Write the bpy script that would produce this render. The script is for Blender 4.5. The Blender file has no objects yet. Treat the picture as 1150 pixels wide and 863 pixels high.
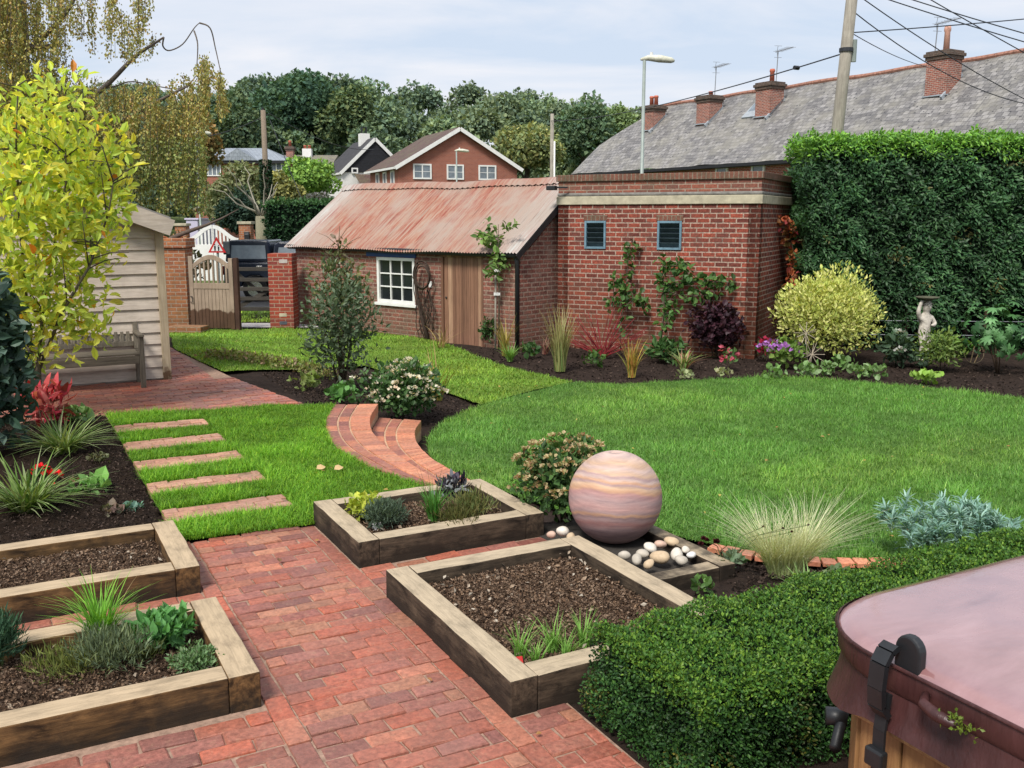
import bpy, math, random
import numpy as np
from mathutils import Vector, Matrix, geometry
rng = np.random.default_rng(11); random.seed(11)
SC = bpy.context.scene; COL = SC.collection
# ------------------------------------------------------------------ survey
F = 1080.; CH = 2.05; PIT = math.atan((431.5-245)/F); cp, sp = math.cos(PIT), math.sin(PIT)
YAW = math.radians(27.9); cy, sy = math.cos(YAW), math.sin(YAW)
def N2(x, y): return (cy*x+sy*y, -sy*x+cy*y)          # view frame -> garden frame (X along the beds, Y up the garden)
def G(px, py, z=0.):
    u = (px-575)/F; v = (431.5-py)/F; t = (z-CH)/(-sp+v*cp)
    x, y = N2(u*t, (cp+v*sp)*t); return (x, y, z)
def at(px, d, z):
    x = (px-575)/F*(d*cp-(z-CH)*sp); X, Y = N2(x, d); return (X, Y, z)
def zat(py, d):                                       # height of a pixel row at distance d
    v = (431.5-py)/F; return CH+d*(-sp+v*cp)/(cp+v*sp)
# ------------------------------------------------------------------ terrain
S1IN = [(375.7,457.4),(364.3,474.8),(366,490),(373,504),(388.7,514.8),(423.5,532),(460,544.3),(500,556)]
S1OUT = [(425.2,457),(415.7,471.3),(416.5,486),(427,499),(442,511.5),(461.7,525),(489.6,542.6),(522,560)]
S2OUT = [(473.6,476),(466,486),(467,497.4),(472,506),(487.8,520.9),(505,530.4),(522,540),(548,553)]
UP = [(-14,-3),(9,-3),(9,3.3),(4.2,3.3),(3.75,4.0),(3.75,5.45),(3.05,5.6),(3.05,6.2)] + \
     [G(*p)[:2] for p in S1IN[:-1][::-1]] + [G(*p)[:2] for p in [(345,456),(262,425),(195,393)]] + [(2.35,17.),(-14,17.)]
def sdf(P, poly):
    P = np.asarray(P, float); poly = np.asarray(poly, float); d = np.full(len(P), 1e9); ins = np.zeros(len(P), bool)
    for a, b in zip(poly, np.roll(poly, -1, 0)):
        e = b-a; w = P-a; t = np.clip((w@e)/max(e@e, 1e-12), 0, 1)
        d = np.minimum(d, np.hypot(*(w-t[:, None]*e).T))
        c = ((a[1] <= P[:, 1]) != (b[1] <= P[:, 1]))
        with np.errstate(divide='ignore', invalid='ignore'):
            xi = a[0]+(P[:, 1]-a[1])/(b[1]-a[1] if b[1] != a[1] else 1e-9)*e[0]
        ins ^= c & (P[:, 0] < xi)
    return np.where(ins, -d, d)
def sstep(a, b, x):
    t = np.clip((x-a)/(b-a), 0, 1); return t*t*(3-2*t)
def HH(P):
    P = np.asarray(P, float).reshape(-1, 2); d = sdf(P, UP)
    w = np.interp(P[:, 1], [0, 3, 5, 9, 11.5, 14, 18], [.9, .9, .5, .45, 1.5, 3.0, 3.5])
    z = -.3*sstep(0, 1, np.clip(d, 0, None)/w)
    dist = np.hypot(P[:, 0], P[:, 1])
    return z+3.5*sstep(85, 190, dist)
def H1(x, y): return float(HH([(x, y)])[0])
def gp(px, py, lift=0.):
    z = 0.
    for _ in range(12):
        g = G(px, py, z); z = .5*z+.5*(H1(g[0], g[1])+lift)
    g = G(px, py, z); return Vector((g[0], g[1], z))
def ppm(p):
    y = sy*p[0]+cy*p[1]; return F/(y*cp-(p[2]-CH)*sp)
# ------------------------------------------------------------------ mesh building
class MB:
    def __init__(s): s.v = []; s.f = {}; s.c = []; s.n = 0
    def add(s, V, Fs, col=(.5, .5, .5)):
        V = np.asarray(V, float).reshape(-1, 3); s.v.append(V)
        col = np.asarray(col, float); s.c.append(np.broadcast_to(col, (len(V), 3)) if col.ndim == 1 else col)
        if isinstance(Fs, np.ndarray): Fs = [Fs]
        for f in Fs:
            f = np.asarray(f, int); f = f.reshape(1, -1) if f.ndim == 1 else f
            s.f.setdefault(f.shape[1], []).append(f+s.n)
        s.n += len(V); return s
    def box(s, x0, x1, y0, y1, z0, z1, col=(.5, .5, .5), M=None):
        V = np.array([(x, y, z) for z in (z0, z1) for y in (y0, y1) for x in (x0, x1)], float)
        if M is not None: V = np.array([M @ Vector(p) for p in V])
        return s.add(V, np.array([(0,2,3,1),(4,5,7,6),(0,1,5,4),(2,6,7,3),(0,4,6,2),(1,3,7,5)]), col)
    def bar(s, a, b, w, h, col=(.5, .5, .5), up=(0, 0, 1)):
        a, b = Vector(a), Vector(b); x = (b-a); L = x.length; x.normalize(); y = Vector(up).cross(x)
        if y.length < 1e-4: y = Vector((0, 1, 0)).cross(x)
        y.normalize(); z = x.cross(y)
        M = Matrix((x, y, z)).transposed().to_4x4(); M.translation = a
        return s.box(0, L, -w/2, w/2, -h/2, h/2, col, M)
    def tube(s, pts, rad, n=8, col=(.5, .5, .5), cap=True):
        pts = [Vector(p) for p in pts]; k = len(pts)
        if not hasattr(rad, '__len__'): rad = [rad]*k
        V = []; u = None
        for i, p in enumerate(pts):
            t = (pts[min(i+1, k-1)]-pts[max(i-1, 0)]).normalized()
            if u is None: u = t.orthogonal().normalized()
            u = (u-t*u.dot(t)); u = u.normalized() if u.length > 1e-6 else t.orthogonal().normalized()
            w = t.cross(u)
            for j in range(n):
                a = 2*math.pi*j/n; V.append(p+(u*math.cos(a)+w*math.sin(a))*rad[i])
        Fs = [np.array([(i*n+j, i*n+(j+1) % n, (i+1)*n+(j+1) % n, (i+1)*n+j) for i in range(k-1) for j in range(n)])]
        if cap: Fs += [np.arange(n)[::-1], (k-1)*n+np.arange(n)]
        return s.add(V, Fs, col)
    def lathe(s, prof, c=(0, 0, 0), n=16, col=(.5, .5, .5)):
        V = [(c[0]+r*math.cos(2*math.pi*j/n), c[1]+r*math.sin(2*math.pi*j/n), c[2]+z) for r, z in prof for j in range(n)]; k = len(prof)
        Fs = [np.array([(i*n+j, i*n+(j+1) % n, (i+1)*n+(j+1) % n, (i+1)*n+j) for i in range(k-1) for j in range(n)]), np.arange(n)[::-1], (k-1)*n+np.arange(n)]
        return s.add(V, Fs, col)
    def prism(s, poly, z0, z1, col=(.5, .5, .5), M=None):       # counter-clockwise outline in xy
        n = len(poly); V = [(x, y, z0) for x, y in poly]+[(x, y, z1) for x, y in poly]
        if M is not None: V = [M @ Vector(p) for p in V]
        return s.add(V, [np.arange(n)[::-1], n+np.arange(n), np.array([(i, (i+1) % n, n+(i+1) % n, n+i) for i in range(n)])], col)
    def wall(s, L, z0, z1, th, holes=(), col=(.5, .5, .5), M=None):   # front on y=0 facing -y
        us = sorted({0, L, *[h[0] for h in holes], *[h[1] for h in holes]}); vs = sorted({z0, z1, *[h[2] for h in holes], *[h[3] for h in holes]})
        def solid(i, j):
            if not (0 <= i < len(us)-1 and 0 <= j < len(vs)-1): return False
            u, v = (us[i]+us[i+1])/2, (vs[j]+vs[j+1])/2
            return not any(h[0] < u < h[1] and h[2] < v < h[3] for h in holes)
        for i in range(len(us)-1):
            for j in range(len(vs)-1):
                if not solid(i, j): continue
                a, b, c, d = us[i], us[i+1], vs[j], vs[j+1]
                q = [[(a,0,c),(b,0,c),(b,0,d),(a,0,d)], [(b,th,c),(a,th,c),(a,th,d),(b,th,d)]]
                if not solid(i-1, j): q.append([(a,th,c),(a,0,c),(a,0,d),(a,th,d)])
                if not solid(i+1, j): q.append([(b,0,c),(b,th,c),(b,th,d),(b,0,d)])
                if not solid(i, j-1): q.append([(a,0,c),(a,th,c),(b,th,c),(b,0,c)])
                if not solid(i, j+1): q.append([(a,0,d),(b,0,d),(b,th,d),(a,th,d)])
                for f in q:
                    s.add([M @ Vector(p) for p in f] if M is not None else f, np.array([(0, 1, 2, 3)]), col)
        return s
    def build(s, name, mat, parent=None, smooth=False, bevel=0, loc=None):
        V = np.concatenate(s.v); C = np.concatenate(s.c); me = bpy.data.meshes.new(name)
        me.vertices.add(len(V)); me.vertices.foreach_set('co', V.ravel())
        li, ls, lt, uvs = [], [], [], []; off = 0
        for k, fl in s.f.items():
            f = np.concatenate(fl); li.append(f.ravel()); ls.append(off+np.arange(len(f))*k); lt.append(np.full(len(f), k)); off += f.size
            p = V[f]; nr = np.abs(np.cross(p[:, 1]-p[:, 0], p[:, 2]-p[:, 0])); ax = nr.argmax(1)
            ua = np.array([1, 0, 0])[ax]; va = np.array([2, 2, 1])[ax]; r = np.arange(len(f))[:, None]
            uvs.append(np.stack([p[r, np.arange(k)[None], ua[:, None]], p[r, np.arange(k)[None], va[:, None]]], -1).reshape(-1, 2))
        li = np.concatenate(li); ls = np.concatenate(ls); lt = np.concatenate(lt)
        me.loops.add(len(li)); me.loops.foreach_set('vertex_index', li.astype(np.int32))
        me.polygons.add(len(ls)); me.polygons.foreach_set('loop_start', ls.astype(np.int32)); me.polygons.foreach_set('loop_total', lt.astype(np.int32))
        me.polygons.foreach_set('use_smooth', np.full(len(ls), bool(smooth)))
        me.uv_layers.new(name='UVMap').data.foreach_set('uv', np.concatenate(uvs).ravel().astype(np.float32))
        ca = me.color_attributes.new('Col', 'FLOAT_COLOR', 'POINT'); ca.data.foreach_set('color', np.c_[C, np.ones(len(C))].ravel().astype(np.float32))
        me.update(calc_edges=True); me.validate()
        me.materials.append(mat); o = bpy.data.objects.new(name, me); COL.objects.link(o)
        if parent is not None: o.parent = parent
        if loc is not None: o.location = loc
        if bevel:
            b = o.modifiers.new('Bevel', 'BEVEL'); b.width = bevel; b.segments = 2; b.limit_method = 'ANGLE'; b.harden_normals = False
        return o
def tag(o, label, cat, group=None):
    o['label'] = label; o['category'] = cat
    if group: o['group'] = group
    return o
def thing(name, label, cat, loc=(0, 0, 0), rz=0., group=None):
    o = bpy.data.objects.new(name, None); o.empty_display_size = .1; COL.objects.link(o); o.location = loc; o.rotation_euler = (0, 0, rz)
    return tag(o, label, cat, group)
def kind(o, k): o['kind'] = k; return o
def dup(root, loc, rz, label, group=None):
    r = root.copy(); COL.objects.link(r); r.location = loc; r.rotation_euler = (0, 0, rz); r['label'] = label
    if group: r['group'] = group
    for ch in list(root.children):
        c = ch.copy(); COL.objects.link(c); c.parent = r
        for g in ch.children:
            d = g.copy(); COL.objects.link(d); d.parent = c
    return r
# ------------------------------------------------------------------ materials
class Mt:
    def __init__(s, name, rough=.7, col=(.5, .5, .5), spec=.3, metal=0.):
        s.m = bpy.data.materials.new(name); s.m.use_nodes = True; s.t = s.m.node_tree; s.b = s.t.nodes['Principled BSDF']
        s.b.inputs['Roughness'].default_value = rough; s.b.inputs['Base Color'].default_value = (*col, 1)
        s.b.inputs['Specular IOR Level'].default_value = spec; s.b.inputs['Metallic'].default_value = metal
    def n(s, ty, **k):
        nd = s.t.nodes.new('ShaderNode'+ty)
        for a, v in k.items(): setattr(nd, a, v)
        return nd
    def l(s, a, b): s.t.links.new(a, b)
    def co(s, which='Object', scale=(1, 1, 1), rot=(0, 0, 0), loc=(0, 0, 0)):
        tc = s.n('TexCoord'); mp = s.n('Mapping'); mp.inputs['Scale'].default_value = scale; mp.inputs['Rotation'].default_value = rot; mp.inputs['Location'].default_value = loc
        s.l(tc.outputs[which], mp.inputs[0]); return mp.outputs[0]
    def noise(s, vec, sc=5., det=4., rough=.6, dist=0.):
        nd = s.n('TexNoise'); nd.inputs['Scale'].default_value = sc; nd.inputs['Detail'].default_value = det; nd.inputs['Roughness'].default_value = rough; nd.inputs['Distortion'].default_value = dist
        s.l(vec, nd.inputs['Vector']); return nd.outputs['Fac']
    def ramp(s, fac, stops):
        r = s.n('ValToRGB'); e = r.color_ramp.elements
        while len(e) < len(stops): e.new(.5)
        for el, (p, c) in zip(e, stops): el.position = p; el.color = (*c, 1) if len(c) == 3 else c
        s.l(fac, r.inputs[0]); return r.outputs[0]
    def rng(s, fac, a, b, c=0., d=1.):
        m = s.n('MapRange'); m.inputs[1].default_value = a; m.inputs[2].default_value = b; m.inputs[3].default_value = c; m.inputs[4].default_value = d; s.l(fac, m.inputs[0]); return m.outputs[0]
    def mix(s, fac, a, b, mode='MIX'):
        m = s.n('Mix', data_type='RGBA', blend_type=mode)
        for v, i in ((fac, 0), (a, 6), (b, 7)):
            if isinstance(v, (int, float)): m.inputs[i].default_value = v
            elif isinstance(v, tuple): m.inputs[i].default_value = (*v, 1)
            else: s.l(v, m.inputs[i])
        return m.outputs[2]
    def attr(s):
        a = s.n('Attribute', attribute_name='Col'); return a.outputs['Color']
    def bump(s, h, st=.4, dist=.01):
        b = s.n('Bump'); b.inputs['Strength'].default_value = st; b.inputs['Distance'].default_value = dist; s.l(h, b.inputs['Height']); s.l(b.outputs[0], s.b.inputs['Normal']); return s
    def base(s, c): s.l(c, s.b.inputs['Base Color']); return s
    def rough(s, c): s.l(c, s.b.inputs['Roughness']); return s
def plain(name, col, rough=.6, var=.25, sc=8., spec=.3, metal=0., bump=.15):
    m = Mt(name, rough, col, spec, metal); v = m.co('Object'); nz = m.noise(v, sc, 6)
    d = tuple(c*(1-var) for c in col); b = tuple(min(c*(1+var), 1) for c in col)
    m.base(m.ramp(nz, [(.3, d), (.7, b)]))
    if bump: m.bump(m.noise(v, sc*6, 4), bump, .004)
    return m.m
def leafmat(name, trans=.3, rough=.5, spec=.35):
    m = Mt(name, rough, spec=spec); c = m.attr(); m.base(c)
    tr = m.n('BsdfTranslucent'); g = m.mix(1., c, (1.25, 1.15, .5), 'MULTIPLY'); m.l(g, tr.inputs['Color'])
    mx = m.n('MixShader'); mx.inputs[0].default_value = trans; m.l(m.b.outputs[0], mx.inputs[1]); m.l(tr.outputs[0], mx.inputs[2])
    m.l(mx.outputs[0], m.t.nodes['Material Output'].inputs['Surface']); return m.m
LEAF = leafmat('leaf', .3, .5); GLOSSLEAF = leafmat('glossy_leaf', .2, .48, .25); LIMELEAF = leafmat('lime_leaf', .5, .5, .25); BLADE = leafmat('grass_blade', .3, .55, .25); PETAL = leafmat('petal', .3, .6, .2); FAR = leafmat('far_leaf', .25, .8, .1)
def attrmat(name, rough=.7, spec=.3, nsc=40., nst=.35, bump=.3, bd=.003, var=.35):
    m = Mt(name, rough, spec=spec); v = m.co('Object'); nz = m.noise(v, nsc, 8, .65)
    c = m.mix(1., m.attr(), m.ramp(nz, [(.25, (1-var,)*3), (.75, (1+var,)*3)]), 'MULTIPLY'); m.base(c); m.bump(nz, bump, bd); return m
BRICKP = attrmat('paving_brick', .62, .4, 45., .35, .8, .006, .5)
_v = BRICKP.co('Object'); _c = BRICKP.b.inputs['Base Color'].links[0].from_socket; _w = BRICKP.noise(_v, 1.3, 8, .7); _c = BRICKP.mix(BRICKP.rng(_w, .40, .68, 0, .62), _c, (.2, .115, .105)); _c = BRICKP.mix(BRICKP.rng(BRICKP.noise(_v, 23, 7, .75), .55, .74, 0, .5), _c, (.42, .27, .2)); _c = BRICKP.mix(1., _c, (1.06, .98, .84), 'MULTIPLY'); BRICKP.base(_c); BRICKP.rough(BRICKP.ramp(BRICKP.noise(_v, 2.2, 4), [(.35, (.36,)*3), (.65, (.72,)*3)])); BRICKP = BRICKP.m
CHIP = attrmat('bark_chip', .9, .1, 60., .3, .3, .002, .3).m
BARK = attrmat('bark', .85, .15, 30., .4, .6, .006, .45).m
PAINT = attrmat('painted', .5, .35, 12., .1, .08, .002, .1).m
STONE = attrmat('pebble_stone', .6, .3, 30., .2, .15, .002, .22).m
def brickwall(name, c1, c2, mortar, bw=.225, bh=.082, ms=.011, dirt=(.05, .05, .035), dirtz=(-.3, 1.2), soot=.35, moss=.0, bst=.6, mvar=.4):
    m = Mt(name, .85, spec=.15); uv = m.co('UV'); ob = m.co('Object')
    wob = m.n('VectorMath', operation='MULTIPLY_ADD'); nz = m.n('TexNoise'); nz.inputs['Scale'].default_value = 9; m.l(ob, nz.inputs['Vector'])
    m.l(nz.outputs['Color'], wob.inputs[0]); wob.inputs[1].default_value = (.02, .008, 0); m.l(uv, wob.inputs[2])
    b = m.n('TexBrick'); m.l(wob.outputs[0], b.inputs['Vector']); b.inputs['Scale'].default_value = 1.; b.inputs['Brick Width'].default_value = bw; b.inputs['Row Height'].default_value = bh
    b.inputs['Mortar Size'].default_value = ms; b.inputs['Mortar Smooth'].default_value = .3; b.inputs['Color1'].default_value = (*c1, 1); b.inputs['Color2'].default_value = (*c2, 1); b.inputs['Mortar'].default_value = (*mortar, 1); b.inputs['Bias'].default_value = 0.
    n1 = m.noise(ob, 3.2, 8, .7); n2 = m.noise(ob, 26, 6, .7)
    c = m.mix(1., b.outputs['Color'], m.ramp(n2, [(.3, (1-mvar,)*3), (.7, (1+mvar,)*3)]), 'MULTIPLY')
    c = m.mix(m.rng(n1, .48, .72, 0, soot), c, dirt)
    sep = m.n('SeparateXYZ'); m.l(ob, sep.inputs[0]); f = m.rng(sep.outputs[2], dirtz[0], dirtz[1], 1., 0.)
    mm = m.n('Math', operation='MULTIPLY'); m.l(f, mm.inputs[0]); m.l(m.rng(n1, .3, .7, .15, .9), mm.inputs[1])
    c = m.mix(mm.outputs[0], c, tuple(x*.75 for x in (c1[0]*.45+.03, c1[1]*.7+.035, c1[2]*.6+.02)))
    m.base(c); h = m.mix(.4, m.rng(b.outputs['Fac'], 0, 1, 1, 0), n2); m.bump(h, bst, .012); return m.m
WALLRED = brickwall('brick_outbuilding', (.29, .068, .043), (.125, .038, .03), (.37, .275, .22), ms=.0115, soot=.75, dirt=(.11, .06, .05), mvar=.6)
WALLOLD = brickwall('brick_old_shed', (.27, .1, .075), (.15, .06, .05), (.3, .21, .165), ms=.015, soot=.75, mvar=.6, dirt=(.27, .19, .155), dirtz=(-.5, .9), bst=.9)
WALLPIER = brickwall('brick_pier', (.33, .06, .035), (.2, .045, .04), (.34, .22, .16), dirtz=(-.5, .2), soot=.3)
WALLORG = brickwall('brick_orange', (.36, .14, .06), (.26, .09, .05), (.34, .26, .2), dirtz=(-.6, 1.3), soot=.5)
HOUSEBR = brickwall('brick_house', (.33, .11, .07), (.27, .085, .06), (.32, .2, .16), dirtz=(-2, -1), soot=.15, mvar=.2)
TERRBR = brickwall('brick_terrace', (.36, .09, .05), (.24, .06, .045), (.4, .33, .28), dirtz=(-2, -1), soot=.35, mvar=.4)
CHIMTOP = brickwall('sooty_chimney', (.13, .08, .06), (.08, .055, .045), (.16, .14, .12), dirtz=(-2, -1), soot=.9, mvar=.5, dirt=(.05, .048, .04)); CHIMBR = brickwall('brick_chimney', (.34, .11, .075), (.2, .075, .06), (.42, .36, .31), dirtz=(-2, -1), soot=.55, mvar=.4, dirt=(.07, .065, .055))
def wood(name, c0, c1, axis='X', sc=6., rough=.75, top=None, dark=None, spec=.25, wet=None, knots=True):
    m = Mt(name, rough, spec=spec); s = {'X': (.6, 9, 9), 'Y': (9, .6, 9), 'Z': (9, 9, .6)}[axis]
    v = m.co('Object', s); g = m.noise(v, sc, 8, .68, .6); o = m.co('Object'); p = m.noise(o, 2.3, 5, .6)
    c = m.ramp(g, [(.28, c0), (.5, tuple((a+b)/2 for a, b in zip(c0, c1))), (.72, c1)])
    c = m.mix(m.rng(p, .4, .75, 0, .55), c, tuple(x*.5 for x in c0))
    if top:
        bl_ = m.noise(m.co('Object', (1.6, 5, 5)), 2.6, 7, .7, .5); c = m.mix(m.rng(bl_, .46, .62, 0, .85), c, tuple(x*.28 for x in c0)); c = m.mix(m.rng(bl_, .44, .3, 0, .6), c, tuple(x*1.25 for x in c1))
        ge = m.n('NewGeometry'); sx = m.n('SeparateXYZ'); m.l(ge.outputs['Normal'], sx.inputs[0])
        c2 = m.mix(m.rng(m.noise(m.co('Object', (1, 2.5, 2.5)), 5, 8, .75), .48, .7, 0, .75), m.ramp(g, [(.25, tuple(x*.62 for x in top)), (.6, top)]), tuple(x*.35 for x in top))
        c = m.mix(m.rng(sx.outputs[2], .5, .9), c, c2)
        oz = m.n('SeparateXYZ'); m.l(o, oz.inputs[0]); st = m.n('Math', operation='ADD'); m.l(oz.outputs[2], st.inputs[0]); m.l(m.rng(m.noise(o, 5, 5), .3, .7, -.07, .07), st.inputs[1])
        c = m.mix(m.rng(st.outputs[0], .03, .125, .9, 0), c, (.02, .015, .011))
    if wet is not None:
        oz = m.n('SeparateXYZ'); m.l(o, oz.inputs[0]); st = m.n('Math', operation='ADD'); m.l(oz.outputs[2], st.inputs[0]); m.l(m.rng(m.noise(o, 4, 4), .3, .7, -.12, .12), st.inputs[1])
        c = m.mix(m.rng(st.outputs[0], wet-.03, wet+.03, 1, 0), c, m.mix(1., c, (.28, .2, .16), 'MULTIPLY'))
    m.base(c); m.bump(g, .5, .006); return m.m
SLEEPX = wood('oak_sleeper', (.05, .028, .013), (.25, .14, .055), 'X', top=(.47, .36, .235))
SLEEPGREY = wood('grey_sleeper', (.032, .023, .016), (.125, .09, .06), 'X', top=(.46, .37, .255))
BENCHW = wood('weathered_bench', (.06, .05, .037), (.2, .17, .13), 'X', rough=.8)
BENCHZ = wood('weathered_upright', (.06, .05, .037), (.22, .19, .15), 'Z', rough=.8)
CLADW = wood('shed_cladding', (.4, .335, .28), (.62, .545, .47), 'X', rough=.8)
POSTW = wood('shed_post', (.3, .23, .15), (.5, .42, .3), 'Z', rough=.8, wet=.1)
GATEW = wood('gate_wood', (.24, .175, .125), (.4, .31, .235), 'Z', wet=.42)
DARKWOOD = wood('dark_wood', (.035, .018, .013), (.09, .045, .03), 'Z')
CEDAR = None
GREYGATE = wood('field_gate_wood', (.04, .035, .03), (.09, .08, .065), 'X')
POLEW = wood('pole_wood', (.2, .18, .15), (.4, .37, .31), 'Z', rough=.85)
TUBW = wood('tub_cedar', (.16, .075, .028), (.4, .22, .09), 'Z', rough=.5, spec=.4)
TUBWX = wood('tub_rail', (.24, .13, .05), (.5, .31, .14), 'X', rough=.5, spec=.4)
def doorwood():
    m = Mt('door_boards', .6, spec=.3); o = m.co('Object'); v = m.co('Object', (9, 9, .5)); g = m.noise(v, 5, 7, .65, .5)
    sx = m.n('SeparateXYZ'); m.l(o, sx.inputs[0]); fl = m.n('Math', operation='FLOOR'); mu = m.n('Math', operation='MULTIPLY'); m.l(sx.outputs[0], mu.inputs[0]); mu.inputs[1].default_value = 1/.11; m.l(mu.outputs[0], fl.inputs[0])
    wn = m.n('TexWhiteNoise', noise_dimensions='1D'); m.l(fl.outputs[0], wn.inputs['W'])
    c = m.mix(1., m.ramp(wn.outputs[0], [(0, (.14, .07, .045)), (.55, (.24, .125, .08)), (1, (.42, .26, .17))]), m.ramp(g, [(.3, (.65,)*3), (.7, (1.25,)*3)]), 'MULTIPLY'); m.base(c); m.bump(g, .3, .004); return m.m
CEDAR = doorwood()
WHITE = plain('white_paint', (.72, .72, .70), .45, .08, 5., .4, 0, .05); GREYMET = plain('galvanised', (.25, .29, .27), .5, .12, 6., .4, .2); BLACKPL = plain('black_plastic', (.012, .013, .015), .45, .3, 10., .5)
BLACKGUT = plain('black_gutter', (.013, .014, .016), .5, .3, 8., .4); CONC = plain('concrete', (.42, .38, .28), .9, .25, 7., .15, 0, .4); MORT = plain('mortar_grey', (.2, .19, .175), .95, .3, 12., .1, 0, .5)
TERRA = plain('terracotta', (.45, .13, .08), .75, .2, 8.); BUFFPOT = plain('buff_pot', (.62, .34, .26), .75, .15, 8.); LEADM = plain('lead', (.3, .33, .36), .55, .2, 9., .4); WIREM = plain('cable', (.03, .033, .04), .6, .2)
ALUM = plain('aerial_metal', (.3, .31, .33), .4, .1, 9., .5, .6); BLUEB = plain('blue_board', (.02, .06, .2), .5, .2, 6.); BLUEFR = plain('vent_frame', (.13, .22, .28), .5, .3, 9.); SLATV = plain('vent_slat', (.035, .055, .065), .4, .3, 9., .5)
CARP = plain('car_paint', (.022, .03, .05), .18, .1, 3., .6, 0, 0); TYRE = plain('tyre', (.012, .012, .013), .85, .2); CHROME = plain('chrome', (.7, .7, .72), .2, .05, 5., .6, .9, 0)
def glass(name, col=(.012, .016, .018), rough=.06): return plain(name, col, rough, .3, 3., .6, 0, 0)
GLASS = glass('dark_glass'); GLASSP = glass('pale_glass', (.16, .19, .22), .12); MORTSAND = plain('jointing_sand', (.3, .2, .15), .95, .35, 30., .1, 0, .5)
def soil(name, c0, c1, sc=30.):
    m = Mt(name, .95, spec=.1); v = m.co('Object'); n = m.noise(v, sc, 10, .75); c = m.ramp(n, [(.35, c0), (.7, c1)]); c = m.mix(m.rng(m.noise(v, 1.2, 4), .4, .7, 0, .5), c, c0); m.base(c); m.bump(n, 1., .02); return m.m
SOIL = soil('bed_soil', (.022, .014, .009), (.1, .062, .04)); SOILD = soil('dark_soil', (.012, .008, .007), (.045, .03, .024))
def groundmat():
    m = Mt('ground', .95, spec=.1); v = m.co('Object'); n = m.noise(v, 14, 10, .75)
    c = m.ramp(n, [(.3, (.012, .009, .008)), (.75, (.055, .037, .029))]); ln = m.n('VectorMath', operation='LENGTH'); m.l(v, ln.inputs[0])
    far = m.ramp(m.noise(v, .6, 6), [(.3, (.05, .08, .02)), (.7, (.12, .15, .05))]); m.base(m.mix(m.rng(ln.outputs['Value'], 24, 25.5), c, far)); m.bump(n, .9, .03); return m.m
def turf(name, c0, c1, c2=None):
    m = Mt(name, .9, spec=.1); v = m.co('Object'); n = m.noise(v, 5, 8, .7); c = m.ramp(n, [(.3, c0), (.7, c1)]); m.base(c); m.bump(m.noise(v, 60, 4), .6, .02); return m.m
# ------------------------------------------------------------------ plants
def unit(v): return v/np.maximum(np.linalg.norm(v, axis=-1, keepdims=True), 1e-9)
def runit(n): return unit(rng.normal(size=(n, 3)))
LT = {'oval': (np.array([(0,0,0),(.42,.3,.1),(.4,.65,.1),(0,1,-.08),(-.4,.65,.1),(-.42,.3,.1),(0,.5,-.02)]), np.array([(0,1,6),(1,2,6),(2,3,6),(3,4,6),(4,5,6),(5,0,6)])),
      'dia': (np.array([(0,0,0),(.5,.45,.12),(0,1,0),(-.5,.45,.12)]), np.array([(0,1,2),(0,2,3)])),
      'lance': (np.array([(0,0,0),(.5,.35,.06),(.3,.75,.0),(0,1,-.12),(-.3,.75,.0),(-.5,.35,.06)]), np.array([(0,1,2,5),(5,2,3,4)]))}
LT['lance'] = (LT['lance'][0], [np.array([(0, 1, 5)]), np.array([(1, 2, 4, 5)]), np.array([(2, 3, 4)])])
def colmix(cols, n, w=None):
    cols = np.asarray(cols, float); k = len(cols); i = rng.choice(k, n, p=w); j = rng.choice(k, n, p=w); t = rng.random((n, 1))*.6
    return np.clip((cols[i]*(1-t)+cols[j]*t)*(rng.normal(1, .16, (n, 1))), .003, 1)
def leaves(mb, P, D, Nr, size, width, C, shape='dia'):
    n = len(P); T, Fs = LT[shape]; k = len(T); D = unit(D); Nr = unit(Nr-D*(Nr*D).sum(1, keepdims=True)); S = np.cross(D, Nr); size = np.broadcast_to(np.asarray(size, float), (n,))
    V = P[:, None]+size[:, None, None]*(T[None, :, :1]*width*S[:, None]+T[None, :, 1:2]*D[:, None]+T[None, :, 2:]*Nr[:, None])
    fs = Fs if isinstance(Fs, list) else [Fs]
    mb.add(V.reshape(-1, 3), [(np.arange(n)[:, None, None]*k+f[None]).reshape(-1, f.shape[1]) for f in fs], np.repeat(C, k, 0)); return mb
def blobpts(n, cen, rad, shell=.55):
    cen = np.asarray(cen, float); rad = np.asarray(rad, float); w = np.prod(rad, 1)**(2/3); i = rng.choice(len(cen), n, p=w/w.sum()); d = runit(n)
    r = 1-shell*rng.random((n, 1))**1.6; P = cen[i]+rad[i]*d*r; return P, unit(d/rad[i])
def mkblobs(w, h, z0=0., k=9, dep=None, jit=.55, r=.42):
    dep = dep or w; d = runit(k); d[:, 2] = np.abs(d[:, 2])*1.2-.35; rr = rng.uniform(.35, 1, (k, 1))*jit
    c = np.array([0, 0, z0+h*.5])+d*rr*np.array([w/2, dep/2, h/2]); c = np.vstack([[(0, 0, z0+h*.5)], c])
    R = np.array([w, dep, h])*r*rng.uniform(.62, 1.05, (k+1, 1)); R[0] *= 1.1; c[:, 2] = np.maximum(c[:, 2], z0+R[:, 2]*.75); return c, R
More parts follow.
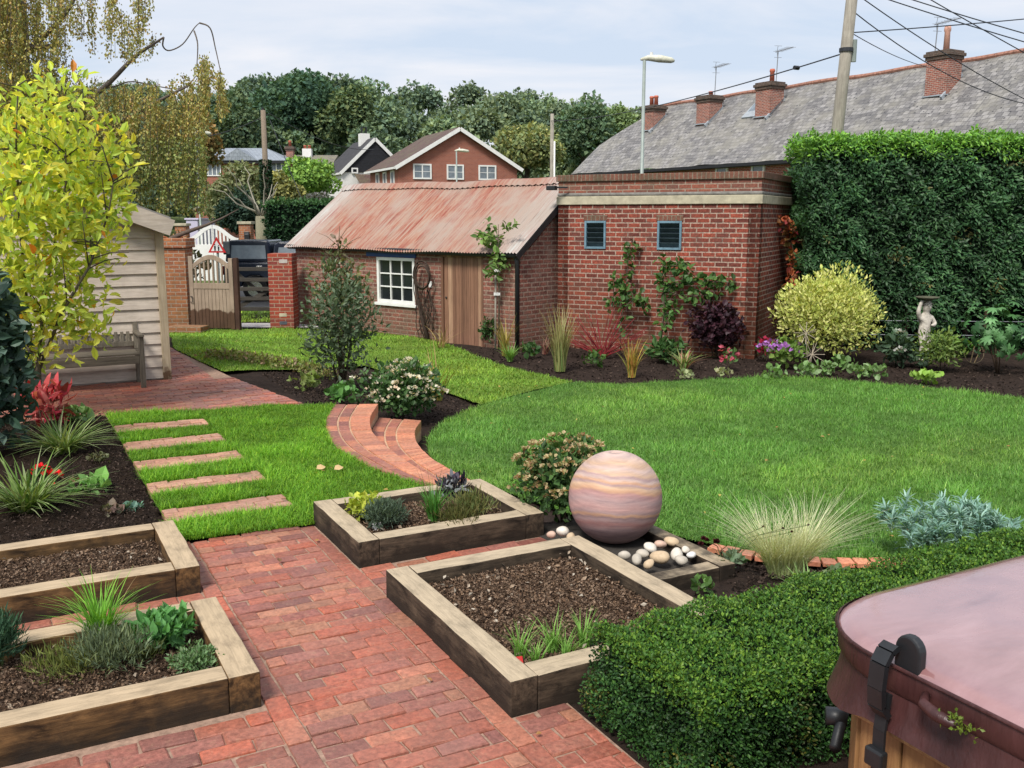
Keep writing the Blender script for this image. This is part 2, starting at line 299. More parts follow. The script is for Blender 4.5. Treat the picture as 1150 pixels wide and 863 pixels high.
def foliage(name, parent, blobs, n, size, width, cols, shape='dia', up=.3, rnd=.7, shell=.55, mat=None, mb=None, sv=.25, w=None, dark=.0):
    P, O = blobpts(n, *blobs, shell); D = O*.6+runit(n)*rnd+np.array([0, 0, up]); Nr = O+runit(n)*.5+np.array([0, 0, .6]); m = mb or MB()
    C = colmix(cols, n, w)
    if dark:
        z = P[:, 2]; t = (z-z.min())/max(np.ptp(z), 1e-6); C = C*(1-dark+dark*t[:, None])  # lower leaves darkened by height, shading painted into the leaf colour
    leaves(m, P, D, Nr, size*rng.normal(1, sv, n).clip(.4, 1.7), width, C, shape)
    return m if mb else m.build(name, mat or LEAF, parent)
def blades(mb, R, h, w, lean, curl, C, seg=4, tip=None):
    n = len(R); h = np.broadcast_to(np.asarray(h, float), (n,)); a = rng.random(n)*2*np.pi; L = np.c_[np.cos(a), np.sin(a), np.zeros(n)]; S = np.cross(L, [0, 0, 1.]); lean = np.broadcast_to(np.asarray(lean, float), (n,)); curl = np.broadcast_to(np.asarray(curl, float), (n,))
    t = np.linspace(0, 1, seg+1); V = []
    for k, tt in enumerate(t):
        c = R+h[:, None]*(L*(lean*tt+curl*tt**2)[:, None]+np.array([0, 0, 1.])*(tt-.55*curl*tt**2.2)[:, None]); ww = w*(1-.95*tt**1.5)/2
        V += [c-S*ww, c+S*ww]
    V = np.stack(V, 1); k = 2*(seg+1); f = np.array([(2*i, 2*i+1, 2*i+3, 2*i+2) for i in range(seg)])
    CC = np.repeat(C[:, None], k, 1)
    if tip is not None: CC = CC*(1-np.repeat(t, 2)[None, :, None])+np.asarray(tip)*np.repeat(t, 2)[None, :, None]
    mb.add(V.reshape(-1, 3), (np.arange(n)[:, None, None]*k+f[None]).reshape(-1, 4), CC.reshape(-1, 3)); return mb
_vg = np.random.default_rng(5).random((64, 64))
def vnoise(P, sc):
    q = np.asarray(P)[:, :2]*sc; i = np.floor(q).astype(int); f = q-i; f = f*f*(3-2*f); g = lambda a, b: _vg[(i[:, 0]+a) % 64, (i[:, 1]+b) % 64]
    return (g(0, 0)*(1-f[:, 0])+g(1, 0)*f[:, 0])*(1-f[:, 1])+(g(0, 1)*(1-f[:, 0])+g(1, 1)*f[:, 0])*f[:, 1]
def disc(n, r): a = rng.random(n)*2*np.pi; q = r*np.sqrt(rng.random(n)); return np.c_[q*np.cos(a), q*np.sin(a), np.zeros(n)]
def stems(parent, n, h, spread, r=.012, col=(.09, .06, .04), name='stem', base=.04):
    m = MB()
    for i in range(n):
        a = random.random()*6.28; q = spread*random.uniform(.3, 1); b = Vector((math.cos(a)*base*random.random(), math.sin(a)*base*random.random(), -.03)); t = Vector((math.cos(a)*q, math.sin(a)*q, h*random.uniform(.7, 1)))
        mid = b.lerp(t, .5)+Vector((random.uniform(-1, 1), random.uniform(-1, 1), .3))*spread*.12; m.tube([b, mid, t], [r, r*.75, r*.3], 6, col)
    return m.build(name, BARK, parent, True)
def tuft(name, label, px, py, h_px, spread, n, w_px, cols, lean=.35, curl=.5, tip=None, lift=0., cat='plant', group=None, pos=None, base=.12):
    p = Vector(pos) if pos is not None else gp(px, py, lift); s = ppm(p); h = h_px/s; m = MB(); R = disc(n, base*h*spread+.01)
    blades(m, R, h*rng.uniform(.55, 1.1, n), w_px/s, lean*rng.uniform(.1, 1.2, n)*spread, curl*rng.uniform(.2, 1.3, n), colmix(cols, n), 5, tip)
    o = m.build(name, BLADE, None, False, loc=p); tag(o, label, cat, group); return o
def shrub(name, label, px, py, w_px, h_px, n, leaf_px, cols, width=.55, shape='dia', z0=.12, nst=5, mat=None, lift=0., cat='shrub', blos=None, k=9, up=.3, jit=.55, shell=.55, group=None, pos=None, stemcol=(.07, .05, .035), dep=None, dark=.25):
    p = Vector(pos) if pos is not None else gp(px, py, lift); s = ppm(p); w, h = w_px/s, h_px/s; t = thing(name, label, cat, p, 0, group)
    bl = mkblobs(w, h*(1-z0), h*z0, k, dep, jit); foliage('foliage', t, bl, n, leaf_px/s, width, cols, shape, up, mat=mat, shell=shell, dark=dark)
    if nst: stems(t, nst, h*.7, w*.3, max(.004, .012*h), stemcol)
    if blos:
        nb, bs, bc, per = blos; P, O = blobpts(nb*3, *bl, .12); keep = O[:, 2] > -.35; P, O = P[keep][:nb], O[keep][:nb]; m = MB(); bs /= s
        for q, o in zip(P, O):
            dd = runit(per); dd[:, 2] = np.abs(dd[:, 2])*.5; pp = q+o*bs*.3+dd*bs*.55; leaves(m, pp, dd+o*.4, np.tile(o, (per, 1))+runit(per)*.35, bs*.55, .9, colmix(bc, per), 'dia')
        m.build('blossom', PETAL, t)
    return t
def tree_branch(m, a, b, r0, r1, col, wob=.06, n=6):
    a, b = Vector(a), Vector(b); L = (b-a).length; pts = [a.lerp(b, i/n)+(Vector((random.uniform(-1, 1), random.uniform(-1, 1), random.uniform(-1, 1)))*L*wob if 0 < i < n else Vector()) for i in range(n+1)]
    m.tube(pts, [r0+(r1-r0)*i/n for i in range(n+1)], 8, col); return pts
# ------------------------------------------------------------------ world and light
w = bpy.data.worlds.new('World'); SC.world = w; w.use_nodes = True; nt = w.node_tree; nt.nodes.clear()
def wn(t, **k):
    nd = nt.nodes.new('ShaderNode'+t)
    for a, v in k.items(): setattr(nd, a, v)
    return nd
SUN_EL, SUN_AZ = math.radians(52), math.radians(205)     # azimuth clockwise from the view direction
sky = wn('TexSky', sky_type='NISHITA', sun_disc=False, sun_elevation=SUN_EL, sun_rotation=SUN_AZ+YAW, air_density=1., dust_density=2.5, ozone_density=1.)
sc1 = wn('Mix', data_type='RGBA', blend_type='MULTIPLY'); sc1.inputs[0].default_value = 1; sc1.inputs[7].default_value = (.09, .09, .09, 1); nt.links.new(sky.outputs[0], sc1.inputs[6])
tc = wn('TexCoord'); mp = wn('Mapping'); mp.inputs['Scale'].default_value = (1.3, 1.3, 6.5); mp.inputs['Location'].default_value = (.4, 1.9, .2); nt.links.new(tc.outputs['Generated'], mp.inputs[0])
nz = wn('TexNoise'); nz.inputs['Scale'].default_value = 2.1; nz.inputs['Detail'].default_value = 7; nz.inputs['Roughness'].default_value = .55; nz.inputs['Distortion'].default_value = .4; nt.links.new(mp.outputs[0], nz.inputs['Vector'])
rp = wn('ValToRGB'); e = rp.color_ramp.elements; e[0].position = .40; e[0].color = (.68, .78, .93, 1); e[1].position = .70; e[1].color = (1.05, 1.01, 1.02, 1); x = e.new(.54); x.color = (.84, .88, .97, 1); nt.links.new(nz.outputs['Fac'], rp.inputs[0])
mx = wn('Mix', data_type='RGBA'); mx.inputs[0].default_value = .82; nt.links.new(sc1.outputs[2], mx.inputs[6]); nt.links.new(rp.outputs[0], mx.inputs[7])
bg = wn('Background'); bg.inputs["Strength"].default_value = 1.08; nt.links.new(mx.outputs[2], bg.inputs[0]); out = wn('OutputWorld'); nt.links.new(bg.outputs[0], out.inputs[0])
sl = bpy.data.lights.new('Sun', 'SUN'); sl.energy = 4.5; sl.angle = math.radians(15); sl.color = (1, .95, .87); so = bpy.data.objects.new('Sun', sl); COL.objects.link(so)
sdv = (math.sin(SUN_AZ)*math.cos(SUN_EL), math.cos(SUN_AZ)*math.cos(SUN_EL)); sX, sY = N2(*sdv); so.rotation_euler = Vector((sX, sY, math.sin(SUN_EL))).to_track_quat('Z', 'Y').to_euler(); so.location = (0, 0, 30)
cam = bpy.data.cameras.new('Camera'); cam.lens = F/1150*36; cam.sensor_width = 36; cam.clip_end = 3000; cam.clip_start = .05; co = bpy.data.objects.new('Camera', cam); COL.objects.link(co)
co.location = (0, 0, CH); co.rotation_euler = (math.pi/2-PIT, 0, -YAW); SC.camera = co
SC.view_settings.view_transform = 'Standard'; SC.view_settings.look = 'None'; SC.view_settings.exposure = 0
SC.cycles.max_bounces = 6; SC.cycles.diffuse_bounces = 3; SC.cycles.glossy_bounces = 3; SC.cycles.transmission_bounces = 4; SC.cycles.use_denoising = True
# ------------------------------------------------------------------ ground
def axis(lo, hi, step, far, k=26): g = np.geomspace(step, far, k); return np.r_[lo-np.cumsum(g)[::-1], np.arange(lo, hi, step), hi+np.cumsum(g)]
gx = axis(-6, 15, .14, 260); gy = axis(-2, 24, .14, 260); XX, YY = np.meshgrid(gx, gy); PP = np.c_[XX.ravel(), YY.ravel()]; Z = HH(PP)
near = (np.hypot(*PP.T) < 25); Z = Z+near*(.012*np.sin(PP[:, 0]*7.3+np.sin(PP[:, 1]*3))*np.sin(PP[:, 1]*6.1)+rng.normal(0, .006, len(Z)))-.02
nx, ny = len(gx), len(gy); idx = np.arange(nx*ny).reshape(ny, nx); gf = np.stack([idx[:-1, :-1], idx[:-1, 1:], idx[1:, 1:], idx[1:, :-1]], -1).reshape(-1, 4)
kind(MB().add(np.c_[PP, Z], gf).build('ground', groundmat(), None, True), 'structure')
def sheet(name, poly, off, mat, step=.12, k='structure'):
    poly = np.asarray([p[:2] for p in poly], float); ed = []
    for a, b in zip(poly, np.roll(poly, -1, 0)):
        n = max(1, int(np.hypot(*(b-a))/step)); ed += [a+(b-a)*i/n for i in range(n)]
    ed = np.array(ed); lo, hi = poly.min(0), poly.max(0); g = np.stack(np.meshgrid(np.arange(lo[0], hi[0], step), np.arange(lo[1], hi[1], step)), -1).reshape(-1, 2); g = g+rng.uniform(-.2, .2, g.shape)*step
    g = g[sdf(g, poly) < -step*.5]; n = len(ed); pts = [Vector(p) for p in np.vstack([ed, g])]
    v, _, f, *_ = geometry.delaunay_2d_cdt(pts, [], [list(range(n))], 1, 1e-5); v = np.array([tuple(p) for p in v]); m = MB(); m.add(np.c_[v, HH(v)+off], np.array([t for t in f if len(t) == 3])); return kind(m.build(name, mat, None, True), k)
# lawns
def gz(l, z): return [G(px, py, z)[:2] for px, py in l]
LEFTLAWN = [(.86, 6.2), (1.74, 6.12), (1.74, 6.2), (3.0, 6.2)]+[G(*p)[:2] for p in S1IN[:-1][::-1]]+[G(*p)[:2] for p in [(345, 456.5), (300, 457), (232, 463)]]+[(.86, 10.74)]
ROUND = gz([(560, 552), (500, 540), (483, 512), (480, 499), (487, 487), (505, 472), (540, 457.5), (600, 441), (645, 431), (700, 433), (775, 429), (850, 425), (905, 426), (950, 430), (1040, 437), (1150, 449), (1330, 470)], -.3)+gz([(1500, 560), (1300, 612), (1150, 624), (1000, 633), (930, 632), (850, 624), (790, 612), (740, 600), (640, 580)], -.3)
REAR = gz([(541, 456), (600, 439.5), (644, 430.5), (600, 421), (560, 411), (535, 402), (515, 392), (490, 385), (468, 380)], -.3)+gz([(400, 372), (330, 371), (325, 366), (300, 371), (190, 371)], -.3)+[gp(195.5, 392.6)[:2], gp(228, 408.5)[:2], gp(252, 419)[:2], gp(290, 417)[:2], gp(335, 417)[:2], gp(372, 414)[:2], gp(410, 412)[:2], gp(480, 435)[:2]]
T0 = turf('turf_left', (.07, .14, .012), (.13, .23, .02)); T1 = turf('turf_round', (.05, .11, .02), (.1, .19, .04)); T2 = turf('turf_rear', (.1, .16, .025), (.17, .24, .04))
sheet('left_lawn', LEFTLAWN, .02, T0); sheet('round_lawn', ROUND, .02, T1, .16); sheet('rear_lawn', REAR, .02, T2, .16)
TREADS = [(9.69, 10.0), (8.87, 9.2), (8.09, 8.42), (7.36, 7.66), (6.58, 6.9)]
def grassmesh(name, poly, c, dens, hgt, wid, cols, avoid=None, tall=None, stripe=None, cat='stuff'):
    poly = np.asarray(poly, float); lo, hi = poly.min(0), poly.max(0); A = np.prod(hi-lo); n0 = int(A*dens); P = lo+rng.random((n0, 2))*(hi-lo); d = np.hypot(*P.T)
    keep = rng.random(n0) < np.clip((c/d)**1.6, 0, 1); P = P[keep]; P = P[sdf(P, poly) < .015]
    if avoid is not None: P = P[~avoid(P)]
    n = len(P); d = np.hypot(*P.T); z = HH(P)+.015; m = MB(); C = colmix(cols, n)
    nzv = (vnoise(P, 1.1)*1.1+vnoise(P+9, 3.3)*1.1+vnoise(P+3, 9)*.8-1.5)
    C = C*(1+.42*nzv[:, None])*np.where(rng.random((n, 1)) < .07, np.array([[1.7, 1.35, 1.3]]), 1.)
    C = C*(1+np.clip(vnoise(P+21, .7)-.55, 0, 1)[:, None]*np.array([[1.1, .5, .4]]))
    if stripe is not None: C = C*stripe(P)[:, None]
    h = hgt*rng.uniform(.55, 1.25, n)*(1+.45*nzv)
    if tall is not None: h = h*tall(P)
    blades(m, np.c_[P, z], h, wid, .7*rng.random(n), .9*rng.random(n), C, 2); 
    ww = np.clip(d/c, 1, 3)
    return kind(m.build(name, BLADE), cat)
intread = lambda P: np.any([(P[:, 1] > a-.03) & (P[:, 1] < b+.01) & (P[:, 0] > .85) & (P[:, 0] < 1.725) for a, b in TREADS], axis=0)
GL = [(.115, .29, .018), (.16, .35, .025), (.08, .22, .014), (.22, .39, .035)]; GR = [(.1, .255, .035), (.14, .32, .05), (.075, .2, .03), (.2, .36, .1)]; GB = [(.16, .3, .035), (.21, .35, .05), (.12, .25, .03)]
grassmesh('left_lawn_grass', LEFTLAWN, 8., 12000, .05, .006, GL, intread, lambda P: np.where((P[:, 0] < 1.8), 1.25, 1.))
grassmesh('round_lawn_grass', ROUND, 7.0, 6800, .06, .0065, GR)
grassmesh('rear_lawn_grass', REAR, 12., 1700, .05, .014, GB, None, None, lambda P: np.where(np.sin((P[:, 0]*.35+P[:, 1]*.94)*2*math.pi/1.1) > 0, 1.12, .86))
# ------------------------------------------------------------------ brick paving
PAL = np.array([(.3, .105, .08), (.33, .12, .09), (.27, .1, .082), (.36, .145, .105), (.24, .095, .085), (.31, .125, .1), (.37, .11, .075), (.27, .115, .105), (.33, .155, .11), (.21, .09, .085), (.29, .105, .082), (.31, .11, .085)])
def clip(poly, hp):
    for a, b, c in hp:                                   # keep a*x+b*y<=c
        o = []
        for i in range(len(poly)):
            p, q = poly[i], poly[(i+1) % len(poly)]; dp, dq = a*p[0]+b*p[1]-c, a*q[0]+b*q[1]-c
            if dp <= 0: o.append(p)
            if (dp < 0 < dq) or (dq < 0 < dp): t = dp/(dp-dq); o.append((p[0]+(q[0]-p[0])*t, p[1]+(q[1]-p[1])*t))
        poly = o
        if len(poly) < 3: return []
    return poly
def halfplanes(poly):                                    # ccw convex
    hp = []
    for (x0, y0), (x1, y1) in zip(poly, poly[1:]+poly[:1]):
        a, b = (y1-y0), -(x1-x0); hp.append((a, b, a*x0+b*y0))
    return hp
def onebrick(m, poly, z, pal=PAL, dz=.003, bev=.006, zf=None):
    P = np.array(poly); c = P.mean(0)
    if len(P) < 3 or np.min(np.ptp(P, axis=0)) < .03: return
    d = P-c; ln = np.maximum(np.hypot(*d.T), 1e-6)[:, None]; P = P+rng.normal(0, .0028, P.shape); T = P-d/ln*bev*(1.1+.7*rng.random((len(P), 1))); n = len(P); zz = z+rng.normal(0, dz); tl = rng.normal(0, .0035, 2)
    top = zz+(T-c)@tl*6; base = zf(P) if zf is not None else 0; bt = zf(T) if zf is not None else 0
    V = np.vstack([np.c_[P, np.full(n, z-.035)+base], np.c_[P, np.full(n, zz-bev*.8)+base], np.c_[T, top+bt]])
    i = np.arange(n); j = (i+1) % n; col = pal[rng.integers(len(pal))]*rng.normal(1, .11)
    m.add(V, [np.stack([i, j, n+j, n+i], 1), np.stack([n+i, n+j, 2*n+j, 2*n+i], 1), 2*n+i], np.clip(col, .02, .6))
def field(m, x0, x1, y0, y1, z, hp=(), L=.208, W=.096, gap=.0085, along='X', pal=PAL, off0=0., zf=None):
    r = 0; v = y0 if along == 'X' else x0; vend = y1 if along == 'X' else x1; u0, u1 = (x0, x1) if along == 'X' else (y0, y1)
    while v < vend-.02:
        vv = min(v+W, vend); u = u0-(L/2 if (r % 2) else 0)-off0-rng.random()*.02
        while u < u1-.01:
            a, b = max(u, u0)+gap/2, min(u+L, u1)-gap/2; u += L+rng.normal(0, .002)
            if b-a < .03: continue
            q = [(a, v+gap/2), (b, v+gap/2), (b, vv-gap/2), (a, vv-gap/2)]
            if along == 'Y': q = [(y, x) for x, y in q][::-1]
            q = clip(q, hp)
            if q: onebrick(m, q, z, pal, zf=zf)
        v += W; r += 1
m = MB()
field(m, .845, .945, 1.2, 6.19, .012, along='Y'); field(m, 1.635, 1.735, 1.2, 6.13, .012, along='Y'); field(m, .945, 1.635, 1.2, 6.16, .012)
field(m, -3.2, .845, 1.2, 3.83, .012); field(m, -3.0, .845, 4.78, 5.26, .012); field(m, 1.735, 1.99, 1.2, 3.27, .012); field(m, 1.735, 2.97, 4.72, 5.23, .012)
kind(m.build('brick_patio', BRICKP), 'structure')
kind(MB().box(-3.2, 2.0, 1.2, 6.15, -.06, .003).box(2.0, 2.97, 3.3, 6.1, -.06, .003).build('patio_joints', MORTSAND), 'structure')
pL = [G(*p)[:2] for p in [(102, 468), (232, 462.6), (300, 456), (345, 456)]]; TER = [(-4, 10.79), (.8, 10.79), pL[1], pL[2], pL[3], G(262, 425)[:2], G(195, 393)[:2], (2.33, 17.4), (1.0, 17.4), (-4, 17.4)]
m = MB(); k1 = G(262, 425)[:2]; hpt = halfplanes([(-4, 10.79), pL[1], pL[3], k1, (-4, k1[1])]); hpu = halfplanes([(-4, k1[1]), k1, (2.33, 15.9), (2.33, 17.4), (-4, 17.4)])
hpt = [h for h in hpt]; zt = lambda P: HH(P)
field(m, -3.5, 3.0, 10.3, k1[1], .012, hpt, zf=zt); field(m, -3.5, 3.0, k1[1], 12.84, .012, hpu, zf=zt); field(m, 1.84, 3.0, 12.84, 17.2, .012, hpu, zf=zt)
kind(m.build('brick_terrace', BRICKP), 'structure'); sheet('terrace_joints', [(-3.5, 10.8), pL[1], pL[2], pL[3], G(262, 425)[:2], (2.32, 15.9), (2.32, 17.2), (-3.5, 17.2)], .003, MORTSAND, .3)
PALT = np.array([(.4, .22, .17), (.44, .26, .2), (.35, .19, .15), (.42, .25, .2)])
for a, b in TREADS:
    m = MB(); field(m, .86, 1.72, a, b, .036, pal=PALT, off0=rng.random()*.1); m.box(.866, 1.714, a+.006, b-.006, -.05, .026, (.25, .17, .13))
    kind(m.build('stepping_path', BRICKP), 'structure')
# curved steps
def curve_resample(pts, n):
    pts = np.array(pts, float); d = np.r_[0, np.cumsum(np.hypot(*np.diff(pts, axis=0).T))]; t = np.linspace(0, d[-1], 60); c = np.c_[np.interp(t, d, pts[:, 0]), np.interp(t, d, pts[:, 1])]
    for _ in range(14): c[1:-1] = .25*c[:-2]+.5*c[1:-1]+.25*c[2:]
    d = np.r_[0, np.cumsum(np.hypot(*np.diff(c, axis=0).T))]; t = np.linspace(0, d[-1], n); return np.c_[np.interp(t, d, c[:, 0]), np.interp(t, d, c[:, 1])]
PALS = np.array([(.52, .22, .14), (.48, .2, .125), (.55, .25, .16), (.46, .18, .115)]); PALS2 = np.array([(.3, .11, .09), (.36, .14, .1), (.24, .09, .08), (.42, .16, .1)])
def step_course(m, cin, cout, f0, f1, z0, z1, n, pal, gap=.005):
    for i in range(n):
        a, b = i/n, (i+1)/n; g = gap
        def P(t, f): k = t*(len(cin)-1); j = min(int(k), len(cin)-2); fr = k-j; p = cin[j]*(1-fr)+cin[j+1]*fr; q = cout[j]*(1-fr)+cout[j+1]*fr; return p*(1-f)+q*f
        ga = .5*gap/ max(.05, .2*n*.0+.2); q = [P(a+ga*.06, f0+.01), P(a+ga*.06, f1-.01), P(b-ga*.06, f1-.01), P(b-ga*.06, f0+.01)]; q = np.array(q); n4 = 4; zz = z1+rng.normal(0, .0015)
        cen = q.mean(0); T = cen+(q-cen)*.97; col = pal[rng.integers(len(pal))]*rng.normal(1, .09); ii = np.arange(4); jj = (ii+1) % 4
        V = np.vstack([np.c_[q, np.full(4, z0)], np.c_[q, np.full(4, zz-.004)], np.c_[T, np.full(4, zz)]]); m.add(V, [np.stack([jj, ii, 4+ii, 4+jj], 1), np.stack([4+jj, 4+ii, 8+ii, 8+jj], 1), (8+ii)[::-1]], np.clip(col, .02, .7))
st = thing('curved_steps', 'two curved orange brick garden steps leading down to the round lawn', 'steps', (0, 0, 0))
ci = curve_resample([G(*p)[:2] for p in S1IN], 60); c1 = curve_resample([G(*p)[:2] for p in S1OUT], 60); c2 = curve_resample([G(*p, -.15)[:2] for p in S2OUT], 60)
m = MB(); step_course(m, ci, c1, 0, .27, -.12, .03, 17, PALS2); step_course(m, ci, c1, .29, .53, -.12, .03, 17, PALS2); step_course(m, ci, c1, .55, 1.0, -.06, .032, 40, PALS); step_course(m, ci, c1, .56, .99, -.13, -.068, 16, PALS)
def core(m, a, b, z0, z1):
    k = len(a); V = np.vstack([np.c_[a, np.full(k, z1)], np.c_[b, np.full(k, z1)], np.c_[a, np.full(k, z0)], np.c_[b, np.full(k, z0)]]); i = np.arange(k-1)
    m.add(V, [np.stack([i, k+i, k+i+1, i+1], 1), np.stack([k+i, 3*k+i, 3*k+i+1, k+i+1], 1), np.stack([2*k+i, i, i+1, 2*k+i+1], 1), np.array([[0, 2*k, 3*k, k]]), np.array([[k-1, 2*k-1, 4*k-1, 3*k-1]])], (.5, .34, .24))
ins = lambda a, b, f: a+(b-a)*f
core(m, ins(ci, c1, .01), ins(ci, c1, .985), -.4, .022); m.build('upper_step', BRICKP, st)
m = MB(); e0 = ins(ci, c1, .9); step_course(m, c1, c2, 0., .3, -.27, -.12, 16, PALS2); step_course(m, c1, c2, .32, .56, -.27, -.12, 16, PALS2); step_course(m, c1, c2, .58, 1., -.21, -.118, 38, PALS); step_course(m, c1, c2, .6, .99, -.3, -.218, 16, PALS); core(m, ins(c1, c2, .005), ins(c1, c2, .985), -.5, -.128); m.build('lower_step', BRICKP, st)
# lawn brick edging
m = MB(); ek = curve_resample(gz([(1150, 624), (1090, 630), (1000, 633), (930, 632), (850, 626), (800, 616)], -.3), 22)
for a, b in zip(ek[:-1], ek[1:]):
    t = (b-a)/np.hypot(*(b-a)); nn = np.array([-t[1], t[0]]); a2, b2 = a+t*.005, b-t*.005; z = max(H1(*a), -.3)
    onebrick(m, [tuple(a2), tuple(b2), tuple(b2+nn*.11), tuple(a2+nn*.11)], z+.04, PALS)
tag(m.build('lawn_edging', BRICKP), 'curved row of red bricks edging the near side of the round lawn', 'edging')
# ------------------------------------------------------------------ mulch chips
def chips(m, poly, n, z, smin, smax, cols, zf=None):
    poly = np.asarray(poly, float); lo, hi = poly.min(0), poly.max(0); P = lo+rng.random((n, 2))*(hi-lo); P = P[sdf(P, poly) < -.02]; n = len(P)
    zz = (zf(P) if zf else np.full(n, z))+rng.uniform(0, .014, n); D = runit(n); D[:, 2] *= .5; Nr = runit(n)+np.array([0, 0, .8]); leaves(m, np.c_[P, zz], D, Nr, rng.uniform(smin, smax, n), .55, colmix(cols, n), 'dia')
CH_B = [(.10, .06, .038), (.17, .11, .07), (.05, .032, .022), (.24, .17, .12), (.035, .022, .016)]; CH_D = [(.02, .0145, .0115), (.038, .027, .021), (.011, .008, .007), (.085, .06, .048)]
def soilgrid(m, x0, x1, y0, y1, z, amp, step=.035, mound=.03):
    gx = np.linspace(x0, x1, int((x1-x0)/step)+2); gy = np.linspace(y0, y1, int((y1-y0)/step)+2); X, Y = np.meshgrid(gx, gy); u = (X-x0)/(x1-x0); v = (Y-y0)/(y1-y0)
    Zz = z+mound*(16*u*(1-u)*v*(1-v))**.5+amp*rng.normal(0, 1, X.shape)*.5+amp*np.sin(X*21+np.sin(Y*13)*2)*np.sin(Y*17); i = np.arange(X.size).reshape(X.shape)
    m.add(np.c_[X.ravel(), Y.ravel(), Zz.ravel()], np.stack([i[:-1, :-1], i[:-1, 1:], i[1:, 1:], i[1:, :-1]], -1).reshape(-1, 4), (.06, .038, .026))
# ------------------------------------------------------------------ raised beds
SW, SH = .13, .165
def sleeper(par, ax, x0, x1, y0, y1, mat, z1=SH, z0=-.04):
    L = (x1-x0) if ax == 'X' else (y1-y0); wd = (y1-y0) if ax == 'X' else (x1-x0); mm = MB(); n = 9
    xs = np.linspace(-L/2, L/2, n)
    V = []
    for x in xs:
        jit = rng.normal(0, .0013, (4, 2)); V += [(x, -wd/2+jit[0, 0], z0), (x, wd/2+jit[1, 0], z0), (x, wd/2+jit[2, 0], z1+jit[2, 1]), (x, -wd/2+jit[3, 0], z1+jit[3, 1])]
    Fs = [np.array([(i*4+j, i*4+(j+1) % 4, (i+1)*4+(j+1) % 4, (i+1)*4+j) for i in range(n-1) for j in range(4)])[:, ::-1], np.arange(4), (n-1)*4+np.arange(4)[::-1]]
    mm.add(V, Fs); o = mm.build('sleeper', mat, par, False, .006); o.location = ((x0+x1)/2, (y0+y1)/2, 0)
    if ax == 'Y': o.rotation_euler = (0, 0, math.pi/2)
    return o
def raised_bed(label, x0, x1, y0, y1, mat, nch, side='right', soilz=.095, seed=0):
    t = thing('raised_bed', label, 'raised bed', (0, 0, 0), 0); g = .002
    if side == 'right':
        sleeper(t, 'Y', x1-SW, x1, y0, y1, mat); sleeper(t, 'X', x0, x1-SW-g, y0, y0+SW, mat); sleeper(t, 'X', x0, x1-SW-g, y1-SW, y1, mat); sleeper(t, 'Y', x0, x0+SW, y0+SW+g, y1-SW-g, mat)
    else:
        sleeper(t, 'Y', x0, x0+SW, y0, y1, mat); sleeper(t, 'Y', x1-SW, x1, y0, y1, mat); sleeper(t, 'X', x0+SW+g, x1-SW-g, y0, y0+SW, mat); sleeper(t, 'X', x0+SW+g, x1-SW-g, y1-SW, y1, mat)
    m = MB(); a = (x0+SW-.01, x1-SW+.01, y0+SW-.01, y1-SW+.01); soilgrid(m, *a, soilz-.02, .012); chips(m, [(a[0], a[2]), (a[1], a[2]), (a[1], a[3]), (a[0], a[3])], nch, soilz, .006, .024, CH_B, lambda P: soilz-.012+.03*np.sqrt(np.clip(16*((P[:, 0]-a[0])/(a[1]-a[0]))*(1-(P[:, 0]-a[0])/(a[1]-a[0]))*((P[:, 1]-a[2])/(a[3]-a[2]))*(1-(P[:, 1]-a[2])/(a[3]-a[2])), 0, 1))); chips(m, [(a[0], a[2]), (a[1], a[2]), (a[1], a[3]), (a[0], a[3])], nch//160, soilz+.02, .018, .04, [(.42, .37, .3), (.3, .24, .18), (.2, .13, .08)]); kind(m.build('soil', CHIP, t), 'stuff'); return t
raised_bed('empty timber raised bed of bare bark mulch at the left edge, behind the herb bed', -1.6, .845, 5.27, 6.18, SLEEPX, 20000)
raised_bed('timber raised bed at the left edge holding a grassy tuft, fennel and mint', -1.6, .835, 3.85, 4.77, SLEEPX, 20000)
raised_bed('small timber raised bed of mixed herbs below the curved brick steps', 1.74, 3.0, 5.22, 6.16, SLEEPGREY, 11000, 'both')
raised_bed('large square timber raised bed beside the stone ball, mostly bare mulch', 1.725, 2.96, 3.27, 4.73, SLEEPGREY, 26000, 'both')
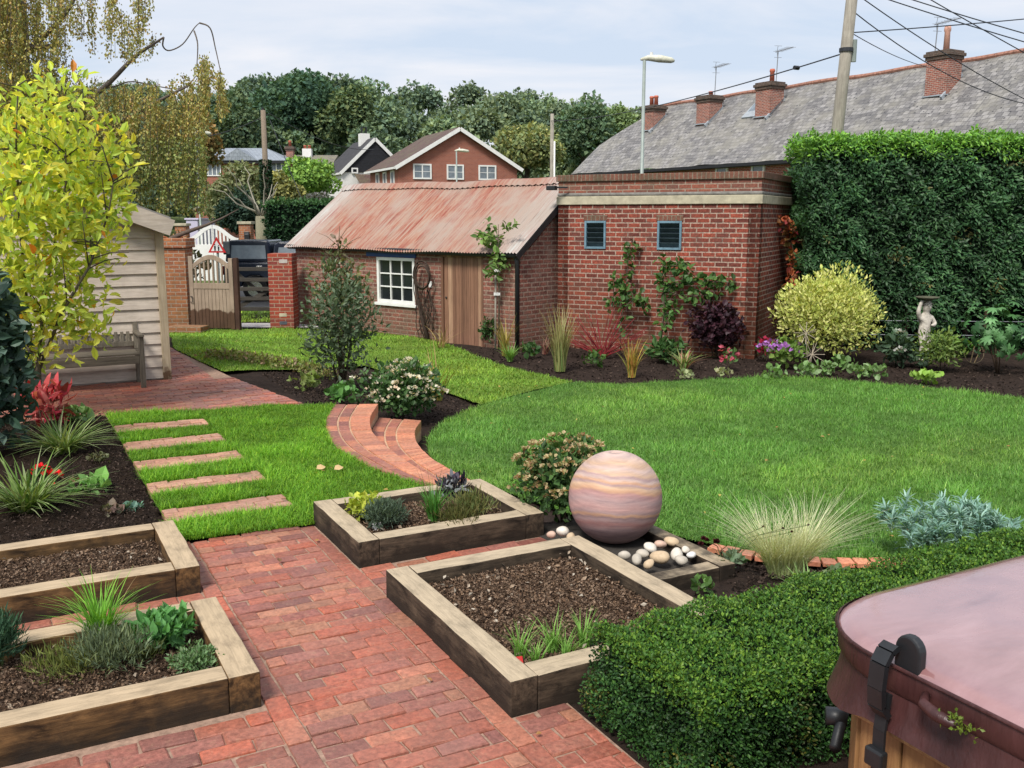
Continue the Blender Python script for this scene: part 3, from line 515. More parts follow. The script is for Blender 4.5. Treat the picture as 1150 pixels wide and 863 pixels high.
# ball fountain, frame, pebbles
t = thing('pebble_tray', 'low timber frame around the stone ball, filled with pebbles', 'timber frame', (0, 0, 0))
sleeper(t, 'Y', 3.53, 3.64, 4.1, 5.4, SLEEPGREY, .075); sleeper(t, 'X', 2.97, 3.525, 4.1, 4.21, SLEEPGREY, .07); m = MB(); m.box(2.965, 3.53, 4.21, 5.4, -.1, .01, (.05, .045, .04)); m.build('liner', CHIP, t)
def sandstone():
    m = Mt('banded_sandstone', .6, spec=.2); v = m.co('Object', rot=(.16, -.13, 0)); w = m.noise(v, 2.2, 5, .55); sx = m.n('SeparateXYZ'); m.l(v, sx.inputs[0])
    ad = m.n('Math', operation='MULTIPLY_ADD'); m.l(w, ad.inputs[0]); ad.inputs[1].default_value = .13; m.l(sx.outputs[2], ad.inputs[2]); f = m.rng(ad.outputs[0], -.235, .36)
    P = (.36, .255, .255); O = (.5, .3, .19); L = (.48, .365, .33); K = (.26, .175, .18); Y = (.52, .36, .25)
    c = m.ramp(f, [(0, K), (.08, P), (.17, K), (.2, P), (.27, (.36, .19, .18)), (.31, P), (.335, K), (.36, O), (.385, P), (.43, (.5, .31, .29)), (.5, P), (.57, (.4, .23, .22)), (.6, O), (.64, Y), (.665, P), (.69, O), (.72, L), (.745, P), (.77, Y), (.82, L), (.86, Y), (.93, L)])
    v2 = m.co('Object', (1, 1, 9), (.16, -.13, 0)); c = m.mix(1., c, m.ramp(m.noise(v2, 5, 7, .65, .3), [(.35, (.78, .76, .78)), (.65, (1.15, 1.13, 1.1))]), 'MULTIPLY'); m.base(c); m.bump(m.noise(m.co('Object'), 70, 8, .75), .5, .004); m.rough(m.ramp(m.noise(m.co('Object'), 3, 4), [(.3, (.55,)*3), (.7, (.8,)*3)])); return m.m
bp = at(690, 5.92, 0); m = MB(); n1, n2 = 48, 96; V = [(.297*math.sin(math.pi*i/n1)*math.cos(2*math.pi*j/n2), .297*math.sin(math.pi*i/n1)*math.sin(2*math.pi*j/n2), .297*math.cos(math.pi*i/n1)) for i in range(n1+1) for j in range(n2)]
V = np.array(V); V[:n2] += (0, 0, -.03); V[n2:2*n2] *= .62; m.add(V, np.array([(i*n2+j, (i+1)*n2+j, (i+1)*n2+(j+1) % n2, i*n2+(j+1) % n2) for i in range(n1) for j in range(n2)])); ball = m.build('stone_ball', sandstone(), None, True, loc=(bp[0], bp[1], .297)); tag(ball, 'large round sandstone ball with peach and mauve bands', 'stone ball')
def pebble(px, py, r_px, label, col, sq=.62, lift=.03):
    g = G(px, py, .05+lift); s = ppm(g); r = r_px/s; m = MB(); a1, a2 = 10, 16; V = np.array([(math.sin(math.pi*i/a1)*math.cos(2*math.pi*j/a2), math.sin(math.pi*i/a1)*math.sin(2*math.pi*j/a2), math.cos(math.pi*i/a1)) for i in range(a1+1) for j in range(a2)])
    V = V*np.array([1, rng.uniform(.65, .9), sq])*r; V = V*(1+.07*np.sin(V[:, :1]/r*3+rng.random()*6)+.05*np.sin(V[:, 1:2]/r*4+rng.random()*6)); m.add(V, np.array([(i*a2+j, (i+1)*a2+j, (i+1)*a2+(j+1) % a2, i*a2+(j+1) % a2) for i in range(a1) for j in range(a2)]), np.array(col))
    o = m.build('pebble', STONE, None, True, loc=g); o.rotation_euler = (rng.normal(0, .2), rng.normal(0, .2), rng.random()*3); return tag(o, label, 'pebble', 'pebbles around the stone ball')
gr, bu, wh, pk = (.42, .38, .32), (.5, .38, .25), (.6, .55, .48), (.52, .36, .28)
for px, py, r, lab, c in [(701, 624, 8, 'grey pebble under the front left of the stone ball', gr), (715, 628.5, 8.5, 'pale grey upright pebble in front of the ball, left of the tan one', gr), (722, 622, 8, 'greyish pebble tight against the ball base', gr), (730, 615, 8, 'cream pebble touching the right foot of the stone ball', wh), (742, 611.5, 7, 'small pinkish pebble behind the pebble pile', pk), (754, 608.5, 8.5, 'speckled pebble at the back of the tray by the outer sleeper', bu), (741, 625.5, 11.5, 'big tan speckled pebble, largest in the tray', bu), (760, 622.5, 10.5, 'long pale pebble right of the big tan one', wh), (770, 618, 6, 'small cream pebble by the outer sleeper, behind the white one', wh), (776, 623.5, 6, 'small white pebble at the right end of the tray', (.68, .66, .63)), (729, 633.5, 7, 'flat pebble at the front edge of the tray below the tan one', bu), (765, 629, 8, 'pebble half hidden at the front right of the pile', gr)]: pebble(px, py, r, lab, c)
for px, py, r, lab, c in [(632, 597, 8, 'pale pebble on the far left beside the ball', wh), (619, 600.5, 5.5, 'small pink pebble left of the ball on the bed rim side', pk), (641, 603, 7, 'buff pebble tucked against the left foot of the ball', bu)]: pebble(px, py, r, lab, c, .7, .05)
# ------------------------------------------------------------------ timber shed
SY0 = 12.86
t = thing('garden_shed', 'pale timber clad garden shed behind the wooden bench', 'shed', (0, 0, 0)); X0, X1 = -1.3, 1.74; RX = .22; EZ, RZ = 2.03, 2.62
m = MB()
for k in range(17):
    z = .03+k*.148; half = None; xa, xb = X0, X1
    if z > EZ-.1: f = (z-(EZ-.1))/(RZ-EZ+.05); xa, xb = X0+(RX-X0)*f, X1+(RX-X1)*f
    if xb-xa < .2: break
    zt_ = z+.16; m.add([(xa, SY0-.028, z), (xb, SY0-.028, z), (xb, SY0-.004, zt_), (xa, SY0-.004, zt_), (xa, SY0+.02, z), (xb, SY0+.02, z)], [np.array([(0, 1, 2, 3), (4, 5, 1, 0)])])
m.build('cladding', CLADW, t)
MB().prism([(X0, 0), (X1, 0), (X1, EZ), (RX, RZ), (X0, EZ)], 0, 3.0, M=Matrix(((1, 0, 0, 0), (0, 0, 1, SY0+.022), (0, 1, 0, 0), (0, 0, 0, 1)))).build('wall', CLADW, t)
o = MB().box(-.05, .05, -.05, .05, -.02, EZ+.02).build('corner_post', POSTW, t, False, .006, loc=(1.79, SY0-.01, 0))
m = MB(); ry0, ry1 = SY0-.2, SY0+3.2
for s_, xe in ((1, X1+.18), (-1, X0-.18)):
    sl_ = (EZ-RZ)/(X1-RX); ze = RZ+sl_*abs(xe-RX)+.06; m.add([(RX, ry0, RZ+.06), (xe, ry0, ze), (xe, ry1, ze), (RX, ry1, RZ+.06), (RX, ry0, RZ+.1), (xe, ry0, ze+.04), (xe, ry1, ze+.04), (RX, ry1, RZ+.1)], np.array([(0, 1, 2, 3), (7, 6, 5, 4), (0, 4, 5, 1), (1, 5, 6, 2), (2, 6, 7, 3)]) if s_ > 0 else np.array([(3, 2, 1, 0), (4, 5, 6, 7), (1, 5, 4, 0), (2, 6, 5, 1), (3, 7, 6, 2)]))
m.build('roof', plain('roof_felt', (.2, .19, .18), .9, .3), t)
m = MB()
for xe, ze in ((X1+.19, RZ+(EZ-RZ)/(X1-RX)*(X1+.19-RX)), (X0-.19, RZ+(EZ-RZ)/(X1-RX)*(RX-X0+.19))): m.bar((RX, ry0-.012, RZ-.03), (xe, ry0-.012, ze-.03), .024, .2)
m.build('fascia', CLADW, t)
# bench
bn = thing('garden_bench', 'weathered slatted wooden bench in front of the timber shed', 'bench', (.72, 12.33, 0)); BL = 1.5; b2 = BL/2
for sx_ in (-1, 1):
    MB().box(-.03, .03, -.03, .03, 0, .63).build('leg', BENCHZ, bn, False, .005, loc=(sx_*(b2-.03), 0, 0))
    MB().bar((0, 0, 0), (0, .04, .43), .055, .055).bar((0, .04, .43), (0, .13, .9), .055, .055).build('leg', BENCHZ, bn, False, .005, loc=(sx_*(b2-.03), .43, 0))
    MB().box(-.035, .035, -.05, .5, .63, .66).build('armrest', BENCHW, bn, False, .006, loc=(sx_*(b2-.03), 0, 0))
    MB().box(-.025, .025, .03, .42, .33, .4).build('seat_rail', BENCHW, bn, False, .004, loc=(sx_*(b2-.03), 0, 0))
m = MB()
for k in range(5): m.box(-b2+.062, b2-.062, -.035+k*.092, .045+k*.092, .415, .437)
m.box(-b2+.062, b2-.062, -.032, -.008, .31, .41); m.build('seat', BENCHW, bn, False, .004)
m = MB(); m.bar((-b2+.06, .562, .86), (b2-.06, .562, .86), .04, .09); m.bar((-b2+.06, .48, .5), (b2-.06, .48, .5), .035, .06)
for k in range(19): x = -b2+.12+k*(BL-.24)/18; m.bar((x, .483, .53), (x, .555, .815), .042, .014, up=(0, 1, 0))
m.build('backrest', BENCHZ, bn, False, .003)
# ------------------------------------------------------------------ frames in view axes
def frame2(p, q):                                        # empty at p with local x towards q
    return (p[0], p[1], 0), math.atan2(q[1]-p[1], q[0]-p[0]), math.hypot(q[0]-p[0], q[1]-p[1])
# brick outbuilding
a, b = at(626, 17.8, 0), at(848, 16.2, 0); loc, rz, L = frame2(a, b); DP = 3.7
ob = thing('brick_outbuilding', 'flat roofed red brick outbuilding with a concrete band and two louvred vents', 'outbuilding', loc, rz)
holes = [(.52, .93, 1.5, 2.0), (1.88, 2.32, 1.5, 2.0)]; m = MB(); m.wall(L, -.5, 2.28, .2, holes)
m.wall(DP, -.5, 2.28, .2, M=Matrix.Translation((L, 0, 0)) @ Matrix.Rotation(math.pi/2, 4, 'Z')); m.wall(DP, -.5, 2.28, .2, M=Matrix.Translation((0, DP, 0)) @ Matrix.Rotation(-math.pi/2, 4, 'Z')); m.wall(L, -.5, 2.28, .2, M=Matrix.Translation((L, DP, 0)) @ Matrix.Rotation(math.pi, 4, 'Z'))
m.build('wall', WALLRED, ob)
def ring(m, o, z0, z1, th=.25): m.box(-o, L+o, -o, th, z0, z1).box(-o, L+o, DP-th, DP+o, z0, z1).box(-o, th, th, DP-th, z0, z1).box(L-th, L+o, th, DP-th, z0, z1)
m = MB(); ring(m, .03, 2.283, 2.43); m.build('concrete_band', CONC, ob, False, .01); m = MB(); ring(m, .02, 2.432, 2.49); m.build('mortar_fillet', MORT, ob, False, .02)
DIRTBR = brickwall('brick_parapet', (.26, .09, .06), (.17, .07, .055), (.3, .23, .18), soot=.85, dirt=(.13, .1, .07), dirtz=(-2, -1)); SOLDIER = brickwall('brick_coping', (.2, .085, .06), (.14, .07, .05), (.2, .16, .12), bw=.078, bh=.3, soot=.9, dirt=(.1, .085, .055), dirtz=(-2, -1))
m = MB(); ring(m, 0, 2.492, 2.69); m.build('parapet', DIRTBR, ob); m = MB(); ring(m, .035, 2.693, 2.81); m.build('coping', SOLDIER, ob, False, .008); MB().box(.2, L-.2, .2, DP-.2, 2.3, 2.4).build('roof', MORT, ob)
for h in holes:
    m = MB(); x0, x1, z0, z1 = h; w_ = .04
    m.box(x0+.002, x0+w_, -.025, .06, z0+.002, z1-.002).box(x1-w_, x1-.002, -.025, .06, z0+.002, z1-.002).box(x0+w_+.001, x1-w_-.001, -.025, .06, z1-w_, z1-.002).box(x0+w_+.001, x1-w_-.001, -.025, .06, z0+.002, z0+w_); fr = m.build('vent', BLUEFR, ob, False, .004)
    m = MB(); k = 5
    for i in range(k): z = z0+w_+(i+.5)*(z1-z0-2*w_)/k; m.bar(((x0+w_+.002), .03, z), ((x1-w_-.002), .03, z), .01, .1, up=(0, -.6, .8))
    m.build('louvre', SLATV, fr); MB().box(x0, x1, .1, .12, z0, z1).build('backing', BLACKPL, fr)
    MB().box(x0-.02, x1+.02, -.012, .05, z1+.004, z1+.1, (.08, .05, .04)).build('lintel', SOLDIER, ob)
fl = thing('floodlight', 'small black floodlight on a bracket at the outbuilding corner by the tin roof', 'floodlight', (*at(624, 17.6, 0)[:2], zat(212, 17.6)), rz); MB().bar((-.02, .0, .02), (.16, .12, .02), .03, .03).build('bracket', BLACKPL, fl); MB().box(-.17, .0, -.1, .04, -.03, .05).build('lamp_head', BLACKPL, fl, False, .012)
# brick shed with tin roof
a, b = at(335, 21.5, -.3), at(584, 17.2, -.3); loc, rz, L = frame2(a, b); SD = 3.2; EZ2, RZ2 = 1.5, 2.76
sh = thing('brick_shed', 'long low brick shed under a rusty red corrugated tin roof', 'shed', loc, rz); win = (2.72, 3.83, .36, 1.27); dr = (4.56, 5.66, -.35, 1.38)
m = MB(); m.wall(L, -.7, EZ2-.02, .22, [win, dr])
gab = [(0, -.7), (SD, -.7), (SD, EZ2-.02), (SD/2, RZ2-.06), (0, EZ2-.02)]
m.prism(gab, 0, .22, M=Matrix(((0, 0, 1, L-.22), (1, 0, 0, .0), (0, 1, 0, 0), (0, 0, 0, 1))) @ Matrix.Translation((.222, 0, 0)) if False else Matrix(((0, 0, 1, L-.222), (1, 0, 0, .223), (0, 1, 0, 0), (0, 0, 0, 1))))
m.prism(gab, 0, .22, M=Matrix(((0, 0, 1, .002), (1, 0, 0, .223), (0, 1, 0, 0), (0, 0, 0, 1)))); m.build('wall', WALLOLD, sh)
def rustroof():
    m = Mt('rusty_tin', .75, spec=.25); v = m.co('Object', (7., .5, .5)); n = m.noise(v, 2.4, 8, .72, .12); o = m.co('Object'); big = m.noise(o, .8, 4)
    c = m.ramp(n, [(.2, (.25, .2, .175)), (.38, (.33, .24, .19)), (.48, (.31, .17, .12)), (.56, (.27, .1, .07)), (.66, (.2, .05, .038)), (.8, (.3, .16, .12))])
    sx = m.n('SeparateXYZ'); m.l(o, sx.inputs[0]); e0 = m.rng(sx.outputs[0], 5.7, 6.4); e1 = m.rng(sx.outputs[0], .7, .1); mxx = m.n('Math', operation='MAXIMUM'); m.l(e0, mxx.inputs[0]); m.l(e1, mxx.inputs[1])
    mm = m.n('Math', operation='MULTIPLY'); m.l(mxx.outputs[0], mm.inputs[0]); m.l(m.rng(n, .35, .6, 1, .45), mm.inputs[1]); c = m.mix(mm.outputs[0], c, (.4, .4, .38)); c = m.mix(m.rng(big, .42, .62, 0, .75), c, m.ramp(n, [(.3, (.27, .22, .19)), (.7, (.36, .3, .25))])); dk = m.noise(m.co('Object', (13, .6, .6)), 1.7, 6, .7); c = m.mix(m.rng(dk, .55, .72, 0, .6), c, (.12, .06, .045))
    m.base(c); m.bump(m.noise(o, 50, 5), .3, .004); return m.m
RUST = rustroof(); m = MB(); ov = .16; xs = np.linspace(-ov, L+.1, 92*6+1); cor = .011*np.sin(np.arange(len(xs))*2*np.pi/6)
def slope(m, y0, z0, y1, z1, k=8):
    V = []; sag = [0.014*math.sin(x*1.3)+.01*math.sin(x*3.1) for x in xs]
    for i in range(k+1):
        f = i/k; V.append(np.c_[xs, np.full(len(xs), y0+(y1-y0)*f), z0+(z1-z0)*f+cor+np.array(sag)])
    n = len(xs); i = np.arange(n-1); m.add(np.vstack(V), [np.concatenate([np.stack([r*n+i, r*n+i+1, (r+1)*n+i+1, (r+1)*n+i], 1) for r in range(k)])])
slope(m, -.2, EZ2-.08, SD/2, RZ2); slope(m, SD+.2, EZ2-.08, SD/2, RZ2-.004); m.build('roof', RUST, sh, True)
m = MB(); rx = np.linspace(-ov, L+.1, 180)
for i in range(6): pass
V = []; 
for dy, dz in ((-.16, -.1), (-.06, .0), (0, .035), (.06, 0), (.16, -.1)): V.append(np.c_[rx, np.full(180, SD/2+dy), RZ2+dz+.014*np.sin(rx*1.3)+.01*np.sin(rx*3.1)+.016+(.012*np.sin(np.arange(180)*1.6) if abs(dy) > .1 else 0)])
i = np.arange(179); m.add(np.vstack(V), [np.concatenate([np.stack([r*180+i, r*180+i+1, (r+1)*180+i+1, (r+1)*180+i], 1) for r in range(4)])]); m.build('ridge_cap', RUST, sh, True)
m = MB(); m.tube([(-.1, -.12, EZ2-.07), (L+.02, -.12, EZ2-.1)], .05, 8); m.box(-.05, L, -.07, -.002, EZ2-.12, EZ2-.02); m.build('gutter', BLACKGUT, sh); MB().tube([(L-.02, -.1, EZ2-.1), (L-.02, -.06, EZ2-.25), (L-.02, -.06, -.45)], .038, 8).build('drainpipe', BLACKGUT, sh, True)
m = MB(); m.bar((L+.1, -.2, EZ2-.14), (L+.1, SD/2, RZ2-.06), .02, .1); m.build('bargeboard', BLACKGUT, sh)
x0, x1, z0, z1 = win; m = MB(); fw = .06
m.box(x0, x0+fw, -.02, .06, z0, z1).box(x1-fw, x1, -.02, .06, z0, z1).box(x0+fw+.001, x1-fw-.001, -.02, .06, z1-fw, z1).box(x0+fw+.001, x1-fw-.001, -.02, .06, z0, z0+fw)
for i in (1, 2): x = x0+fw+i*(x1-x0-2*fw)/3; m.box(x-.014, x+.014, .0, .05, z0+fw, z1-fw)
for j in (1, 2):
    z = z0+fw+j*(z1-z0-2*fw)/3
    for i in range(3): xa = x0+fw+i*(x1-x0-2*fw)/3+.015; xb = x0+fw+(i+1)*(x1-x0-2*fw)/3-.015; m.box(xa, xb, .002, .048, z-.013, z+.013)
fr = m.build('window', WHITE, sh, False, .003); MB().box(x0+.03, x1-.03, .03, .036, z0+.03, z1-.03).build('pane', GLASS, fr); MB().box(x0-.06, x1+.06, -.05, .1, z0-.06, z0-.003).build('sill', WHITE, fr, False, .005)
MB().box(x0-.3, x1+.05, -.03, -.004, z1+.01, z1+.12).build('lintel_board', BLUEB, sh)
x0, x1, z0, z1 = dr; m = MB(); nb = 10
for i in range(nb): w_ = (x1-x0-.12)/nb; xa = x0+.06+i*w_; m.box(xa+.003, xa+w_-.003, .02, .055+(i % 2)*.004, z0+.02, z1-.06)
dd = m.build('door', CEDAR, sh, False, .004); MB().lathe([(.0, 0), (.02, .004), (.022, .015), (.0, .03)], (0, 0, 0), 10).build('handle', BLACKPL, dd).matrix_local = Matrix.Translation((x0+.12, .018, .55)) @ Matrix.Rotation(math.pi/2, 4, 'X')
MB().box(x0, x0+.058, -.01, .1, z0, z1).box(x1-.058, x1, -.01, .1, z0, z1).box(x0+.059, x1-.059, -.01, .1, z1-.058, z1).build('door_frame', CEDAR, sh)
MB().box(dr[0]-.32, dr[0]-.24, -.03, -.002, .72, .84).build('switch_box', WHITE, sh, False, .01)
M = lambda u, v, z: Vector((loc[0]+math.cos(rz)*u-math.sin(rz)*v, loc[1]+math.sin(rz)*u+math.cos(rz)*v, z))
sloc, srz, SL = loc, rz, L
# bare climber on the shed
vi = thing('bare_climber', 'twisting bare woody climber between the shed window and the plank door', 'climber', M(4.2, -.12, -.3), srz); m = MB(); bc = (.05, .035, .028)
m.tube([(.12, 0, -.05), (-.02, -.02, .35), (-.14, -.03, .8), (-.22, -.03, 1.2), (-.12, -.04, 1.56)], [.045, .04, .035, .03, .02], 7, bc)
for k in range(3): c = (-.0+.03*k, 1.27-.02*k); r = .27-.03*k; m.tube([(c[0]+r*math.cos(a)*.85, -.05-.02*k, c[1]+r*math.sin(a)) for a in np.linspace(.4+k, 6.5+k, 26)], .016, 6, bc)
for k in range(14):
    x = random.uniform(-.2, .32); p = [Vector((x, -.03, random.uniform(0, .5)))]
    for _ in range(6): p.append(p[-1]+Vector((random.uniform(-.1, .1), random.uniform(-.02, .02), random.uniform(.08, .2))))
    m.tube(p, [.009]*6+[.004], 5, bc)
m.build('stem', BARK, vi, True)
# ------------------------------------------------------------------ gate, piers
gl, gr_ = at(216, 20.35, -.3), at(270, 20.2, -.3); loc, rz, L = frame2(gl, gr_); gt = thing('garden_gate', 'closed pale wooden garden gate with an arched spindle top', 'gate', (loc[0], loc[1], -.3), rz); GHT = 1.5; W = L-.1
for x in (.045, W-.045): MB().box(x-.045, x+.045, -.03, .03, .03, GHT+(.06 if x < .5 else .02)).build('stile', GATEW, gt, False, .006)
arch = [(x, GHT-.16+.2*math.sin(math.pi*(x-.09)/(W-.18))) for x in np.linspace(.092, W-.092, 16)]; m = MB(); m.prism([(x, z-.05) for x, z in arch]+[(x, z+.05) for x, z in arch[::-1]], -.025, .025, M=Matrix(((1, 0, 0, 0), (0, 0, -1, 0), (0, 1, 0, 0), (0, 0, 0, 1)))); m.build('top_rail', GATEW, gt, False, .005)
MB().box(.092, W-.092, -.026, .026, .88, 1.0).build('mid_rail', GATEW, gt, False, .005)
for i in range(8): x = .092+(i+.6)*(W-.184)/8.2; zt_ = GHT-.2+.2*math.sin(math.pi*(x-.09)/(W-.18)); MB().box(x-.018, x+.018, -.016, .016, 1.002, zt_).build('spindle', GATEW, gt, False, .004)
m = MB()
for i in range(10): w_ = (W-.186)/10; m.box(.093+i*w_+.003, .093+(i+1)*w_-.003, -.015, .012, .05, .878)
m.build('board_panel', GATEW, gt, False, .004); MB().box(W+.015, W+.11, -.04, .06, -.1, GHT+.03).build('gate_post', DARKWOOD, gt, False, .006); MB().tube([(.02, -.04, .72), (.07, -.06, .72), (.07, -.06, .6), (.02, -.05, .6)], .009, 6).build('latch', BLACKPL, gt)
def pier(name, label, px0, px1, d, z0, z1, mat, dep=.45, cap=None, caps=(.04, .12), capm=None):
    a, b = at(px0, d, z0), at(px1, d, z0); loc, rz, L = frame2(a, b); t = thing(name, label, 'pillar', loc, rz); m = MB(); m.wall(L, z0, z1, dep); m.box(0.001, L-.001, dep-.001, dep, z0, z1)
    m.box(-.001, .01, .001, dep-.002, z0, z1).box(L-.01, L+.001, .001, dep-.002, z0, z1); m.build('shaft', mat, t)
    if cap: o_, h_ = caps; MB().box(-o_, L+o_, -o_, dep+o_, z1+.002, z1+h_).build('cap', capm or mat, t, False, .012)
    return t, L
pier('brick_pillar', 'tall weathered orange brick pillar between the timber shed and the garden gate', 189, 213, 20.6, -.5, 1.42, WALLORG, .5, True, (.05, .2))
t, L = pier('brick_pier', 'red brick gate pier beside the brick shed with one cream and one blue brick', 304.5, 331, 20.6, -.6, 1.3, WALLPIER, .5); MB().box(.2, .36, -.006, .02, -.04, .03).build('cream_brick', CONC, t, False, .004); MB().box(.2, .36, -.006, .02, -.21, -.14).build('blue_brick', plain('blue_brick', (.07, .08, .1), .7), t, False, .004)
MB().box(.24, .42, -.006, .02, 1.1, 1.18).build('pale_brick', plain('pale_brick', (.4, .36, .34), .7), t, False, .004)
m = MB(); m.box(0, .75, -.15, .25, -.5, -.16); o = m.build('brick_plinth', WALLORG, None, loc=(*at(190, 19.9, 0)[:2], 0)); o.rotation_euler = (0, 0, rz); tag(o, 'low brick plinth at the foot of the orange pillar', 'plinth')
# field gate, apron, road, car
fg = thing('field_gate', 'dark five bar wooden gate behind the brick pier', 'gate', *[(at(262, 23, -.3)[0], at(262, 23, -.3)[1], -.3), -YAW+.02][:1], -YAW+.03)
for i, z in enumerate((.2, .45, .68, .9, 1.15)): MB().box(0, 3.0, -.02, .02, z-.045, z+.045).build('rail', GREYGATE, fg, False, .005)
MB().box(-.09, -.002, -.05, .05, 0, 1.25).build('stile', GREYGATE, fg, False, .005); MB().box(.95, 1.05, .022, .055, .13, 1.2).build('upright', GREYGATE, fg, False, .005); MB().bar((.05, .04, .2), (1.7, .04, 1.12), .03, .09).build('brace', GREYGATE, fg); MB().bar((.05, .085, 1.1), (1.1, .085, .2), .03, .08).build('brace', GREYGATE, fg)
def vsheet(name, px0, px1, d0, d1, z, mat): kind(MB().add([at(px0, d0, z), at(px1, d0, z), at(px1, d1, z), at(px0, d1, z)], np.array([(0, 1, 2, 3)])).build(name, mat), 'structure')
vsheet('drive_apron', 150, 420, 20.75, 21.6, -.285, plain('pale_concrete', (.42, .4, .4), .8, .15)); vsheet('road', -700, 1400, 25.2, 31.5, -.29, plain('asphalt', (.06, .06, .063), .85, .2, 3.)); vsheet('pavement', -700, 1400, 31.6, 34, -.24, plain('paving', (.2, .19, .18), .9, .2))
REARV = [at(120, 21.7, 0)[:2], at(420, 21.7, 0)[:2], at(420, 25, 0)[:2], at(120, 25, 0)[:2]]; grassmesh('verge_grass', REARV, 20, 500, .07, .02, GB)
cp_ = at(252, 27.3, -.3); car = thing('parked_car', 'dark blue pickup with a hard top parked beyond the field gate', 'car', (cp_[0], cp_[1], -.29), -YAW)
def carbody():
    m = MB(); prof = [(0, .45), (.02, .95), (.06, 1.06), (.1, 1.1), (2.5, 1.12), (3.6, 1.08), (4.55, .98), (4.7, .8), (4.7, .42), (4.2, .38), (4.12, .6), (3.92, .74), (3.66, .74), (3.46, .6), (3.38, .36), (1.3, .36), (1.22, .6), (1.02, .74), (.76, .74), (.56, .6), (.48, .4)]
    m.prism(prof[::-1], 0, 1.75, M=Matrix(((1, 0, 0, 0), (0, 0, 1, 0), (0, 1, 0, 0), (0, 0, 0, 1)))); return m
carbody().build('body', CARP, car, False, .05)
M_ = Matrix(((1, 0, 0, 0), (0, 0, 1, 0), (0, 1, 0, 0), (0, 0, 0, 1)))
m = MB(); m.prism([(.05, 1.11), (.12, 1.66), (.2, 1.72), (1.25, 1.72), (1.32, 1.7), (1.34, 1.11)][::-1], .08, 1.67, M=M_); m.build('hard_top', CARP, car, False, .05)
m = MB(); m.prism([(1.38, 1.11), (1.44, 1.6), (1.6, 1.68), (2.75, 1.68), (2.95, 1.62), (3.55, 1.09)][::-1], .1, 1.65, M=M_); m.build('cab', CARP, car, False, .05)
PG = glass('car_glass', (.3, .35, .4), .08)
for q in ([(.22, 1.2), (.26, 1.58), (1.2, 1.58), (1.22, 1.2)], [(1.52, 1.18), (1.58, 1.52), (2.25, 1.54), (2.25, 1.18)], [(2.32, 1.18), (2.32, 1.54), (2.75, 1.54), (3.15, 1.18)]):
    o = MB().prism(q[::-1], -.004, .02, M=M_).build('side_window', PG, car); o.location = (0, .08 if q[0][0] < 1 else .1, 0)
for x in (.89, 3.79):
    wh_ = MB().tube([(x, .0, .36), (x, .24, .36)], .36, 24).build('wheel', TYRE, car, False, .03); m = MB(); m.tube([(x, -.012, .36), (x, .02, .36)], .22, 20)
    m.build('rim', CHROME, wh_)
    wh2 = MB().tube([(x, 1.5, .36), (x, 1.74, .36)], .36, 24).build('wheel', TYRE, car, False, .03)
MB().box(.95, 1.12, -.03, -.002, .96, 1.01).build('door_handle', CHROME, car, False, .01); MB().box(2.95, 3.15, -.22, -.02, 1.12, 1.28).build('mirror', CARP, car, False, .03)
MB().box(-.015, .0, .05, .2, .75, 1.0).build('tail_light', plain('red_lens', (.4, .02, .02), .2), car); MB().box(.1, 3.3, -.015, .03, 1.72, 1.75).build('roof_bar', ALUM, car) if False else None
# warning sign
sp_ = at(247.5, 24.3, -.3); sg = thing('road_sign', 'red bordered white triangular road warning sign with two dark figures', 'road sign', (sp_[0], sp_[1], -.3), -YAW)
def tri(s, y): return [(-s/2, y), (s/2, y), (0, y+s*.88)]
zb = zat(284, 24.3)+.3; s = .45
MX = lambda y: Matrix(((1, 0, 0, 0), (0, 0, -1, y), (0, 1, 0, zb), (0, 0, 0, 1)))
MB().prism(tri(s, 0), 0, .02, M=MX(0)).build('sign_plate', plain('sign_red', (.5, .02, .02), .4, .1), sg); MB().prism(tri(s*.66, s*.09), 0, .004, M=MX(-.021)).build('white_panel', WHITE, sg)
m = MB()
for x, k in ((-.045, 1), (.045, .85)):
    m.prism([(x-.018*k, .05), (x+.018*k, .05), (x+.024*k, .13*k+.04), (x-.024*k, .13*k+.04)], 0, .003, M=MX(-.026)); m.prism([(x+.016*k*math.cos(a), .16*k+.04+.016*k*math.sin(a)) for a in np.linspace(0, 5.6, 10)], 0, .003, M=MX(-.026))
m.build('pictogram', BLACKPL, sg); MB().tube([(0, .03, -.05), (0, .03, zb+.35)], .03, 10).build('post', GREYMET, sg); MB().box(.13, .3, .05, .1, zb-.05, zb+.28).build('back_plate', plain('sign_back', (.05, .06, .065), .5), sg, False, .02)
# leaning branch
a = at(168, 21.6, -.1); b = at(192, 21.2, zat(268, 21.2)); c = at(232, 21.4, zat(253, 21.4)); d = at(268, 21.8, zat(235, 21.8)); m = MB(); m.tube([a, at(180, 21.3, zat(285, 21.3)), b, at(212, 21.3, zat(260, 21.3)), c, at(250, 21.6, zat(245, 21.6)), d], [.06, .055, .05, .045, .033, .02, .008], 8, (.1, .075, .06)); tag(m.build('bare_branch', BARK, None, True), 'long bare branch slanting up over the orange brick pillar', 'branch')
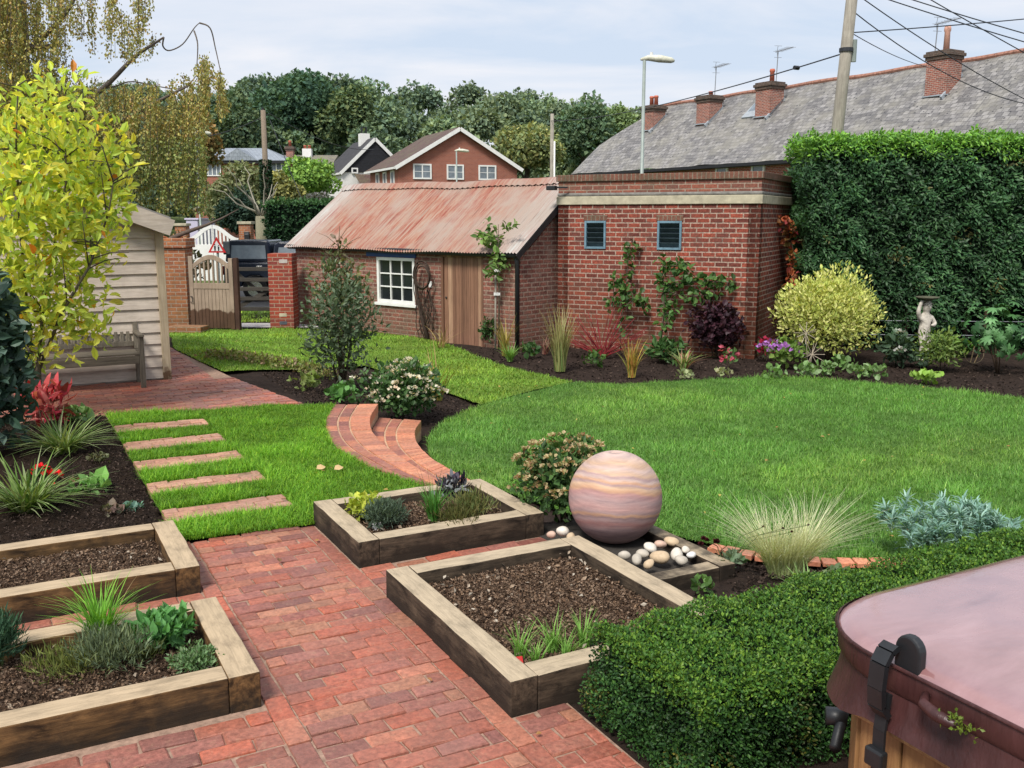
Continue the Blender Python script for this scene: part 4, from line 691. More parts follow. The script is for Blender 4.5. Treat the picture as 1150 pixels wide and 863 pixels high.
# ------------------------------------------------------------------ across the road
pw = 37.
pier('gate_pillar', 'buff brick drive pillar with a black letter box right of the white gates', 271, 284, pw, -.4, zat(252, pw), WALLORG, .45, True, (.05, .1), CONC); pier('gate_pillar', 'buff brick drive pillar left of the white gates', 200, 212, pw, -.4, zat(254, pw), WALLORG, .45, True, (.05, .1), CONC)
lb = at(277.5, pw-.1, zat(264, pw)); t = thing('letter_box', 'black letter box on the right drive pillar', 'letter box', lb, -YAW); MB().box(-.1, .1, -.08, .04, -.2, .12).build('box', BLACKPL, t, False, .02); MB().box(-.07, .07, -.085, -.082, .02, .05).build('slot', ALUM, t)
ga = at(213, pw+.1, -.4); wg = thing('white_gates', 'pair of white solid drive gates with an arched slotted top', 'gate', (ga[0], ga[1], -.4), -YAW); GW = (270-213)/F*pw
for sd in (0, 1):
    n = 14; pts = []; sl_ = []
    hw = GW/2-.01; X = lambda f: (f*hw) if sd == 0 else (GW-f*hw); hz = lambda f: 1.62+.5*(.5-.5*math.cos(math.pi*f))
    m = MB(); lo_ = 1.45
    q = [(X(0), 0), (X(1), 0), (X(1), lo_), (X(0), lo_)]; q = q if sd == 0 else q[::-1]; m.prism(q, 0, .05, M=Matrix(((1, 0, 0, 0), (0, 0, 1, 0), (0, 1, 0, 0), (0, 0, 0, 1))))
    for i in range(n): fa, fb = i/n, (i+1)/n; m.bar((X(fa), .025, hz(fa)), (X(fb), .025, hz(fb)), .05, .14)
    for i in range(8): f = (i+.0)/7; m.box(X(f)-.035, X(f)+.035, .008, .042, lo_, hz(f)-.05)
    m.build('gate_leaf', WHITE, wg)
def lamp(label, px, d, ytop, r, hl, col=GREYMET):
    p = at(px, d, -.3); t = thing('street_lamp', label, 'street lamp', p, -YAW); h = zat(ytop, d)+.3; MB().tube([(0, 0, -.1), (0, 0, 1.6), (0, 0, 1.62), (0, 0, h)], [r*1.35, r*1.35, r, r*.85], 10).build('post', col, t, True)
    m = MB(); m.tube([(-.1, 0, h+.02), (.1, 0, h+.06), (hl*.5, 0, h+.04), (hl*.9, 0, h), (hl, 0, h-.02)], [.03, .075, .1, .075, .03], 10); m.build('lantern', plain('lantern_cream', (.55, .55, .45), .5), t, True); MB().tube([(.18, 0, h+.1), (.18, 0, h+.2)], .04, 8).build('sensor', WHITE, t); return t
lamp('grey street lamp standing in front of the slate roof terrace', 717.5, 26, 68, .052, .78); lamp('small distant street lamp in front of the red brick gable', 541/4.107+380+2, 58, 170, .05, .75); lamp('green grey street lamp post beside the birch left of the white gates', 228, 46, 150, .055, .72)
# poles
p = at(303, 45, -.3); t = thing('utility_pole', 'ivy covered wooden utility pole right of the drive gates', 'utility pole', p, -YAW); h = zat(124, 45)+.3; MB().tube([(0, 0, 0), (0, 0, h*.5), (0, 0, h)], [.14, .13, .11], 10, (.2, .16, .12)).build('pole', BARK, t, True); m = MB(); m.tube([(-.02, -.02, h), (-.02, -.02, h+.12)], .05, 8); m.build('pole_cap', BLACKPL, t)
n = 2600; z = rng.random(n)**1.1*(zat(180, 45)+.3); a = rng.random(n)*6.28; r = .16+.1*rng.random(n)*(1.3-z/6); P = np.c_[np.cos(a)*r, np.sin(a)*r, z]; O = np.c_[np.cos(a), np.sin(a), 0*a]; m = MB(); leaves(m, P, O+runit(n)*.7, O+runit(n)*.5, .13, .9, colmix([(.015, .045, .02), (.03, .07, .03), (.012, .03, .015)], n)); m.build('ivy', GLOSSLEAF, t)
p = at(619, 50, -.3); t = thing('utility_pole', 'slim weathered pole rising behind the brick outbuilding, left of the slate roof', 'utility pole', p, -YAW); h = zat(128, 50)+.3; MB().tube([(0, 0, 0), (0, 0, h)], [.11, .09], 8).build('pole', POLEW, t, True); MB().tube([(.12, 0, 0), (.12, 0, h*.82)], .05, 8).build('service_pipe', WHITE, t, True)
pb = at(940, 19, -.3); pt = at(958, 18.9, zat(-40, 19)); t = thing('utility_pole', 'thick leaning wooden utility pole behind the tall conifer hedge', 'utility pole', pb, 0); tv = Vector(pt)-Vector(pb); dn = Vector(at(940, 19, zat(150, 19)))-Vector(pb); tvn = (Vector(at(957, 18.9, zat(0, 18.9)))-Vector(at(940.5, 19, zat(150, 19)))).normalized()
base_ = dn-tvn*(dn.z/tvn.z); top_ = dn+tvn*((zat(-110, 19)+.3-dn.z)/tvn.z); MB().tube([base_, base_.lerp(top_, .5), top_], [.125, .115, .1], 14).build('pole', POLEW, t, True)
def onpole(py): z = zat(py, 19)+.3; return base_.lerp(top_, (z-base_.z)/(top_.z-base_.z))
q = onpole(58); rr = Vector(N2(1, 0)).to_3d(); MB().tube([q+rr*.15+Vector((0, 0, -.2)), q+rr*.15+Vector((0, 0, .2))], .05, 10).build('cable_box', GREYMET, t); MB().tube([q+Vector((0, 0, -.02)), q+Vector((0, 0, .05))], .13, 14).build('pole_band', WIREM, t)
def cable(label, A, B, sag, r=.012):
    A, B = Vector(A), Vector(B); n = 18; m = MB(); m.tube([A.lerp(B, i/n)-Vector((0, 0, sag*4*(i/n)*(1-i/n))) for i in range(n+1)], r, 5); return tag(m.build('overhead_cable', WIREM), label, 'cable')
Q = lambda py: onpole(py)+Vector(pb); o = cable('cable running from the leaning pole away over the chimneys to the slim pole', Q(60), at(619, 50, zat(136, 50)), .3, .014)
cs = Q(60).lerp(Vector(at(619, 50, zat(136, 50))), .07); cs = MB().tube([(-.06, 0, 0), (.06, 0, 0)], .045, 10).build('cable_joint', BLACKPL, None, loc=cs-Vector((0, 0, .075))); tag(cs, 'round black joint on the cable just left of the leaning pole', 'cable joint')
cable('cable dropping from the pole to the big right chimney, upper of two', Q(-8), at(1200, 24, zat(135, 24)), .15, .011); cable('cable dropping from the pole to the big right chimney, lower of two', Q(12), at(1200, 26, zat(122, 26)), .45, .011)
cable('nearly level cable crossing in front of the right hand aerial', Q(38), at(1330, 22, zat(2, 22)), .05, .011); cable('thin cable sagging from the pole to the slate roof ridge', Q(36), at(1060, 33, zat(78, 33)), .15, .009)
cable('topmost cable from the pole to the right picture edge', Q(-20), at(1400, 17, zat(100, 17)), .1, .011); cable('second cable from the pole top to the right, below the topmost', Q(-12), at(1400, 19, zat(112, 19)), .1, .011); cable('steepest cable from the pole top down to the far right roof', Q(-47), at(1260, 21, zat(118, 21)), .05, .011)
p0 = Vector(at(303, 45, zat(128, 45))); cable('cable from the ivy pole to the dark timber gable house', p0, at(420, 73, zat(168, 73)), .5, .02); cable('cable from the ivy pole to the left behind the birch', p0, at(150, 50, zat(152, 50)), .6, .02); cable('guy wire slanting down right from the ivy pole', p0-Vector((0, 0, .3)), at(345, 43, zat(240, 43)), 0., .018)
# ------------------------------------------------------------------ houses
def tilemat(name, c0, c1, rows=.1, bw=.25, ms=.012, dirt=None, spec=.3, rough=.7):
    m = Mt(name, rough, spec=spec); uv = m.co('UV'); b = m.n('TexBrick'); m.l(uv, b.inputs['Vector']); b.inputs['Scale'].default_value = 1; b.inputs['Brick Width'].default_value = bw; b.inputs['Row Height'].default_value = rows; b.inputs['Mortar Size'].default_value = ms
    b.inputs['Color1'].default_value = (*c0, 1); b.inputs['Color2'].default_value = (*c1, 1); b.inputs['Mortar'].default_value = (*[x*.45 for x in c0], 1); o = m.co('Object'); n = m.noise(o, 1.1, 8, .7)
    c = m.mix(1., b.outputs['Color'], m.ramp(m.noise(o, 9, 6, .7), [(.3, (.7,)*3), (.7, (1.3,)*3)]), 'MULTIPLY')
    if dirt: c = m.mix(m.rng(n, .45, .7, 0, .7), c, dirt)
    m.base(c); m.bump(m.rng(b.outputs['Fac'], 0, 1, 1, 0), .5, .02); return m.m
SLATE = tilemat('slate', (.25, .26, .28), (.17, .18, .2), .2, .27, .012, (.3, .29, .25)); BROWNT = tilemat('brown_tile', (.13, .075, .065), (.09, .055, .05), .2, .25, .015, (.12, .12, .06)); GREYT = tilemat('grey_tile', (.26, .29, .33), (.22, .25, .29), .3, .3, .01); DARKT = tilemat('dark_tile', (.055, .052, .058), (.04, .04, .045), .25, .25, .01); BLACKCLAD = tilemat('black_cladding', (.02, .021, .026), (.017, .018, .022), .2, 3., .008); OLDT = tilemat('old_tile', (.2, .18, .15), (.15, .14, .12), .25, .25, .012, (.22, .21, .12))
RENDER = plain('white_render', (.7, .69, .67), .8, .06, 3.)
def window(par, M, w, h, cols=2, bar=.06, gl=GLASSP, rows=1):
    m = MB(); m.box(0, bar, -.05, .04, 0, h, M=M).box(w-bar, w, -.05, .04, 0, h, M=M).box(bar, w-bar, -.05, .04, 0, bar, M=M).box(bar, w-bar, -.05, .04, h-bar, h, M=M)
    for i in range(1, cols): x = i*w/cols; m.box(x-bar*.4, x+bar*.4, -.045, .03, bar, h-bar, M=M)
    for j in range(1, rows): m.box(bar, w-bar, -.02, .028, j*h/rows-.015, j*h/rows+.015, M=M)
    f = m.build('window', WHITE, par); MB().box(bar*.5, w-bar*.5, -.012, .0, bar*.5, h-bar*.5, M=M).build('pane', gl, f); return f
def gable_house(t, L, D, z0, ez, rzv, wallm, roofm, over=.3, verge=True, vergem=WHITE, gap=True):   # ridge along local y, gable fronts at y=0 and y=D
    m = MB(); m.prism([(0, z0), (L, z0), (L, ez), (L/2, rzv-.08), (0, ez)], 0, D, M=Matrix(((1, 0, 0, 0), (0, 0, 1, 0), (0, 1, 0, 0), (0, 0, 0, 1))) @ Matrix.Identity(4)); m.build('wall', wallm, t)
    s_ = (rzv-ez)/(L/2); e = over; m = MB(); th = .12
    for sgn in (0, 1):
        xe = -e if sgn == 0 else L+e; ze = ez-s_*e; y0, y1 = -e, D+e
        V = [(L/2, y0, rzv), (xe, y0, ze), (xe, y1, ze), (L/2, y1, rzv), (L/2, y0, rzv+th), (xe, y0, ze+th), (xe, y1, ze+th), (L/2, y1, rzv+th)]
        f = np.array([(0, 1, 2, 3), (7, 6, 5, 4), (0, 4, 5, 1), (1, 5, 6, 2), (2, 6, 7, 3)]); m.add(V, f if sgn else f[:, ::-1])
    r = m.build('roof', roofm, t)
    if verge:
        m = MB(); m.bar((L/2, -e-.03, rzv-.02), (-e, -e-.03, ez-s_*e-.02), .05, .24); m.bar((L/2, -e-.03, rzv-.02), (L+e, -e-.03, ez-s_*e-.02), .05, .24); m.bar((-e-.05, -e, ez-s_*e), (-e-.05, D+e, ez-s_*e), .1, .14); m.build('bargeboard', vergem, t)
    return r
I4 = Matrix.Translation
a, b = at(449, 65, 0), at(577, 64.6, 0); loc, rz, L = frame2(a, b); hs = thing('brick_house', 'red brick gable house with three white upstairs windows', 'house', loc, rz+.44); D_ = 7.6; L = 8.5
gable_house(hs, L, D_, -.6, zat(186, 65), zat(144, 66), HOUSEBR, BROWNT, .3)
for x0p, x1p in ((465, 485), (501.6, 520), (536, 555)):
    uu = lambda p_: (65*(p_-575)/1090+7.515)/(.905-.426*(p_-575)/1090); u, u1 = uu(x0p), uu(x1p); z0 = zat(201, 65); window(hs, I4((u, -.02, z0)), u1-u, 1.0, 2, .1, GLASSP, 2)
for v in (.8, 2.8, 4.8): window(hs, I4((-.02, v+1, 3.9)) @ Matrix.Rotation(-math.pi/2, 4, 'Z'), .9, 1.3, 1, .12)
# grey roofed house
a, b = at(232, 80, 0), at(323, 80, 0); loc, rz, L = frame2(a, b); hg = thing('brick_house', 'low brick house with a pale grey hipped roof, left of the ivy pole', 'house', loc, rz); ez, rzv = zat(181, 80), zat(163.5, 80); D_ = 7.
MB().wall(L, -.6, ez, .3).box(0.01, L-.01, .31, D_, -.6, ez).build('wall', HOUSEBR, hg); e = .35; m = MB(); V = [(-e, -e, ez), (L+e, -e, ez), (L+e, D_+e, ez), (-e, D_+e, ez), (.9, 3.2, rzv), (L-2.2, 3.2, rzv)]; m.add(V, [np.array([(0, 1, 5, 4), (2, 3, 4, 5)]), np.array([(1, 2, 5), (3, 0, 4)]), np.array([(3, 2, 1, 0)])]); m.build('roof', GREYT, hg)
m = MB(); m.add([(1.5, -.5, ez+.02), (4.6, -.5, ez+.02), (3.0, -.5, rzv-.25), (3.0, 2.9, rzv-.25)], [np.array([(0, 1, 2), (1, 3, 2), (3, 0, 2)])]); m.build('front_gable', GREYT, hg); m = MB(); m.box(-e, L+e, -e-.06, -e-.001, ez-.22, ez+.02); m.build('fascia', BLACKGUT, hg)
zb_ = zat(198, 80); window(hg, I4((.1, -.03, zb_)), 1.4, 1.25, 4, .08); window(hg, I4((2.75, -.03, zb_+.35)), .6, .85, 1, .08); window(hg, I4((L-.7, -.03, zb_+.4)), .5, .7, 1, .08); MB().box(L-2.1, L-.02, -.03, -.003, -.3, ez-.23).build('grey_cladding', GREYT, hg)
# cottage
a, b = at(305, 86, 0), at(372, 86, 0); loc, rz, L = frame2(a, b); hc = thing('cottage', 'old tiled cottage with one brick and one white chimney behind the green bush', 'house', loc, rz); ez, rzv = zat(186, 86), zat(172, 86)
MB().box(0, L, 0, 6, -.6, ez).build('wall', RENDER, hc); m = MB(); m.add([(-.3, -.3, ez), (L+.3, -.3, ez), (L+.3, 3, rzv), (-.3, 3, rzv), (-.3, 6.3, ez), (L+.3, 6.3, ez)], [np.array([(0, 1, 2, 3), (3, 2, 5, 4)]), np.array([(0, 3, 4), (1, 5, 2)])]); rf = m.build('roof', OLDT, hc)
def chim(par, x, y, z0, z1, w, d, mat, pots, potm=TERRA, ph=.5, name='chimney', cap=True):
    m = MB(); m.box(x-w/2, x+w/2, y-d/2, y+d/2, z0, z1-(.4 if cap else .3)); cr = MB()
    if cap:
        for k, (o_, za, zb2) in enumerate(((.06, -.398, -.25), (.12, -.248, -.1), (.05, -.098, 0))): cr.box(x-w/2-o_, x+w/2+o_, y-d/2-o_, y+d/2+o_, z1+za, z1+zb2)
    else: m.box(x-w/2, x+w/2, y-d/2, y+d/2, z1-.298, z1)
    c = m.build(name, mat, par)
    if cap: cr.build('chimney_crown', CHIMTOP, c, False, .02)
    for px_ in pots: MB().lathe([(.14, 0), (.12, ph*.75), (.15, ph*.8), (.15, ph*.9), (.12, ph)], (x+px_, y, z1), 12).build('chimney_pot', potm, c, True)
    return c
sc_ = 86/F; X = lambda px: (px-305)*sc_
chim(hc, X(324.5), 1.8, 4, zat(163, 86), .62, .6, CHIMBR, [0]); chim(hc, X(341.5), 2.6, 5, zat(165, 86), .8, .6, RENDER, [-.2, .2], TERRA, .3, 'chimney', False)
# dark gable house
a, b = at(386, 75, 0), at(451, 74, 0); loc, rz, L = frame2(a, b); hd = thing('gable_house', 'white walled house with black clad gable, white scalloped barge boards and white chimney', 'house', loc, rz+.62); L = 5.3; ez, rzv = zat(193, 75), zat(156, 76)
gable_house(hd, L, 6.6, -.6, ez, rzv, RENDER, DARKT, .15); MB().prism([(.05, ez-.02), (L-.05, ez-.02), (L/2, rzv-.2)], 0, .05, M=Matrix(((1, 0, 0, 0), (0, 0, 1, -.06), (0, 1, 0, 0), (0, 0, 0, 1)))).build('black_gable', BLACKCLAD, hd); window(hd, I4((.75, -.1, ez-.12)), .5, .42, 1, .1, GLASS)
chim(hd, L/2-.2, 2.4, rzv-1.2, zat(149, 77), .75, .7, RENDER, [], cap=False); m = MB(); cx = L/2-.2; cz = zat(149, 77); m.box(cx-.2, cx+.2, 2.2, 2.6, cz+.45, cz+.5)
for dx in (-.18, .18): m.box(cx+dx-.03, cx+dx+.03, 2.2, 2.6, cz, cz+.45)
m.build('chimney_cowl', BLACKPL, hd); m = MB(); m.add([(.9, -2.2, zat(208, 72)), (2.8, -2.2, zat(208, 72)), (2.8, -.3, zat(195, 74)), (.9, -.3, zat(195, 74))], np.array([(0, 1, 2, 3)])); m.box(.95, 2.75, -2.1, -.1, -.5, zat(209, 72)); m.build('porch_roof', BROWNT, hd)
# slate terrace
a, b = at(648, 64.5, 0), at(1190, 37, 0); loc, rz, L = frame2(a, b); ht = thing('terrace_house', 'row of brick houses under one long patched slate roof with four chimneys', 'house', loc, rz); ez, rzv = 5.0, 9.2; D_ = 9.5; L += 6
MB().wall(L, -.6, ez-.1, .3).box(.01, L-.01, .31, D_, -.6, ez-.1).build('wall', TERRBR, ht)
nX, nY = 140, 18
def roofz(f): return ez-.12+(rzv-ez+.12)*f
m = MB(); us = np.linspace(-.3, L+.3, nX); V = []
for j in range(nY+1):
    f = j/nY; hip = np.clip((us+.3)/2.6, 0, 1); ff = f*np.where(us < 2.3, .45+.55*hip, 1.); V.append(np.c_[us+np.where(us < 2.3, 0, 0), -.35+(D_/2+.35)*ff, roofz(ff)+.03*np.sin(us*1.1+f*3)+.02*np.sin(us*2.7)])
n = nX; i = np.arange(n-1); V = np.vstack(V); m.add(V, [np.concatenate([np.stack([r*n+i, r*n+i+1, (r+1)*n+i+1, (r+1)*n+i], 1) for r in range(nY)])]); m.add([(-.3, D_/2, roofz(.45)), (2.3, D_/2, rzv), (L, D_/2, rzv), (L, D_+.3, ez), (-.3, D_+.3, ez)], [np.array([(0, 1, 2, 3, 4)])])
def slateroof():
    m = Mt('patched_slate', .6, spec=.35); uv = m.co('UV'); b = m.n('TexBrick'); m.l(uv, b.inputs['Vector']); b.inputs['Scale'].default_value = 1; b.inputs['Brick Width'].default_value = .3; b.inputs['Row Height'].default_value = .22; b.inputs['Mortar Size'].default_value = .011
    b.inputs['Color1'].default_value = (.255, .245, .24, 1); b.inputs['Color2'].default_value = (.12, .115, .115, 1); b.inputs['Mortar'].default_value = (.06, .06, .065, 1); o = m.co('Object'); sx = m.n('SeparateXYZ'); m.l(o, sx.inputs[0])
    c = m.mix(1., b.outputs['Color'], m.ramp(m.noise(o, 6, 8, .75), [(.3, (.65,)*3), (.72, (1.4,)*3)]), 'MULTIPLY'); c = m.mix(m.rng(m.noise(o, .7, 8, .7), .45, .68, 0, .6), c, (.28, .265, .22))
    vo = m.n('TexVoronoi'); vo.inputs['Scale'].default_value = 3.2; m.l(o, vo.inputs['Vector']); c = m.mix(m.rng(vo.outputs['Distance'], .17, .12), c, (.035, .035, .04)); 
    s2 = m.n('Math', operation='PINGPONG'); m.l(sx.outputs[0], s2.inputs[0]); s2.inputs[1].default_value = 2.7; c = m.mix(m.rng(s2.outputs[0], .05, .02, 0, .5), c, (.1, .1, .1)); m.base(c); m.bump(m.rng(b.outputs['Fac'], 0, 1, 1, 0), .6, .02); return m.m
ro = m.build('roof', slateroof(), ht, True)
m = MB(); 
for x in np.arange(2.3, L, .45): m.tube([(x, D_/2, rzv+.02+.03*math.sin(x*1.1+3)), (x+.43, D_/2, rzv+.02+.03*math.sin(x*1.1+3.4))], .12, 8)
m.build('ridge_tile', plain('ridge_clay', (.3, .15, .11), .85, .4), ro); MB().box(-.3, L, -.5, -.37, ez-.3, ez-.14).box(-.2, L, -.36, .0, ez-.32, ez-.27).build('gutter', BLACKGUT, ht)
def uof(px, v=0.):                                     # distance along the terrace seen at a pixel column, v behind its front
    lo, hi = 0., 60.
    for _ in range(40):
        mid = (lo+hi)/2; X_ = loc[0]+math.cos(rz)*mid-math.sin(rz)*v; Y_ = loc[1]+math.sin(rz)*mid+math.cos(rz)*v; x, y = cy*X_-sy*Y_, sy*X_+cy*Y_
        if 575+F*x/(y*cp-4*sp) < px: lo = mid
        else: hi = mid
    return lo
for px, ytop, pots, pm, wv, ph in ((733, 119, [-.22, .22], TERRA, 1.05, .6), (795, 108, [.1], TERRA, 1.05, .25), (862, 93, [.12], TERRA, 1.05, .7), (1055, 58, [.05], BUFFPOT, 1.05, 1.1)):
    v = 3.2; u = uof(px, v); X_ = loc[0]+math.cos(rz)*u-math.sin(rz)*v; Y_ = loc[1]+math.sin(rz)*u+math.cos(rz)*v; d = sy*X_+cy*Y_; zt_ = zat(ytop, d); zr = roofz(v/(D_/2)); c = chim(ht, u, v, zr-1.3, zt_, 1.1, 1.0, CHIMBR, pots, pm, ph)
    m = MB(); m.bar((u+.5, v-.75, roofz((v-.75+.35)/(D_/2+.35))+.08), (u+.5, v+.6, roofz((v+.6+.35)/(D_/2+.35))+.08), .1, .16); m.bar((u-.6, v-.5, roofz((v-.5+.35)/(D_/2+.35))+.04), (u+.6, v-.5, roofz((v-.5+.35)/(D_/2+.35))+.04), .22, .06); m.build('flashing', LEADM, c)
    if px in (795, 862, 1055):
        m = MB(); ax = u-.55 if px == 1055 else u+.4; h = 1.9 if px != 1055 else 1.6; m.tube([(ax, v, zt_-.6), (ax+.08, v, zt_+h-.3)], .025, 6); tz = zt_+h-.35; m.tube([(ax-.1, v, tz), (ax+1.6, v-.5, tz-.02)], .02, 5)
        for k in range(8): q = Vector((ax+.1+k*.19, v-.03-.062*k, tz)); m.tube([q-Vector((.1, .25, 0)), q+Vector((.1, .25, 0))], .01, 4)
        for k in (-1, 1): m.tube([(ax, v-.2, tz+.3*k), (ax+.15, v+.2, tz+.3*k)], .012, 4); m.tube([(ax, v, tz), (ax+.05, v, tz+.3*k)], .012, 4)
        m.build('tv_aerial', ALUM, c)
u = uof(843, 3.); m = MB(); f0, f1 = (2.7+.35)/(D_/2+.35), (3.7+.35)/(D_/2+.35); m.bar((u, 2.7, roofz(f0)+.08), (u, 3.7, roofz(f1)+.08), 1.0, .1); m.build('skylight', LEADM, ht); m = MB(); m.bar((u, 2.78, roofz(f0)+.17), (u, 3.6, roofz(f1)+.1), .8, .02); m.build('skylight_pane', GLASSP, ht)
for px in (812, 853): u = uof(px, 0); window(ht, I4((u-.45, -.03, 3.95)), .95, .85, 1, .13)
# small outbuildings across the road
a = at(222, 58, 0); t = thing('garage', 'small garage with a pale pitched roof behind the white gates', 'garage', (a[0], a[1], 0), -YAW); W = 21/F*58; gable_house(t, W+.6, 4, -.4, zat(236, 58), zat(228, 58), HOUSEBR, OLDT, .15, False); a = at(211, 50, 0); t = thing('storage_unit', 'pale lilac container roof showing over the white gates', 'container', (a[0], a[1], 0), -YAW); MB().box(0, .62, 0, 3, -.3, zat(247, 50)).build('body', plain('lilac_panel', (.5, .47, .62), .6, .05), t, False, .05); MB().box(-.05, .67, -.05, 3.05, zat(247, 50)+.002, zat(246, 50)+.04).build('lid', plain('lilac_lid', (.55, .5, .66), .6, .05), t)
# ------------------------------------------------------------------ background trees
GREENS = [(.15, .22, .1), (.11, .175, .09), (.2, .265, .11), (.085, .135, .085)]; YEL = [(.3, .33, .14), (.24, .29, .13), (.36, .35, .15), (.19, .25, .12)]
def fartree(name, label, px, d, ytop, w_px, ybot, n, cols, leaf=.45, group=None, trunk=True, cat='tree', k=14):
    p = at(px, d, 0); p = (p[0], p[1], H1(p[0], p[1])-.1); t = thing(name, label, cat, p, rng.random()*6, group); zt_ = zat(ytop, d)-p[2]; zb = max(zat(ybot, d)-p[2], .3); w = w_px/F*d; bl = mkblobs(w, zt_-zb, zb, int(k*1.6), None, .9, .26)
    foliage('crown', t, bl, int(n*1.5), leaf*.85, .75, np.array(cols)*2.1+np.array([.014, .02, .03])*(d/90), 'dia', .2, 1., .38, FAR, sv=.35, dark=.3)  # bluish distance haze added into the crown colours
    if trunk:
        m = MB(); m.tube([(0, 0, -.2), (.1, 0, zb), (0, .1, (zb+zt_)/2), (.05, 0, zt_*.85)], [w*.035+.06, w*.03+.05, w*.02+.03, .02], 8, (.08, .07, .055))
        for q in range(6): a = q*1.1; m.tube([(0, .05, zb+(zt_-zb)*.1*q), (math.cos(a)*w*.18, math.sin(a)*w*.18, zb+(zt_-zb)*(.2+.1*q)), (math.cos(a)*w*.33, math.sin(a)*w*.33, zb+(zt_-zb)*(.32+.1*q))], [.1, .07, .02], 6, (.08, .07, .055))
        m.build('trunk', BARK, t, True)
    return t
m = MB(); tops = [(-120, 60), (60, 90), (140, 95), (200, 100), (250, 104), (290, 90), (340, 80), (400, 86), (440, 100), (480, 106), (520, 104), (560, 102), (600, 104), (640, 112), (670, 114), (700, 124), (740, 130), (800, 145), (900, 150), (1000, 150)]
for row, (d, dy) in enumerate(((150, -1), (128, 6), (112, 26), (100, 55))):
    px = -140+row*9
    while px < 800:
        yt = np.interp(px, [a for a, _ in tops], [b for _, b in tops])+dy+rng.normal(0, 5); wp = rng.uniform(34, 62); wv = wp/F*d; p = at(px, d+rng.uniform(-5, 5), 0); zt_ = zat(yt, d); hh = wv*rng.uniform(.85, 1.15); c0, R = mkblobs(wv, hh, 0, 20, None, .95, .23); z0 = H1(p[0], p[1])
        c0 = c0+np.array([p[0], p[1], zt_-hh]); lowc = c0.copy(); lowc[:, 2] = z0+(lowc[:, 2]-z0)*.45
        tn = rng.random(); right = np.clip((px-380)/300, 0, 1); base = np.array(GREENS)*(1-.55*right*tn)+np.array(YEL)*(.55*right*tn); base = base*rng.uniform(.7, 1.25)*(1 if right < .2 else 1.1)+np.array([.025, .036, .055])*(d/120)  # distance haze put into the woodland leaf colours as a blue tint
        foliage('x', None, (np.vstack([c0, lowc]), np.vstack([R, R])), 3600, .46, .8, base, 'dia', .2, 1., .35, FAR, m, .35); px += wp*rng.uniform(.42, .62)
kind(m.build('woodland', FAR), 'stuff')
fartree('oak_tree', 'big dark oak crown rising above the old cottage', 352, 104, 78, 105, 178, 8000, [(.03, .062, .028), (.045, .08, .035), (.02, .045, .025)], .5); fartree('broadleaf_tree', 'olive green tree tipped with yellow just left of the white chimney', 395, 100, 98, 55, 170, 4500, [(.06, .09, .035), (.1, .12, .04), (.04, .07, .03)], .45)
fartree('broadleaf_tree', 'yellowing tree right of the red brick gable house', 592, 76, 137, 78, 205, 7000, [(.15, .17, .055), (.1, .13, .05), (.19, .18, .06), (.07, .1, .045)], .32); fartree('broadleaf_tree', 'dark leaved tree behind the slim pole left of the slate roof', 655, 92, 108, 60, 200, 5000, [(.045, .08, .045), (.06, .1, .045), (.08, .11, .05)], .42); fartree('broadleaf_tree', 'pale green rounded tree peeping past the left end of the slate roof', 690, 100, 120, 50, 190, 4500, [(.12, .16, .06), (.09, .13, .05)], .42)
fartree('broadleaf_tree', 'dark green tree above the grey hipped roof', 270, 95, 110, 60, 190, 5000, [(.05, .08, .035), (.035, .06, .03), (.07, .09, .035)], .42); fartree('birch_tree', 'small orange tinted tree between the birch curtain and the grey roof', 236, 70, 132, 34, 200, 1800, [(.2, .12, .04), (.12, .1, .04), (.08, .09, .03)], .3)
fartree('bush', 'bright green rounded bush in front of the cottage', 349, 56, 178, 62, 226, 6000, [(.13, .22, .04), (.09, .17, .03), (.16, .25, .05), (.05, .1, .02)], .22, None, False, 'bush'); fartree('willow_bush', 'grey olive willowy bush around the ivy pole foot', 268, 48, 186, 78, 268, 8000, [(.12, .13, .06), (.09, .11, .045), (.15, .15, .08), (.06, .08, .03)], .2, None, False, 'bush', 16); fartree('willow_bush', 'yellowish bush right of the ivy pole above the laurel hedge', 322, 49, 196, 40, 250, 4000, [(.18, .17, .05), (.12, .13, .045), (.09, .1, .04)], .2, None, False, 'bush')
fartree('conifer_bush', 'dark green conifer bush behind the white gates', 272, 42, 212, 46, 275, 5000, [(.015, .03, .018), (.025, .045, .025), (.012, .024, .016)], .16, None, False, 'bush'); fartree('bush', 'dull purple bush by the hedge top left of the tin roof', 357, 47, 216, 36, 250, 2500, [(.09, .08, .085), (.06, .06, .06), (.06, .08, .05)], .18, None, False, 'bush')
# cut tree stump
p = at(296, 40, -.3); t = thing('cut_tree', 'thick pale tree stump with thin regrowth branches between the pillar and the hedge', 'tree', p, 0); zt_ = zat(243, 40)+.3; m = MB(); m.tube([(0, 0, 0), (0, 0, 1), (.05, 0, zt_)], [.32, .26, .27], 12, (.2, .19, .13)); m.build('trunk', BARK, t, True); m = MB()
for k in range(9): a = random.uniform(0, 6.28); tree_branch(m, (0, 0, zt_-.05), (math.cos(a)*1.3-.5, math.sin(a)*.8, zt_+random.uniform(1., 2.4)), .05, .012, (.3, .28, .22), .05)
m.build('branch', BARK, t, True)
